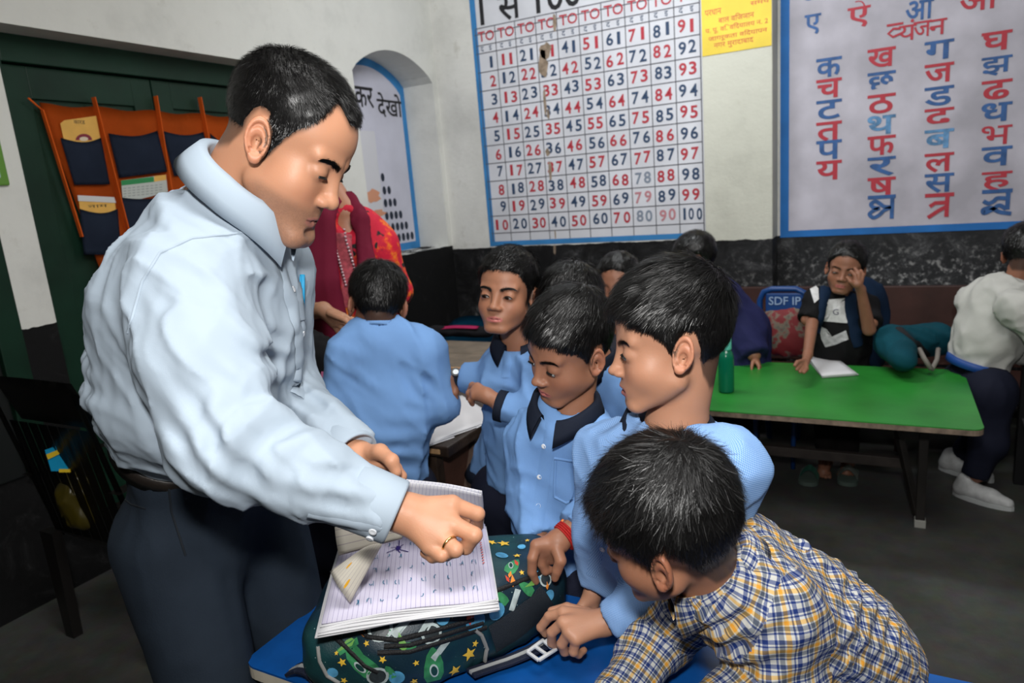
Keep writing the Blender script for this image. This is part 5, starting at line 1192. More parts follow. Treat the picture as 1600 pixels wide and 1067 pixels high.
# ---------------------------------------------------------------- boy at the wooden desk, face to the viewer, wrist watch
def boy_watch():
    hd = Head(W(793, 465, 1.76), CV(-.36, -.09, -.93), CV(.07, .99, -.08), 'child', 1.0, chub=.3)
    lat = CV(.95, -.05, -.28); nb_ = W(812, 532, 1.83); f_ = lambda pts: [cone(pts[i][0], pts[i + 1][0], pts[i][1], pts[i + 1][1], .003) for i in range(len(pts) - 1)]
    RS, RE, RW_ = W(790, 572, 1.86), W(775, 598, 1.84), W(728, 590, 1.90)
    LS, LE, LW_ = W(850, 575, 1.78), W(842, 650, 1.72), W(782, 634, 1.74)
    w1 = W(712, 594, 1.92); h1 = [cone(W(726, 590, 1.90), w1, .021, .019, .01)] + [cone(w1, W(x, y, d), .0165, .0115, .01) for x, y, d in ((700, 606, 1.93), (706, 610, 1.92), (711, 613, 1.91))] + f_([(W(700, 606, 1.93), .0095), (W(697, 622, 1.94), .009), (W(699, 634, 1.94), .0075)]) + f_([(W(706, 610, 1.92), .0095), (W(705, 626, 1.93), .009), (W(707, 637, 1.93), .0075)]) + f_([(W(711, 613, 1.91), .009), (W(712, 628, 1.92), .0085), (W(714, 637, 1.92), .007)])
    w2 = W(760, 618, 1.76); h2 = [cone(W(778, 628, 1.75), w2, .021, .019, .01)] + [cone(w2, W(x, y, d), .0165, .0115, .01) for x, y, d in ((746, 604, 1.78), (741, 611, 1.78), (742, 619, 1.77))] + f_([(W(746, 604, 1.78), .0095), (W(738, 602, 1.80), .009), (W(734, 609, 1.81), .0075)]) + f_([(W(741, 611, 1.78), .0095), (W(733, 614, 1.79), .009), (W(732, 622, 1.8), .0075)]) + f_([(W(742, 619, 1.77), .009), (W(736, 625, 1.78), .0085), (W(738, 631, 1.79), .007)])
    legs = stand_legs(W(818, 775, 2.0), lat, .06)
    r, sh, bd = kid('boy with a wristwatch turning his face to the viewer beside the wooden desk', hd, nb_, [(W(820, 585, 1.87), .098), (W(822, 660, 1.90), .100), (W(815, 752, 1.97), .108)], lat,
        [([RS, RE, RW_], [.046, .040, .034]), ([LS, LE, LW_], [.048, .044, .038])], [h1, h2], M_unif, SK_B, 'boyhi',
        dict(thick=(.0035, .008, .010), strands=9000, length=(.007, .020), width=.0011, vox=.0045, messy=.35, lift=.3, comb=(.3, 1, -.1), seed=13), dict(open_=.40, look=(.14, -.06), brow_n=200, white=(.34, .31, .29)), hv=.003, legs=legs,
        col=dict(c=W(812, 532, 1.828), n=CV(0, .96, -.27), front=CV(-.35, -.25, -.90), r=.052, m=M_trim, h0=.0, stand=.022, fall=.036, open_=20, ratio=1.1, flare=.012, drop=.02))
    bv = bvh_of(sh); ribbon_on('placket', bv, [(792, 552), (790, 590)], .026, M_unif, sh, .002)
    a_ = nrm(w1 - RW_); MB().lathe(RW_ + a_ * .006, [(.0235, 0), (.026, .001), (.026, .016), (.0235, .017)], 22, a_).build('wristwatch', mat('black_watch_strap', (.010, .010, .012), .4), bd, label='black wristwatch')
    MB().lathe(W(712, 582, 1.885), [(.0125, -.003), (.0135, .003), (.012, .0045)], 22, CV(0, .5, -.86)).build('watch_face', mat('watch_case', (.02, .02, .022), .3), bd); MB().lathe(W(712, 581, 1.879), [(.0075, -.001), (.0078, .001)], 18, CV(0, .5, -.86)).build('watch_dial', mat('white_watch_dial', (.75, .8, .82), .3), bd)
    a_ = nrm(LW_ - LE); MB().lathe(LW_ - a_ * .012, [(.0385, 0), (.0405, .001), (.040, .020), (.037, .022)], 24, a_).build('cuff_band', M_trim, sh, smooth=True)
# ---------------------------------------------------------------- boy seen from behind
def boy_back():
    hd = Head(W(590, 483, 1.88), CV(-.26, -.12, .95), CV(.0, .985, .13), 'child', .99)
    lat = CV(1, 0, .05); nb_ = W(594, 514, 1.88)
    RS, RE, RW_ = W(662, 552, 1.90), W(688, 632, 1.93), W(655, 652, 2.02); LS, LE, LW_ = W(541, 552, 1.86), W(522, 630, 1.88), W(540, 655, 1.98)
    legs = stand_legs(W(600, 770, 2.05), lat, .065)
    hp = hand_prims(W(640, 655, 2.05), CV(-.9, -.1, .3), CV(0, 1, 0), .13, (.5, .5, .5, .5), wr=.02)
    r, sh, bd = kid('boy in plain blue with his back to the viewer, arm on the wooden desk', hd, nb_, [(W(600, 558, 1.89), .122), (W(598, 650, 1.92), .122), (W(597, 748, 2.0), .122)], lat,
        [([RS, RE, RW_], [.050, .044, .038]), ([LS, LE, LW_], [.046, .042, .036])], [hp], M_unif, SK_C, 'boy',
        dict(thick=(.006, .010, .010), strands=14000, length=(.014, .028), width=.0010, vox=.0042, messy=.45, lift=.3, comb=(-.2, .0, -.1), whorl=(.0, -.035, .13), seed=14), None, hv=.0035, legs=legs,
        folds=[('n', fbasis((0, 0, 1), 3, 11), .0060), ('n', fbasis(CV(.7, -.6, 0), 5, 20), .0030), ('w', W(600, 725, 1.9), .12, CV(.3, 1, 0), .055, .0055), ('w', W(660, 590, 1.85), .05, CV(.8, .6, 0), .04, .004), ('w', W(560, 560, 1.85), .06, CV(.7, .7, 0), .05, .003)], thin=.62,
        col=dict(c=W(594, 514, 1.88), n=CV(0, .92, .30), front=CV(0, -.3, .95), r=.054, m=M_unif, h0=-.008, stand=.020, fall=.020, open_=20, flare=.006))
# ---------------------------------------------------------------- boy half hidden between the others
def boy_hidden():
    hd = Head(W(896, 492, 1.78), CV(-.70, -.50, -.50), CV(-.2, .86, -.44), 'child', 1.03)
    lat = CV(.9, 0, -.4); nb_ = W(925, 560, 1.82); legs = stand_legs(W(930, 760, 2.0), lat, .06)
    LS, LE, LW_ = W(985, 615, 1.80), W(990, 690, 1.8), W(950, 720, 1.75); RS, RE, RW_ = W(890, 600, 1.88), W(885, 680, 1.9), W(880, 730, 1.85)
    r, sh, bd = kid('boy whose hair and ear show between the small boy and the one in profile', hd, nb_, [(W(930, 610, 1.86), .100), (W(930, 690, 1.9), .100), (W(925, 770, 1.98), .105)], lat, [([LS, LE, LW_], [.046, .040, .036]), ([RS, RE, RW_], [.046, .04, .036])], [], M_unif, SK_A, 'boyhi',
        dict(thick=(.007, .013, .014), strands=7000, length=(.010, .024), width=.0011, vox=.0048, messy=.4, lift=.3, seed=15), dict(open_=.2, brow_n=80), hv=.0036, legs=legs, sh_h=.009,
        col=dict(c=W(925, 562, 1.82), n=CV(0, .93, -.36), front=CV(-.6, -.35, -.7), r=.056, m=M_trim, h0=0, stand=.024, fall=.045, open_=18, flare=.012, drop=.02))
def child_far():
    hd = Head(W(966, 452, 2.45), CV(-.4, -.2, -.9), CV(0, 1, -.1), 'child', 1.0); lat = CV(1, 0, -.2); legs = stand_legs(W(985, 690, 2.6), lat, .06)
    kid('far child of whom only dark hair shows against the black dado', hd, W(975, 515, 2.5), [(W(982, 555, 2.5), .095), (W(985, 680, 2.6), .1)], lat, [([W(1030, 560, 2.5), W(1035, 630, 2.5), W(1010, 660, 2.4)], [.042, .038, .034])], [], cloth('dark_grey_shirt', (.03, .03, .04)), SK_C, 'girl', dict(thick=(.010, .012, .012), strands=2500, length=(.014, .022), width=.0016, vox=.006), None, hv=.006, legs=legs, sh_h=.012)
# ---------------------------------------------------------------- boy in the plaid shirt lying over the table
def plaid_mat():
    m = mat('plaid_cotton', (.6, .6, .6), .75, .2, bump=(600, .06)); T = NT(m); a = T.n('ShaderNodeAttribute'); a.attribute_name = 'uvw'; s = T.n('ShaderNodeSeparateXYZ'); T.l(a.outputs['Vector'], s.inputs[0]); per = .034
    WH, BL, YE, GR = (.52, .52, .50), (.018, .050, .20), (.62, .36, .06), (.11, .13, .17)
    st = [(0, WH), (.14, BL), (.29, WH), (.35, BL), (.41, WH), (.50, YE), (.64, WH), (.69, GR), (.84, WH), (.89, BL), (.96, WH)]
    out = []
    for ax in (0, 1):
        mu = T.n('ShaderNodeMath', operation='MULTIPLY', i1=1 / per); T.l(s.outputs[ax], mu.inputs[0]); fr = T.n('ShaderNodeMath', operation='FRACT'); T.l(mu.outputs[0], fr.inputs[0]); r = ramp(T, fr.outputs[0], st); r.color_ramp.interpolation = 'CONSTANT'; out.append(r.outputs[0])
    c = mixc(T, .5, out[0], out[1]); c2 = mixc(T, 1.0, out[0], out[1], 'MULTIPLY'); T.l(mixc(T, .55, c, mixc(T, 1.0, c2, (1.7, 1.7, 1.7), 'MULTIPLY')), T.b.inputs['Base Color']); return m
def boy_plaid():
    hd = Head(W(1054, 834, .90), CV(-.823, -.195, .533), CV(-.396, .871, -.292), 'child', 1.05)
    lat = CV(.35, -.5, -.75); nb_ = W(1108, 893, .945)
    f0 = fbasis(CV(.9, -.4, .1), 6, 20)
    LS, LE, LW_ = W(1205, 960, .93), W(1215, 1075, .93), W(1090, 1130, .90)
    RS, RE, RW_ = W(1085, 930, 1.10), W(1035, 990, 1.12), W(955, 1115, 1.03)
    M_pl = plaid_mat()
    legs = [[W(1350, 1000, 1.19), W(1330, 1150, 1.45), W(1310, 1250, 1.75)], [W(1400, 1010, 1.10), W(1390, 1180, 1.35), W(1370, 1300, 1.6)]]
    legs = [[A3(-.12, 1.225, .60), A3(-.12, 1.25, .34), A3(-.12, 1.29, .05)], [A3(.0, 1.225, .60), A3(.01, 1.25, .34), A3(.02, 1.29, .05)]]
    hp = hand_prims(W(950, 1125, 1.03), CV(-.5, -.8, -.1), CV(0, .6, -.8), .13, (.4, .4, .4, .4), wr=.02)
    r, sh, bd = kid('boy in a yellow and blue plaid shirt leaning low over the blue table', hd, nb_, [(W(1148, 918, .97), .086), (W(1245, 965, 1.02), .094), (W(1315, 1000, 1.06), .092), (W(1368, 1030, 1.10), .084)], lat,
        [([LS, LE, LW_], [.056, .050, .040]), ([RS, RE, RW_], [.050, .046, .038])], [hp], M_pl, SK_B, 'boy',
        dict(thick=(.007, .012, .013), strands=30000, length=(.016, .034), width=.0007, vox=.0033, messy=.55, lift=.14, comb=(-.2, .4, -.1), whorl=(.005, -.045, .128), seed=16, segs=5), None, hv=.0024, legs=legs, sh_h=.0045, uv=True, thin=.85,
        folds=[('n', fbasis(CV(.8, -.45, .2), 5, 17), .0045), ('n', fbasis(CV(.2, 1, .2), 8, 22), .0028), ('w', W(1190, 850, .98), .09, CV(.75, .65, 0), .03, .004), ('w', W(1150, 1000, .9), .08, CV(.5, -.8, 0), .035, .005), ('w', W(1330, 960, 1.0), .12, CV(.6, -.8, 0), .03, .003)],
        col=dict(c=W(1122, 900, .952), n=CV(-.62, .72, -.20), front=CV(-.60, -.75, .1), r=.060, m=M_pl, h0=.010, stand=.020, fall=.034, open_=14, flare=.012, drop=.0), neck_r=(.040, .044), hole_r=.050, extra=[cone(W(1160, 868, 1.03), W(1240, 940, 1.05), .060, .07, .05)], trouser=cloth('dark_shorts', (.02, .02, .03)), tr_r=(.075, .06, .045))
# ---------------------------------------------------------------- woman in the red kurta
def kurta_mat():
    m = mat('red_floral_cotton', (.6, .02, .04), .7, .25); T = NT(m); tc = T.n('ShaderNodeTexCoord'); v = T.n('ShaderNodeTexVoronoi', i2=16); T.l(tc.outputs['Object'], v.inputs['Vector'])
    n = T.n('ShaderNodeTexNoise', i2=14, i3=4, i4=.6); T.l(tc.outputs['Object'], n.inputs[0]); n2 = T.n('ShaderNodeTexNoise', i2=9, i3=2); mp = T.n('ShaderNodeMapping'); mp.inputs[1].default_value = (5, 3, 1); T.l(tc.outputs['Object'], mp.inputs[0]); T.l(mp.outputs[0], n2.inputs[0]); n2.inputs[2].default_value = 17; n.inputs[2].default_value = 20
    r = ramp(T, n.outputs['Fac'], [(.0, (.50, .01, .03)), (.50, (.60, .015, .045)), (.56, (.75, .05, .03)), (.62, (.80, .22, .02)), (.68, (.55, .02, .04))])
    r2 = ramp(T, n2.outputs['Fac'], [(0, (0, 0, 0)), (.60, (0, 0, 0)), (.63, (1, 1, 1))]); c = mixc(T, r2.outputs[0], r.outputs[0], (.02, .02, .022)); T.l(c, T.b.inputs['Base Color']); return m
def woman():
    hd = Head(W(488, 258, 2.46), CV(-.35, -.42, -.84), CV(-.12, .90, -.42), 'adult', .93); lat = CV(.98, -.03, -.12); w_ = person(W(545, 520, 2.5) * A3(1, 1, 0), 'woman in a red floral kurta with a maroon scarf standing behind the man', cat='person')
    nb_ = W(540, 338, 2.44); M_k = kurta_mat(); M_d = cloth('maroon_scarf_cloth', (.17, .012, .035), var=(6, .12))
    nk = [cone(hd.world((0, -.03, -.02))[0], nb_, .046, .052, .02), cone(nb_, W(545, 372, 2.46), .055, .09, .02)]
    RS, RE, RW_ = W(486, 378, 2.42), W(452, 455, 2.45), W(462, 492, 2.36); LS, LE, LW_ = W(592, 384, 2.46), W(620, 455, 2.52), W(596, 500, 2.42)
    ft = A3(W(545, 520, 2.5)[0], W(545, 520, 2.5)[1], .06); tor = [(W(546, 385, 2.47), .150), (W(545, 450, 2.50), .135), (W(545, 540, 2.55), .150), (ft + A3(0, 0, .40), .19)]
    fr = nrm(np.cross(tor[0][0] - tor[-1][0], lat)); bp = [cone(tor[i][0], tor[i + 1][0], tor[i][1] * .8, tor[i + 1][1] * .8, .04, fr, .68) for i in range(2)] + chain([RS, RE, RW_], [.04, .034, .024]) + chain([LS, LE, LW_], [.04, .034, .024])
    f_ = lambda pts: [cone(pts[i][0], pts[i + 1][0], pts[i][1], pts[i + 1][1], .003) for i in range(len(pts) - 1)]
    wr = W(505, 484, 2.28); hp = [cone(RW_, wr, .030, .0235, .01), cone(W(470, 487, 2.34), wr, .030, .0235, .01)]; ks = [W(536, 494, 2.25), W(532, 500, 2.26), W(527, 505, 2.27), W(521, 507, 2.28)]
    hp += [cone(wr, q, .020, .012, .012) for q in ks] + f_([(ks[0], .0105), (W(552, 500, 2.26), .009), (W(556, 510, 2.27), .0078)]) + f_([(ks[1], .0105), (W(545, 508, 2.27), .009), (W(549, 517, 2.28), .0078)]) + f_([(ks[2], .0100), (W(537, 515, 2.28), .009), (W(541, 522, 2.29), .0075)]) + f_([(ks[3], .0095), (W(528, 518, 2.29), .008), (W(532, 524, 2.3), .007)]) + f_([(W(515, 490, 2.25), .011), (W(540, 500, 2.22), .0095), (W(548, 508, 2.22), .0078)])
    for (a, q) in ((ft + A3(-.08, 0, 0), 0), (ft + A3(.08, 0, 0), 1)): bp += chain([tor[2][0] + (a - ft), a + A3(0, 0, .4), a], [.07, .045, .03])
    bd = make_body(w_, hd, bp, [hp], (.45, .235, .145), LIP_B, hv=.0045, bv=.012, hav=.0045, neck=nk, style='long', scalp=.8)
    make_hair(hd, w_, M_hairblack, 'long', (.008, .012, .010), 5000, (.03, .04), .0012, .006, seed=21, comb=(0, -1, -.4))
    face_details(hd, w_, M_hairblack, open_=.2, brow_n=60)
    g = [cone(tor[i][0], tor[i + 1][0], tor[i][1], tor[i + 1][1], .05, fr, .68, fb=(1 if i == 2 else 0)) for i in range(3)] + [cone(RS, RE, .056, .050, .03), cone(RE, RW_ * .55 + RE * .45, .050, .046, .02, fb=1), cone(LS, LE, .058, .052, .03), cone(LE, LW_ * .6 + LE * .4, .050, .046, .02, fb=1), cone(RS, W(530, 350, 2.44), .05, .05, .06), cone(LS, W(552, 356, 2.46), .045, .035, .06)]
    ku = garment('kurta', g, M_k, w_, h=.009, folds=[('n', fbasis((0, 0, 1), 3, 12), .005)], holes=[cone(nb_ - CV(0, .03, .02), hd.c, .07, .07, .01), cone(W(542, 345, 2.36), W(545, 362, 2.36), .045, .02, .02)])
    bv = bvh_of(ku)
    ribbon_on('yoke_panel', bv, [(536, 365), (540, 400), (546, 440), (548, 480)], .055, mat('pink_floral_yoke', (.55, .10, .13), .7, var=(40, .5)), ku, .003)
    b = MB()
    for (xa, ya), (xb, yb) in (((521, 372), (541, 445)), ((537, 360), (560, 440))):
        for t in np.linspace(0, 1, 16):
            p, n = camhit(bv, xa + (xb - xa) * t, ya + (yb - ya) * t, .004)
            if p is not None: b.lathe(p, [(.0048, -.002), (.0048, .002), (.002, .004)], 8, n)
    b.build('sequin_trim', mat('silver_pink_sequin', (.75, .55, .60), .3, .6, metal=.3), ku, kind='stuff')
    sc = [cone(W(524, 318, 2.40), W(500, 352, 2.36), .024, .036, .008, CV(.2, 0, 1), .5), cone(W(500, 352, 2.36), W(500, 440, 2.34), .054, .062, .008, CV(.1, 0, 1), .42), cone(W(500, 440, 2.34), W(526, 560, 2.40), .064, .075, .008, CV(.1, 0, 1), .40, fb=1),
          cone(W(545, 312, 2.44), W(566, 345, 2.38), .022, .028, .008, CV(-.1, 0, 1), .5), cone(W(566, 345, 2.38), W(578, 440, 2.34), .028, .034, .008, CV(-.2, 0, 1), .45), cone(W(578, 440, 2.34), W(580, 560, 2.38), .034, .036, .008, CV(-.2, 0, 1), .45, fb=1)]
    garment('scarf', sc, M_d, w_, h=.008, folds=[('n', fbasis(CV(.05, 1, 0), 2, 26), .006)])
# ---------------------------------------------------------------- child in the black T-shirt
def child_black():
    hd = Head(W(448, 470, 2.05), CV(.1, -.3, -.9), CV(0, .95, -.3), 'child', .95); lat = CV(1, 0, -.1); M_b = cloth('black_tee_cotton', (.008, .008, .009)); legs = stand_legs(W(485, 705, 2.2), lat, .06)
    hp = hand_prims(W(470, 640, 1.95), CV(.1, -.9, -.2), CV(-1, 0, 0), .12, (.4, .4, .4, .4), wr=.018)
    r, sh, bd = kid('child in a black T-shirt with a green and pink print behind the man', hd, W(458, 530, 2.08), [(W(482, 568, 2.1), .092), (W(488, 640, 2.13), .090), (W(488, 700, 2.18), .092)], lat, [([W(436, 560, 2.05), W(430, 610, 2.0)], [.042, .040]), ([W(514, 560, 2.12), W(520, 605, 2.1)], [.036, .036])], [[cone(W(430, 600, 2.0), W(470, 640, 1.95), .024, .018, .01)] + hp], M_b, SK_B, 'boy', dict(thick=(.008, .012, .012), strands=2500, length=(.012, .02), width=.0014, vox=.006), None, hv=.005, legs=legs, sh_h=.009)
    bv = bvh_of(sh)
    for cx_, cy_, w2, h2, mt in ((492, 590, 16, 22, 'g'), (506, 586, 10, 14, 'p'), (504, 606, 12, 12, 'g'), (488, 600, 6, 8, 'p')):
        L = Letters(); P = []
        for k in range(8):
            a = 2 * PI * k / 8; p, n = camhit(bv, cx_ + w2 / 2 * math.cos(a) * (1.2 if k % 2 else .9), cy_ + h2 / 2 * math.sin(a) * (1.2 if k % 2 else .85), .002)
            if p is not None: P.append(p)
        if len(P) > 2: L.poly(P); L.build('shirt_print', mat('mint_print', (.16, .50, .30), .6, var=(60, .3)) if mt == 'g' else mat('pink_print', (.60, .16, .30), .6, var=(60, .3)), sh)
# ---------------------------------------------------------------- girl behind the green table
def girl():
    D = 3.3 / 2.9; hd = Head(W(1320, 424, 2.9 * D), CV(-.50, -.24, -.83), CV(.06, .955, -.29), 'child', 1.12, chub=.4); lat = CV(.97, 0, -.2); M_b = cloth('black_tee_cotton', (.008, .008, .009)); nb_ = W(1313, 462, 3.36)
    RS, RE = W(1277, 470, 3.36), W(1262, 500, 3.32); LS, LE = W(1352, 478, 3.36), W(1362, 505, 3.25)
    f_ = lambda pts: [cone(pts[i][0], pts[i + 1][0], pts[i][1], pts[i + 1][1], .003) for i in range(len(pts) - 1)]
    wR = W(1262, 555, 3.15); hR = [cone(W(1270, 495, 3.32), wR, .030, .021, .01), cone(wR, W(1258, 568, 3.08), .021, .017, .01)] + [x for i, (px, py) in enumerate(((1246, 566), (1249, 572), (1254, 576), (1260, 577))) for x in f_([(W(1258, 564, 3.09), .013), (W(px, py, 3.04), .010), (W(px - 4, py + 5, 3.02), .008)])]
    wL = W(1345, 452, 3.14); hL = [cone(W(1358, 515, 3.22), wL, .030, .020, .01), cone(wL, W(1340, 444, 3.12), .020, .019, .01)] + f_([(W(1338, 440, 3.12), .012), (W(1336, 430, 3.12), .0095), (W(1330, 424, 3.13), .008)]) + f_([(W(1341, 438, 3.12), .012), (W(1342, 427, 3.12), .0095), (W(1336, 420, 3.13), .008)]) + f_([(W(1345, 440, 3.12), .012), (W(1348, 430, 3.12), .0095), (W(1345, 423, 3.13), .008)]) + f_([(W(1337, 446, 3.12), .012), (W(1329, 440, 3.12), .0095), (W(1324, 434, 3.13), .008)])
    legs = [[W(1290, 600, 3.5), W(1292, 620, 3.36), W(1290, 722, 3.50)], [W(1322, 602, 3.5), W(1325, 622, 3.36), W(1325, 722, 3.48)]]
    for l in legs: l[2][2] = max(l[2][2], .09)
    r, sh, bd = kid('girl with her hand to her forehead behind the green table, black and white T-shirt', hd, nb_, [(W(1315, 492, 3.38), .125), (W(1314, 530, 3.40), .120), (W(1312, 572, 3.46), .130)], lat, [([RS, RE], [.055, .052]), ([LS, LE], [.050, .046])], [hR, hL], M_b, SK_C, 'girl', feet='bare', hkw=
        dict(thick=(.006, .009, .008), strands=4000, length=(.012, .022), width=.0016, vox=.006, comb=(0, -1, 0), messy=.15), face=dict(open_=.12, brow_n=60), hv=.0045, legs=legs, sh_h=.010, trouser=cloth('black_leggings', (.012, .010, .010)), tr_r=(.085, .065, .045))
    bv = bvh_of(sh); M_w = mat('white_tee_print', (.62, .62, .62), .7, var=(60, .12))
    def patch(name, pts, m, off=.003, n=10):
        P = []
        pts = np.array(pts, float); c = pts.mean(0); V = []; F = []
        q, nn = camhit(bv, *c, off)
        if q is None: return
        V.append(q); k = 0; K = 4 * len(pts)
        for ring in (.5, 1.0):
            for i in range(len(pts)):
                for s_ in range(4):
                    p = pts[i] * (1 - s_ / 4) + pts[(i + 1) % len(pts)] * s_ / 4; p = c + (p - c) * ring; h_, nn = camhit(bv, *p, off); V.append(h_ if h_ is not None else V[-1])
        for i in range(K): j = (i + 1) % K; F.append((0, 1 + i, 1 + j)); F.append((1 + i, 1 + K + i, 1 + K + j)); F.append((1 + i, 1 + K + j, 1 + j))
        link(name, np_mesh(name, np.array(V), F, m, False), sh)
    patch('white_panel', [(1294, 468), (1324, 466), (1326, 505), (1280, 501), (1284, 484)], M_w); patch('white_shoulder', [(1266, 452), (1278, 446), (1279, 468), (1272, 474)], M_w, .004); patch('white_shoulder', [(1348, 447), (1356, 444), (1358, 456), (1352, 458)], M_w, .004)
    patch('butterfly_print', [(1280, 508), (1292, 514), (1300, 528), (1322, 516), (1325, 530), (1306, 538), (1290, 542), (1284, 530)], mat('grey_butterfly_print', (.42, .42, .43), .7, var=(50, .3)), .004)
    L = Letters(); p, n = camhit(bv, 1306, 487, .006)
    if p is not None: ex = nrm(np.cross(n, A3(0, 0, 1))) * -1; ex = ex if ex @ CV(1, 0, 0) > 0 else -ex; ey = nrm(np.cross(n, ex)); ey = ey if ey[2] > 0 else -ey; L.add('G', p, ex, ey, h=.028); L.build('shirt_letter', mat('dark_print_letter', (.05, .05, .1), .6), sh)
    # the backpack she wears
    bp = empty('school_backpack', tuple(W(1370, 510, 3.5)), 'dark navy backpack worn by the girl behind the green table', 'backpack'); M_n = cloth('dark_navy_nylon', (.006, .018, .045))
    garment('bag_body', [cone(W(1345, 475, 3.62), W(1350, 540, 3.66), .14, .14, .03, CV(0, 0, 1), .55)], M_n, bp, h=.014, folds=[('n', fbasis((0, 0, 1), 4, 12), .006)])
    for pl in ([(1292, 440), (1288, 460), (1285, 490), (1276, 520)], [(1330, 458), (1328, 480), (1332, 505), (1342, 540)]): ribbon_on('strap', bv, pl, .052, M_n, bp, .010)
    for x, y in ((1265, 748), (1325, 748)):
        p = onz(x, y, .0); s_ = empty('slipper', tuple(p), ('green slipper lying under the green table, farther left' if x < 1300 else 'pale slipper under the green table, right of the other one'), 'slipper')
        rslab(MB(), p[0] - .045, p[0] + .045, p[1] - .10, p[1] + .10, .002, .022, .04).build('sole', mat('dark_slipper_sole', (.10, .14, .12), .6), s_)
        MB().grid(lambda u, v: (p[0] - .042 + .084 * u, p[1] - .05 + .07 * v, .022 + .045 * math.sin(PI * u)), 10, 4, t=.004).build('strap', M_slip if x < 1300 else mat('pale_slipper_strap', (.35, .40, .36), .5), s_)
# ---------------------------------------------------------------- boy in white at the right
def boy_white():
    hd = Head(W(1602, 402, 2.95), CV(.75, -.20, .55), CV(.05, 1, -.05), 'child', 1.1); lat = CV(.55, 0, -.8); nb_ = W(1585, 450, 2.98); M_w = cloth('white_shirt_cotton', (.50, .50, .47), var=(8, .08))
    LS, LE, LW_ = W(1520, 470, 3.05), W(1560, 540, 3.1), W(1610, 560, 3.0); RS, RE, RW_ = W(1588, 480, 2.80), W(1630, 530, 2.75), W(1660, 535, 2.8)
    hip = W(1520, 600, 3.08); f1, f2 = onz(1510, 757, .06), onz(1486, 718, .06)
    legs = [[W(1545, 610, 2.98), W(1545, 690, 3.02), f1 + A3(.03, 0, .05)], [W(1510, 600, 3.12), W(1540, 680, 3.18), f2 + A3(.05, 0, .05)]]
    r, sh, bd = kid('boy in a crumpled white shirt and dark trousers at the green table\'s right end', hd, nb_, [(W(1560, 475, 2.98), .125), (W(1545, 520, 3.0), .120), (W(1525, 572, 3.05), .115)], lat, [([LS, LE, LW_], [.050, .046, .04]), ([RS, RE, RW_], [.060, .052, .04])], [], M_w, SK_C, 'boy',
        dict(thick=(.010, .014, .014), strands=3500, length=(.014, .022), width=.0016, vox=.006), None, hv=.005, legs=legs, sh_h=.009, feet=None, folds=[('n', fbasis(CV(.6, .5, 0), 4, 14), .008), ('n', fbasis(CV(-.3, 1, 0), 6, 18), .005)], tr_r=(.095, .068, .052), thin=.8,
        col=dict(c=W(1583, 446, 2.97), n=CV(.35, .93, 0), front=CV(.9, -.3, .3), r=.060, m=M_w, h0=-.004, stand=.020, fall=.030, open_=18))
    MB().lathe(W(1526, 566, 3.05), [(.112, -.02), (.118, -.018), (.118, .012), (.112, .014)], 30, nrm(W(1545, 520, 3.0) - W(1525, 572, 3.05))).build('belt', mat('royal_blue_belt', (.01, .06, .26), .5), r, smooth=True)
    M_sn = mat('white_sneaker', (.52, .53, .53), .5, var=(30, .2))
    for a in (f1, f2): shoe(r, a, (.9, -.5, 0), M_sn, .24, 'sneaker', mat('white_sneaker_sole', (.5, .52, .52), .5))
# ---------------------------------------------------------------- child in navy at the left end of the green table
def child_navy():
    hd = Head(W(1090, 410, 3.55), CV(-.85, -.3, .35), CV(0, .97, -.2), 'child', 1.22); lat = CV(.8, 0, -.5); M_n = cloth('navy_blue_coat_cloth', (.018, .020, .075), var=(5, .12)); nb_ = W(1108, 440, 3.55); legs = stand_legs(W(1150, 600, 3.75), lat, .07)
    r, sh, bd = kid('child in a navy blue coat with a white collar behind the green bottle', hd, nb_, [(W(1122, 470, 3.56), .12), (W(1142, 520, 3.60), .18), (W(1140, 572, 3.62), .20)], lat, [([W(1132, 475, 3.52), W(1165, 525, 3.50), W(1178, 555, 3.44)], [.08, .085, .07])], [], M_n, SK_B, 'boy', dict(thick=(.008, .012, .013), strands=3000, length=(.012, .022), width=.0016, vox=.006), None, hv=.005, legs=legs, sh_h=.011, shirt_name='coat',
        col=dict(c=W(1112, 446, 3.54), n=CV(-.35, .93, 0), front=CV(-.9, -.3, .3), r=.072, m=mat('white_collar_cloth', (.6, .6, .6), .7), h0=-.004, stand=.018, fall=.024, open_=18))
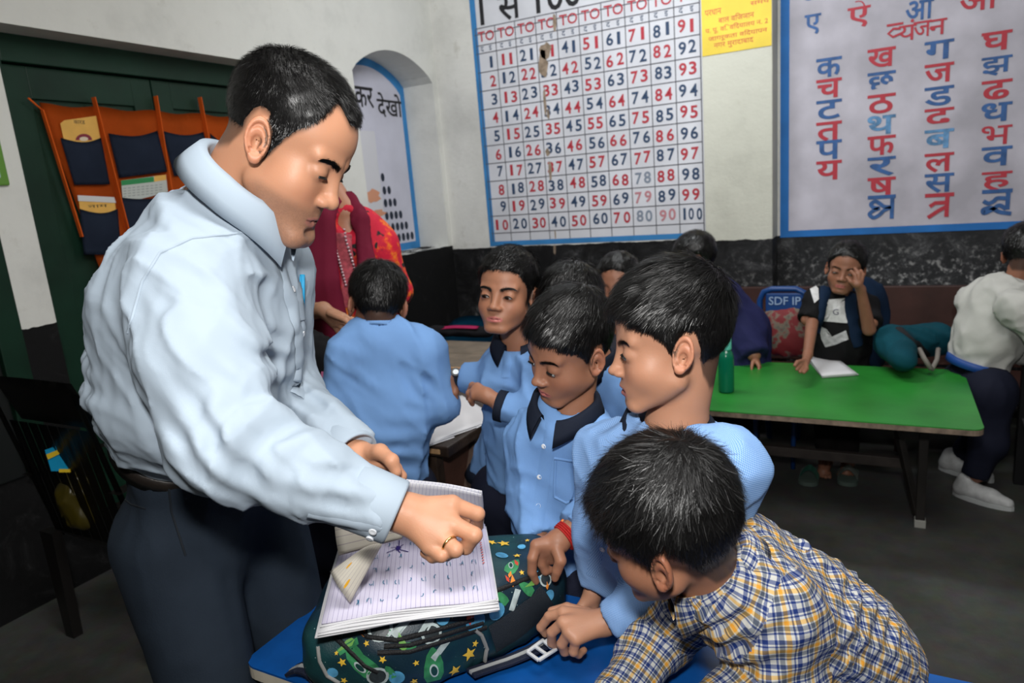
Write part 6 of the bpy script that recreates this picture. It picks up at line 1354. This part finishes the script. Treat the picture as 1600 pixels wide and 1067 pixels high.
# ---------------------------------------------------------------- backpack with the space print
def backpack():
    c = A3(-.690, .915, .785); u = nrm(A3(.905, .425, 0)); v = nrm(A3(-.425, .905, 0)); R = np.stack([u, v, A3(0, 0, 1)], 1)
    bp = empty('space_print_backpack', (c[0], c[1], .70), 'dark teal backpack printed with stars, rockets and planets lying on the blue table', 'backpack')
    m = mat('dark_teal_printed_nylon', (.006, .024, .040), .42, .45, bump=(500, .12)); T = NT(m); tc = T.n('ShaderNodeTexCoord'); vo = T.n('ShaderNodeTexVoronoi', i2=70); T.l(tc.outputs['Object'], vo.inputs['Vector']); r = ramp(T, vo.outputs['Distance'], [(0, (.35, .5, .5)), (.045, (.3, .45, .45)), (.075, (.006, .024, .040))])
    n = T.n('ShaderNodeTexNoise', i2=9); T.l(tc.outputs['Object'], n.inputs[0]); r2 = ramp(T, n.outputs['Fac'], [(.4, (.005, .014, .028)), (.65, (.008, .050, .055))]); T.l(mixc(T, 1.0, r.outputs[0], r2.outputs[0], 'LIGHTEN'), T.b.inputs['Base Color'])
    def L(x, y, z): return c + R @ A3(x, y, z)
    pock = [dict(t='e')]
    def fn(P):
        q = (P - c.astype(np.float32)) @ R.astype(np.float32); x, y, z = q.T
        d = sd_rbox(q * A3(1, 1, 1).astype(np.float32), (0, 0, -.010), (.218, .160, .074), .060)
        d = smin(d, sd_ell(q, (-.01, .01, .02), (.190, .125, .066)), .03)
        d = smin(d, sd_ell(q, (-.03, -.115, -.015), (.150, .055, .055)), .025)      # front pocket
        d = smin(d, sd_ell(q, (.195, .02, -.01), (.040, .100, .050)), .02)
        d += .0065 * np.exp(-((y + .055 + .02 * np.cos(x * 12)) / .006) ** 2) * (z > 0) * (np.abs(x) < .19) + .006 * np.exp(-((y + .095) / .006) ** 2) * (np.abs(x) < .18)
        d = smax(d, (P[:, 0] + .558) * .866 - (P[:, 1] - .90) * .5, .05)
        d -= .0055 * (vnoise(P * 16) - .5) + .003 * (vnoise(P * 34) - .5) * 2
        return d
    V, F = surface(fn, c - .27, c + .27, .0042, 1.4); me = np_mesh('bag_body', V, F, m); bo = link('bag_body', me, bp); ob_V[bo.name] = (V, F); bv = bvh_of(bo)
    def shape(pts2, x, y, s_, ang, mt, name, off=.0012, asp=.75):
        """flat print: polygon pts2 (unit) laid on the cloth at the place seen at (x, y)"""
        p, nn = camhit(bv, x, y, 0); s_ = s_ * 1.3
        if p is None: return
        ex = nrm(CV(1, 0, 0) - nn * (CV(1, 0, 0) @ nn)); ey = nrm(np.cross(nn, ex)); ey = ey if ey @ CV(0, 1, .3) > 0 else -ey; ca, sa = math.cos(ang), math.sin(ang); Vv = []; Ff = []; K = len(pts2)
        for ring in (0, .5, 1):
            for (a, b) in (pts2 if ring else [(0, 0)]):
                a, b = a * ring, b * ring; q = p + ex * s_ * (a * ca - b * sa) + ey * s_ * (a * sa + b * ca); Vv.append(snap(bv, q, off)[0])
        for i in range(K): j = (i + 1) % K; Ff += [(0, 1 + i, 1 + j), (1 + i, 1 + K + i, 1 + K + j), (1 + i, 1 + K + j, 1 + j)]
        link(name, np_mesh(name, np.array(Vv), Ff, mt, False), bo)
    star = [((1 if k % 2 == 0 else .45) * math.cos(PI / 2 + PI * k / 5), (1 if k % 2 == 0 else .45) * math.sin(PI / 2 + PI * k / 5)) for k in range(10)]
    circ = [(math.cos(2 * PI * k / 16), math.sin(2 * PI * k / 16)) for k in range(16)]; oval = [(x * .55, y) for x, y in circ]; rocket = [(0, 1.2), (.32, .8), (.48, .2), (.5, -.4), (.35, -.8), (-.35, -.8), (-.5, -.4), (-.48, .2), (-.32, .8)]; fin = [(0, 1), (.5, 0), (.15, -.9), (-.3, -.3)]; band = [(-1, .3), (1, .3), (1, -.3), (-1, -.3)]; tail = [(-1.4, -.15), (-.6, .1), (0, .35), (.5, .3), (.7, 0), (.3, -.3), (-.4, -.2)]
    Y, G, B, Rd, Wt, DG, Or = mat('yellow_star_print', (.80, .50, .05), .45), mat('green_space_print', (.035, .22, .085), .45, var=(50, .35)), mat('blue_planet_print', (.08, .30, .50), .45, var=(40, .4)), mat('red_print', (.55, .06, .03), .45), mat('grey_white_print', (.42, .50, .50), .45, var=(60, .3)), mat('dark_green_window_print', (.01, .05, .045), .4), mat('orange_print', (.75, .24, .03), .45)
    for (x, y, s_, a) in [(787, 850, .0105, .3), (768, 848, .008, .8), (808, 869, .0062, 0), (733, 1021, .0100, .2), (710, 1047, .0092, .1), (535, 1034, .006, .4), (526, 1020, .003, 0), (865, 954, .0065, 1.0), (707, 956, .008, .6), (760, 1048, .0065, .7), (647, 1063, .0055, .3), (538, 1062, .005, .8), (756, 954, .0045, 0), (824, 845, .004, 0), (845, 862, .0045, .5), (815, 895, .004, .2), (598, 1030, .005, .7), (650, 1035, .0045, .2), (742, 1005, .005, .9), (573, 1005, .004, .4), (862, 985, .004, .5)]: shape(star, x, y, s_, a, Y, 'star_print', .0016)
    for (x, y, s_, a) in [(800, 886, .016, -.5), (824, 920, .014, 1.0), (568, 1040, .026, .9), (678, 1045, .026, .0), (610, 1050, .011, .4), (640, 1010, .010, 1.4), (600, 985, .010, 1.2), (785, 935, .012, .9), (560, 1020, .010, .7)]: shape(rocket, x, y, s_, a, G, 'rocket_print', .0012)
    for (x, y, s_, a) in [(678, 1047, .010, .2), (563, 1042, .009, .9), (798, 884, .006, 0)]: shape(oval, x, y, s_, a, Wt, 'window_print', .0018); shape(oval, x, y, s_ * .72, a, DG, 'window_print', .0022)
    for (x, y, s_, a) in [(776, 955, .012, 0), (742, 970, .014, .2), (784, 868, .009, 0), (838, 900, .007, 0), (692, 965, .009, .3), (858, 930, .008, .2), (620, 1058, .010, 0), (745, 1062, .010, 0), (815, 855, .006, 0), (520, 1050, .007, 0)]: shape(circ, x, y, s_, a, B, 'planet_print', .0012)
    for (x, y, s_, a) in [(594, 982, .016, 0), (674, 990, .013, .2), (852, 905, .010, 0), (590, 1056, .014, 0)]: shape(circ, x, y, s_, a, Wt, 'planet_print', .0012); shape(circ, x, y, s_ * .74, a, mat('charcoal_planet_print', (.03, .04, .045), .4, var=(40, .5)), 'planet_print', .0017)
    for (x, y, s_, a) in [(733, 960, .016, .1), (806, 880, .007, .3), (721, 1064, .014, -.8), (792, 905, .006, .5)]: shape(fin, x, y, s_, a, Rd, 'fin_print', .0016)
    for (x, y, s_, a) in [(800, 908, .009, 0), (566, 985, .010, .3), (796, 898, .006, -.3), (854, 915, .006, 0)]: shape(fin, x, y, s_, a, Or, 'flame_print', .0018)
    for (x, y, s_, a) in [(630, 975, .018, .9), (668, 975, .016, 1.0), (804, 937, .014, 1.2), (688, 1015, .014, .8), (545, 1010, .014, .5)]: shape(band, x, y, s_, a, Wt if x != 545 else G, 'stripe_print', .0014)
    for (x, y, s_, a) in [(544, 1006, .014, .5), (628, 1005, .014, -1.3), (830, 912, .010, .3)]: shape(tail, x, y, s_, a, mat('lime_comet_print', (.16, .38, .08), .45), 'comet_print', .0016)
    blk = mat('black_zip_tape', (.006, .006, .007), .6, bump=(400, .3))
    for pl in ([(556, 980), (575, 995), (620, 1000), (680, 985), (740, 968)], [(590, 1020), (640, 1018), (700, 1000), (760, 980)], [(600, 1010), (640, 1008), (700, 990), (755, 973)], [(512, 985), (540, 1010), (570, 1040), (590, 1050)], [(770, 925), (820, 905), (862, 888)]): ribbon_on('zip', bv, pl, .0085, blk, bo, .003)
    # side pocket of dark mesh, grey piping
    ribbon_on('side_pocket', bv, [(768, 1000), (800, 978), (835, 952), (856, 932)], .058, mat('dark_mesh_pocket_cloth', (.008, .014, .022), .6, bump=(900, .5)), bo, .005, sub=8)
    ribbon_on('piping', bv, [(741, 983), (752, 992), (760, 1012), (756, 1035), (744, 1044)], .0065, mat('grey_piping', (.26, .26, .25), .6), bo, .006)
    ribbon_on('piping', bv, [(497, 1010), (500, 1032), (512, 1055), (530, 1066)], .0065, mat('grey_piping', (.26, .26, .25), .6), bo, .004)
    # carry loop and the two shoulder straps
    M_st = mat('navy_webbing', (.010, .014, .032), .6, bump=(500, .3)); M_gs = mat('grey_webbing_stripe', (.35, .36, .36), .6)
    def strap(pts, w, nm_='strap'):
        b = MB(); 
        for i in range(len(pts) - 1): b.bar(pts[i], pts[i + 1] + (pts[i + 1] - pts[i]) * .06, w, .006, bev=.0015)
        o = b.build(nm_, M_st, bp); b = MB()
        for i in range(len(pts) - 1): b.bar(pts[i] + A3(0, 0, .002), pts[i + 1] + A3(0, 0, .002) + (pts[i + 1] - pts[i]) * .06, w * .28, .0045)
        b.build('strap_stripe', M_gs, o)
    def arc(P, n=8):
        P = np.array(P); t = np.linspace(0, len(P) - 1, n); out = []
        for a in t:
            i = min(int(a), len(P) - 2); f = a - i; p0, p1, p2, p3 = P[max(i - 1, 0)], P[i], P[i + 1], P[min(i + 2, len(P) - 1)]
            out.append(.5 * (2 * p1 + (p2 - p0) * f + (2 * p0 - 5 * p1 + 4 * p2 - p3) * f * f + (3 * p1 - p0 - 3 * p2 + p3) * f ** 3))
        return out
    strap(arc([onz(735, 1052, .722), onz(770, 1040, .714), onz(800, 1030, .716), onz(832, 1016, .72), onz(858, 1002, .722)]), .026)
    strap(arc([onz(455, 1048, .712), onz(472, 1042, .728), onz(492, 1052, .722), onz(505, 1075, .712)]), .030, 'shoulder_strap')
    # white ladder buckle
    q0 = onz(846, 1017, .732); ex = nrm(onz(862, 1006, .73) - onz(832, 1024, .73)); ey = nrm(np.cross(A3(0, 0, 1), ex)); M_bk2 = mat('white_plastic_buckle', (.62, .64, .66), .3, .5); b = MB()
    P = lambda a, e_, z=0: q0 + ex * a + ey * e_ + A3(0, 0, z)
    for s_ in (-1, 1): b.bar(P(-.019, .015 * s_), P(.020, .017 * s_, .003), .0055, .005, bev=.0015)
    for a in (-.019, .0, .019): b.bar(P(a, -.015), P(a, .015), .0055, .005, bev=.0015)
    b.bar(P(.019, -.008, .002), P(.019, .012, .005), .012, .005, bev=.002); b.build('buckle', M_bk2, bp, label='white plastic ladder buckle')

# ---------------------------------------------------------------- hanging organiser on the green door
def organiser():
    X0 = DX + .012; P = lambda x, y, off=0: onx(x, y, X0 + off)
    tl, tr = P(62, 168), P(370, 175); zt = (tl[2] + tr[2]) / 2; ya, yb = tl[1], tr[1]; zb = P(120, 440)[2] - .35
    og = empty('wall_organiser', (X0, (ya + yb) / 2, zb), 'orange fabric wall organiser with dark blue pockets hanging on the green door', 'organiser')
    M_o = cloth('orange_canvas', (.66, .105, .012), var=(8, .12)); M_p = cloth('slate_blue_pocket_cloth', (.030, .042, .075), var=(6, .15)); M_y = mat('manila_card', (.75, .42, .09), .6, var=(20, .06))
    def yl(z): return ya + (zt - z) * .155                                   # left side slopes inwards downwards
    def sheet_fn(u, v): z = zt - v * (zt - zb); a = yl(z); b_ = yb - (zt - z) * .04; y = a + (b_ - a) * u; return (X0 + .003 + .002 * math.sin(u * 25) * (1 - v), y, z - .02 * math.sin(u * PI * 4) ** 2 * (1 - v) * .6)
    MB().grid(sheet_fn, 32, 20, t=.003).build('backing', M_o, og)
    strips = [(148, 152), (243, 152), (312, 155)]
    cols_ = [(88, 172), (165, 262), (252, 326), (327, 372)]
    def pocket(pa, pb, pc, pd, nm_='pocket'):
        A_, B_, C_, D_ = [onx(*q, X0 + .0155) for q in (pa, pb, pc, pd)]
        def f(u, v): p = bil(A_, B_, C_, D_)(u, v); sag = .020 * math.sin(PI * u) * (1 - v); bul = .022 * math.sin(PI * u) * (.35 + .65 * math.sin(PI * min(1, v * 1.1))); return p + A3(bul, 0, -sag)
        return MB().grid(f, 14, 10, t=.002).build(nm_, M_p, og, smooth=True)
    pocket((94, 215), (158, 215), (172, 288), (116, 289)); pocket((169, 208), (246, 204), (262, 268), (186, 278)); pocket((253, 204), (318, 206), (333, 268), (272, 275)); pocket((328, 208), (368, 230), (372, 290), (340, 280))
    pocket((124, 326), (184, 326), (190, 398), (131, 398)); pocket((186, 308), (268, 300), (280, 372), (204, 384)); pocket((276, 306), (338, 304), (350, 370), (292, 376))
    pocket((150, 436), (206, 432), (218, 500), (160, 504)); pocket((214, 420), (290, 412), (300, 470), (226, 480))
    for (a, b_) in (((146, 152), (206, 385)), ((243, 150), (280, 380)), ((312, 152), (345, 330))):
        q0, q1 = onx(*a, X0 + .016), onx(*b_, X0 + .016); MB().bar(q0, q1, .004, .028, up=(1, 0, 0)).build('hanging_strap', M_o, og)
    for (a, b_) in (((44, 153), (66, 172)), ((366, 178), (362, 158))): MB().tube([onx(*a, X0 + .012), onx(*b_, X0 + .012)], .004, 6).build('tie_cord', M_o, og)
    MB().bar(onx(66, 172, X0 + .014), onx(128, 370, X0 + .014), .005, .020, up=(1, 0, 0)).build('edge_binding', M_o, og)
    # cards in the pockets
    def card(pts, m, label, off=.018, extra=None, cat='card'):
        Q = [onx(*q, X0 + off) for q in pts]; c0 = np.mean(Q, 0); t = empty('card', tuple(c0), label, cat); MB().slab(Q, (1, 0, 0), .0016).build('card_sheet', m, t)
        if extra: extra(t)
    def ex1(t):
        L = Letters(); L.poly([onx(131 + 13 * math.cos(a), 219 - 10 * math.sin(a), X0 + .0126) for a in [PI * k / 10 for k in range(11)]]); L.build('round_emblem', mat('maroon_card_print', (.22, .02, .04), .6), t)
        L = Letters(); L.poly([onx(131 + 7 * math.cos(a), 217 - 3.4 * math.sin(a), X0 + .0130) for a in [2 * PI * k / 10 for k in range(10)]]); L.build('emblem_figure', mat('cream_card_print', (.7, .6, .45), .6), t)
        L = Letters(); L.add('\u0915\u093e\u0930\u094d\u0921'.replace('\u094d', ''), onx(124, 191, X0 + .0126), EYn, EY, w=.05); L.build('card_lettering', M_blk, t)
    card([(96, 192), (148, 184), (156, 235), (108, 240)], M_y, 'manila card behind another in the top left organiser pocket', .0085)
    card([(94, 193), (100, 188), (150, 181), (157, 220), (158, 236), (104, 240)], M_y, 'manila card with a round maroon emblem in the top left organiser pocket', .0105, ex1)
    def ex2(t):
        L = Letters(); L.add('\u0928\u093e\u092e', onx(153, 322, X0 + .0126), EYn, EY, w=.09, h=.012); L.build('card_lettering', M_blk, t)
    card([(123, 314), (179, 314), (183, 345), (127, 348)], M_y, 'manila card with dark lettering in the lower left organiser pocket', .0105, ex2)
    card([(121, 305), (178, 308), (181, 317), (122, 314)], mat('white_card', (.62, .62, .62), .6), 'white card in the lower left organiser pocket', .0128)
    def ex3(t):
        for (px, m_) in (([(189, 282), (240, 276), (241, 284), (190, 290)], mat('green_card_header', (.03, .25, .08), .6)), ([(241, 275), (259, 273), (260, 281), (241, 284)], M_y)): L = Letters(); L.poly([onx(*q, X0 + .0126) for q in px]); L.build('card_header', m_, t)
        L = Letters()
        for r_ in range(4):
            for k in range(9): L.poly([onx(193 + 7 * k + dx_, 294 + 4.2 * r_ - .75 * k + dy_, X0 + .0126) for dx_, dy_ in ((0, 0), (4.5, -.5), (4.5, .6), (0, 1.1))])
        L.build('card_print', mat('grey_card_text', (.25, .28, .28), .6), t, kind='stuff')
    card([(189, 282), (259, 273), (262, 300), (192, 318)], mat('pale_printed_card', (.50, .53, .50), .6), 'printed white card with a green header in the middle organiser pocket', .0105, ex3)

# ---------------------------------------------------------------- desks, chairs, bags further back
def middle_desks():
    M_wd = mat('dark_worn_desk_wood', (.035, .022, .016), .45, .4, var=(14, .5), bump=(40, .3)); M_wg = mat('grey_brown_worn_wood', (.17, .135, .10), .65, .3, var=(10, .25), bump=(30, .2)); M_lt = mat('pale_worn_wood_edge', (.42, .25, .12), .6, var=(25, .3))
    d = empty('wooden_desk', (-1.3, 1.93, 0), 'dark old wooden school desk carrying a white paper, beside the boy seen from behind', 'desk'); z = .75; x1 = -1.16; x0 = -1.47; y0, y1 = 1.66, 2.22
    MB().box((x0, y0, z - .035), (x1, y1, z), bev=.006).build('desktop', M_wd, d)
    MB().box((x1 - .11, y0 - .004, z - .026), (x1 - .03, y0 + .02, z - .010), bev=.004).build('bare_wood_patch', M_lt, d)
    for x in (x1 - .10, x0 + .10):
        for y in (y0 + .05, y1 - .06): MB().box((x - .03, y - .02, 0), (x + .03, y + .02, z - .036), bev=.004).build('leg', M_wd, d)
        MB().box((x - .012, y0 + .07, .30), (x + .012, y1 - .08, z - .036), bev=.003).build('side_panel', mat('red_brown_plank', (.075, .032, .022), .6, var=(10, .4), bump=(30, .3)), d)
        MB().bar((x + .02, y0 + .03, .12), (x + .02, y1 - .25, z - .05), .022, .05, bev=.003).build('brace', mat('pale_scraped_brace', (.13, .085, .065), .7, var=(20, .4)), d)
    MB().box((x0 + .12, y0 + .28, .08), (x1 - .11, y0 + .32, .16), bev=.004).build('foot_rail', M_wg, d)
    pq = [onz(663, 698, z + .007), onz(771, 653, z + .007), onz(722, 619, z + .007), onz(640, 640, z + .007)]; pp_ = empty('paper_sheets', tuple(pq[0] - A3(0, 0, .006)), 'crumpled white paper sheets on the dark wooden desk under the boy\'s elbow', 'paper')
    for k in range(3): sheet('sheet', (lambda k: lambda u, v: bil(*pq)(u, v) + A3(.004 * k, .003 * k, -.0022 * k + .004 * math.sin(5 * u + 3 * v + k)))(k), 10, 8, M_paper, pp_, .0012)
    # second desk behind
    z2 = .70; d2 = empty('wooden_desk', (-2.05, 2.95, 0), 'long grey brown wooden desk with a pale front edge behind the boy with the watch', 'desk'); xa, xb, ya, yb = -2.65, -1.30, 2.69, 3.22
    MB().box((xa, ya + .012, z2 - .03), (xb, (ya + yb) / 2 - .002, z2), bev=.003).build('top_plank', M_wg, d2); MB().box((xa, (ya + yb) / 2 + .002, z2 - .03), (xb, yb, z2), bev=.003).build('top_plank', M_wg, d2)
    MB().box((xa, ya - .01, z2 - .035), (xb, ya + .011, z2 + .001), bev=.003).build('front_edge', M_lt, d2); MB().box((xa + .05, ya + .02, z2 - .25), (xb - .05, ya + .04, z2 - .036), bev=.003).build('front_panel', mat('brown_front_board', (.16, .075, .04), .6, var=(10, .3)), d2)
    for x in (xa + .07, xb - .07):
        for y in (ya + .06, yb - .05): MB().box((x - .03, y - .025, 0), (x + .03, y + .025, z2 - .031), bev=.004).build('leg', M_wd, d2)
    # black pencil bag with pink
    q = onz(722, 529, z2); bg = empty('pencil_bag', tuple(q), 'flat black bag with a bright pink panel on the grey brown desk', 'bag'); M_bn = cloth('black_nylon', (.008, .008, .010))
    garment('bag_body', [cone(q + A3(-.20, .02, .035), q + A3(.13, .06, .030), .045, .045, .02, (0, 0, 1), .62)], M_bn, bg, h=.008, folds=[('n', fbasis((1, 0, 0), 6, 20), .006)])
    MB().grid(lambda u, v: tuple(q + A3(-.16 + .26 * u, -.010 + .03 * v + .02 * u, .062 + .010 * math.sin(PI * u) - .012 * (1 - v) + .014 * (u > .62) * (u - .62))), 12, 4, t=.003).build('pink_panel', mat('hot_pink_cloth', (.62, .03, .16), .6), bg, smooth=True)
    # teal plastic chair behind it
    p = W(745, 512, 4.15); ch = empty('plastic_chair', (p[0], p[1], 0), 'teal blue plastic chair behind the grey brown desk near the corner', 'chair'); M_t = mat('teal_blue_plastic', (.008, .085, .17), .35, .5); cz = p[2]
    MB().grid(lambda u, v: (p[0] - .24 + .48 * u, p[1] + .05 * math.cos(PI * (u - .5)) - .03 * v, cz - .32 + (.32 + .07) * v * (1 - .35 * (2 * u - 1) ** 4)), 16, 10, t=.008).build('backrest', M_t, ch, smooth=True)
    MB().grid(lambda u, v: (p[0] - .23 + .46 * u, p[1] - .42 + .44 * v, .44 - .02 * math.sin(PI * u)), 8, 8, t=.008).build('seat', M_t, ch, smooth=True)
    for sx in (-.2, .2):
        for y_ in (-.38, .0): MB().bar((p[0] + sx, p[1] + y_, 0), (p[0] + sx * .95, p[1] + y_ * .95, .435), .035, .035, bev=.006).build('leg', M_t, ch)
        MB().bar((p[0] + sx * 1.05, p[1] + .02, .40), (p[0] + sx * 1.05, p[1] + .03, cz - .25), .03, .02).build('back_post', M_t, ch)
    # blue cloth hanging beside the desk (sleeve put in for an unclear clothed limb)
    a, b_ = W(790, 660, 2.12), W(752, 735, 2.2); jk = empty('hanging_blue_cloth', tuple(b_), 'light blue cloth sleeve with a dark cuff hanging below the boy with the watch', 'clothing')
    garment('drape', [cone(a, b_, .06, .042, .02, fb=1)], M_unif, jk, h=.009, folds=[('n', fbasis((0, 0, 1), 6, 20), .006)]); MB().lathe(b_, [(.036, -.004), (.044, 0), (.044, .035), (.036, .037)], 18, nrm(b_ - a)).build('cuff', M_trim, jk, smooth=True)
def right_things():
    # blue folding chair with lettering
    p = W(1222, 488, 3.75); M_c = mat('royal_blue_chair_plastic', (.006, .05, .20), .4, .5); ch = empty('folding_chair', (p[0], p[1], 0), 'royal blue chair with white lettering on its backrest between the navy child and the girl', 'chair'); z1 = ony(1222, 452, p[1])[2]; zm = ony(1222, 492, p[1])[2]; xa, xb = ony(1187, 480, p[1])[0], ony(1262, 480, p[1])[0]
    MB().box((xa + .03, p[1], zm), (xb - .02, p[1] + .02, z1 - .02), bev=.008).build('backrest', M_c, ch)
    MB().tube([(xa + .05, p[1] + .01, .02), (xa, p[1] + .01, .5), (xa, p[1] + .01, z1 - .06), (xa + .02, p[1] + .01, z1 - .015), (xa + .06, p[1] + .01, z1), (xb - .06, p[1] + .01, z1), (xb - .02, p[1] + .01, z1 - .02), (xb, p[1] + .01, z1 - .06), (xb, p[1] + .01, .5), (xb - .05, p[1] + .01, .02)], .016, 10).build('frame', M_c, ch)
    MB().box((xa + .02, p[1] - .36, .40), (xb - .02, p[1] - .02, .42), bev=.006).build('seat', M_c, ch)
    for x in (xa + .03, xb - .03): MB().tube([(x, p[1] - .33, .40), (x, p[1] - .36, 0)], .012, 8).build('leg', M_c, ch)
    L = Letters(); c0 = ony(1226, 470, p[1] - .003); L.add('SDF IP', c0, EX, EY, h=.045, w=ony(1252, 470, p[1])[0] - ony(1202, 470, p[1])[0], off=.01); L.build('lettering', mat('pale_blue_lettering', (.30, .42, .60), .6), ch)
    q = W(1226, 519, 3.62); bg = empty('red_patterned_bag', tuple(q - A3(0, 0, .12)), 'red patterned cloth bag with a pale swirl on the seat of the royal blue chair', 'bag'); m = mat('red_patterned_cloth', (.30, .03, .03), .7); T = NT(m); tc = T.n('ShaderNodeTexCoord'); n = T.n('ShaderNodeTexNoise', i2=16, i3=3); T.l(tc.outputs['Object'], n.inputs[0]); r = ramp(T, n.outputs['Fac'], [(.0, (.12, .010, .012)), (.50, (.17, .014, .018)), (.56, (.16, .12, .09)), (.62, (.10, .10, .08)), (.68, (.15, .014, .014))]); T.l(r.outputs[0], T.b.inputs['Base Color'])
    garment('bag_body', [cone(q - A3(.05, 0, .03), q + A3(.05, 0, -.03), .10, .10, .02, (0, 1, 0), .45), cone(q - A3(.05, 0, -.03), q + A3(.05, 0, .03), .09, .09, .03, (0, 1, 0), .4)], m, bg, h=.010, folds=[('n', fbasis((0, 0, 1), 6, 18), .007)])
    # teal backpack on the bench
    q = W(1425, 545, 3.15); bg = empty('school_backpack', tuple(q - A3(0, 0, .1)), 'teal backpack with dark straps and grey webbing on the far edge of the green table', 'backpack'); M_t = cloth('teal_nylon', (.004, .060, .085), var=(5, .25)); 
    bb_ = garment('bag_body', [cone(W(1398, 535, 3.25), W(1462, 530, 3.35), .080, .085, .03, (0, 0, 1), .9), cone(W(1396, 535, 3.2), W(1412, 560, 3.02), .080, .055, .03)], M_t, bg, h=.010, folds=[('n', fbasis(CV(1, -.4, 0), 4, 14), .007)])
    bv = bvh_of(bb_); ribbon_on('strap', bv, [(1405, 512), (1425, 530), (1445, 555), (1455, 575)], .045, mat('black_strap', (.008, .008, .009), .6), bg, .006); 
    MB().tube([W(1436, 545, 3.08), W(1444, 560, 3.04), W(1455, 577, 3.03)], .011, 8).build('webbing', mat('grey_webbing', (.20, .18, .16), .7), bg); MB().tube([W(1466, 545, 3.12), W(1464, 562, 3.08), W(1456, 577, 3.05)], .010, 8).build('webbing', mat('grey_webbing', (.20, .18, .16), .7), bg)
    # blue chair bit behind the white shirt, given a made-up bottle shape
    q = W(1536, 443, 3.95); bl = empty('blue_chair_bit', tuple(q - A3(0, 0, .06)), 'royal blue rounded chair bit behind the shoulder of the boy in white', 'bottle'); MB().lathe(q - A3(0, 0, .20), [(.03, 0), (.05, .01), (.055, .15), (.052, .20), (.03, .23), (.01, .235)], 20).build('bottle_body', mat('royal_blue_plastic', (.01, .07, .35), .35), bl, smooth=True)
    # dark strip with reflections under the desk at the right
def left_chair():
    y = 1.22; zs = .43; M_c = mat('black_brown_moulded_plastic', (.010, .0085, .008), .38, .5, bump=(200, .05)); ch = empty('plastic_chair', (-2.38, 1.45, 0), 'black moulded plastic armchair behind the man at the left wall side', 'chair')
    tl, tr = ony(14, 602, y), ony(165, 568, y); zt = (tl[2] + tr[2]) / 2; xl = tl[0] + .01; xr = xl + .50; print('CHAIR', tl, tr)
    # backrest: a perforated panel between two posts
    b = MB(); b.grid(lambda u, v: (xl + .02 + .46 * u, y - .03 * math.sin(PI * u) - .06 * v, zt - .17 + .17 * v + .015 * math.sin(PI * u)), 16, 4, t=.010); b.build('top_rail', M_c, ch, smooth=True)
    for k in range(8): x = xl + .025 + .057 * k; MB().grid(lambda u, v, x=x: (x + .053 * u, y - .02 + .04 * (1 - v) - .02 * v, .44 + (zt - .60) * v), 2, 6, t=.007).build('back_slat', M_c, ch, smooth=True)
    for x in (xl, xr): MB().grid(lambda u, v, x=x: (x - .02 + .04 * u, y + .05 - .12 * v, .40 + (zt - .43) * v), 3, 6, t=.020).build('back_post', M_c, ch, smooth=True)
    MB().grid(lambda u, v: (xl + .01 + .48 * u, y + .03 + .42 * v, zs - .015 * math.sin(PI * u)), 10, 8, t=.008).build('seat', M_c, ch, smooth=True)
    MB().grid(lambda u, v: (xl + .01 + .48 * u, y + .45 + .01 * v, zs - .06 * v), 10, 2, t=.010).build('seat_apron', M_c, ch, smooth=True)
    for x, sx in ((xl, -1), (xr, 1)):
        for yy, sy in ((y, -1), (y + .43, 1)): MB().slab([(x - .035, yy, 0), (x + .015, yy, 0), (x + .035 if sx < 0 else x + .03, yy, zs), (x - .045, yy, zs)], (0, 1, 0), .035).build('leg', M_c, ch)
        MB().grid(lambda u, v, x=x: (x - .03 + .06 * u, y - .02 + .44 * v, .66 + .01 * math.sin(PI * v)), 3, 10, t=.016).build('armrest', M_c, ch, smooth=True); MB().bar((x, y + .40, zs - .02), (x, y + .38, .66), .04, .03, bev=.005).build('arm_support', M_c, ch)
    # wrapped packet and yellow polythene bag lying on the seat
    q = W(88, 716, 2.3); pk = empty('snack_packet', tuple(q - A3(0, 0, .05)), 'small bright blue packet with yellow bands leaning on the black chair', 'packet')
    MB().slab([W(70, 703, 2.30), W(88, 697, 2.30), W(96, 716, 2.30), W(108, 736, 2.30), W(80, 736, 2.30)], CV(0, 0, 1), .02).build('packet_body', mat('cyan_blue_foil', (.01, .30, .55), .3), pk); MB().slab([W(72, 710, 2.295), W(90, 703, 2.295), W(93, 709, 2.295), W(75, 718, 2.295)], CV(0, 0, 1), .006).build('yellow_band', mat('yellow_band_foil', (.75, .52, .03), .4), pk); MB().slab([W(92, 733, 2.295), W(108, 733, 2.295), W(109, 738, 2.295), W(92, 738, 2.295)], CV(0, 0, 1), .006).build('yellow_band', mat('yellow_band_foil', (.75, .52, .03), .4), pk)
    q = W(122, 788, 2.4); yb_ = empty('yellow_polythene_bag', tuple(q - A3(0, 0, .08)), 'crumpled dark yellow polythene bag hanging below the black chair seat', 'bag'); garment('bag_body', [cone(W(112, 765, 2.4), W(130, 808, 2.4), .05, .045, .02)], mat('dark_yellow_polythene', (.05, .038, .003), .3, .5), yb_, h=.008, folds=[('n', fbasis((0, 0, 1), 8, 26), .010)])

organiser(); middle_desks(); right_things(); left_chair(); backpack()
build_man(); boy_profile(); boy_centre(); boy_plaid(); boy_watch(); boy_back(); boy_hidden(); woman(); child_black(); girl(); boy_white(); child_navy(); child_far()
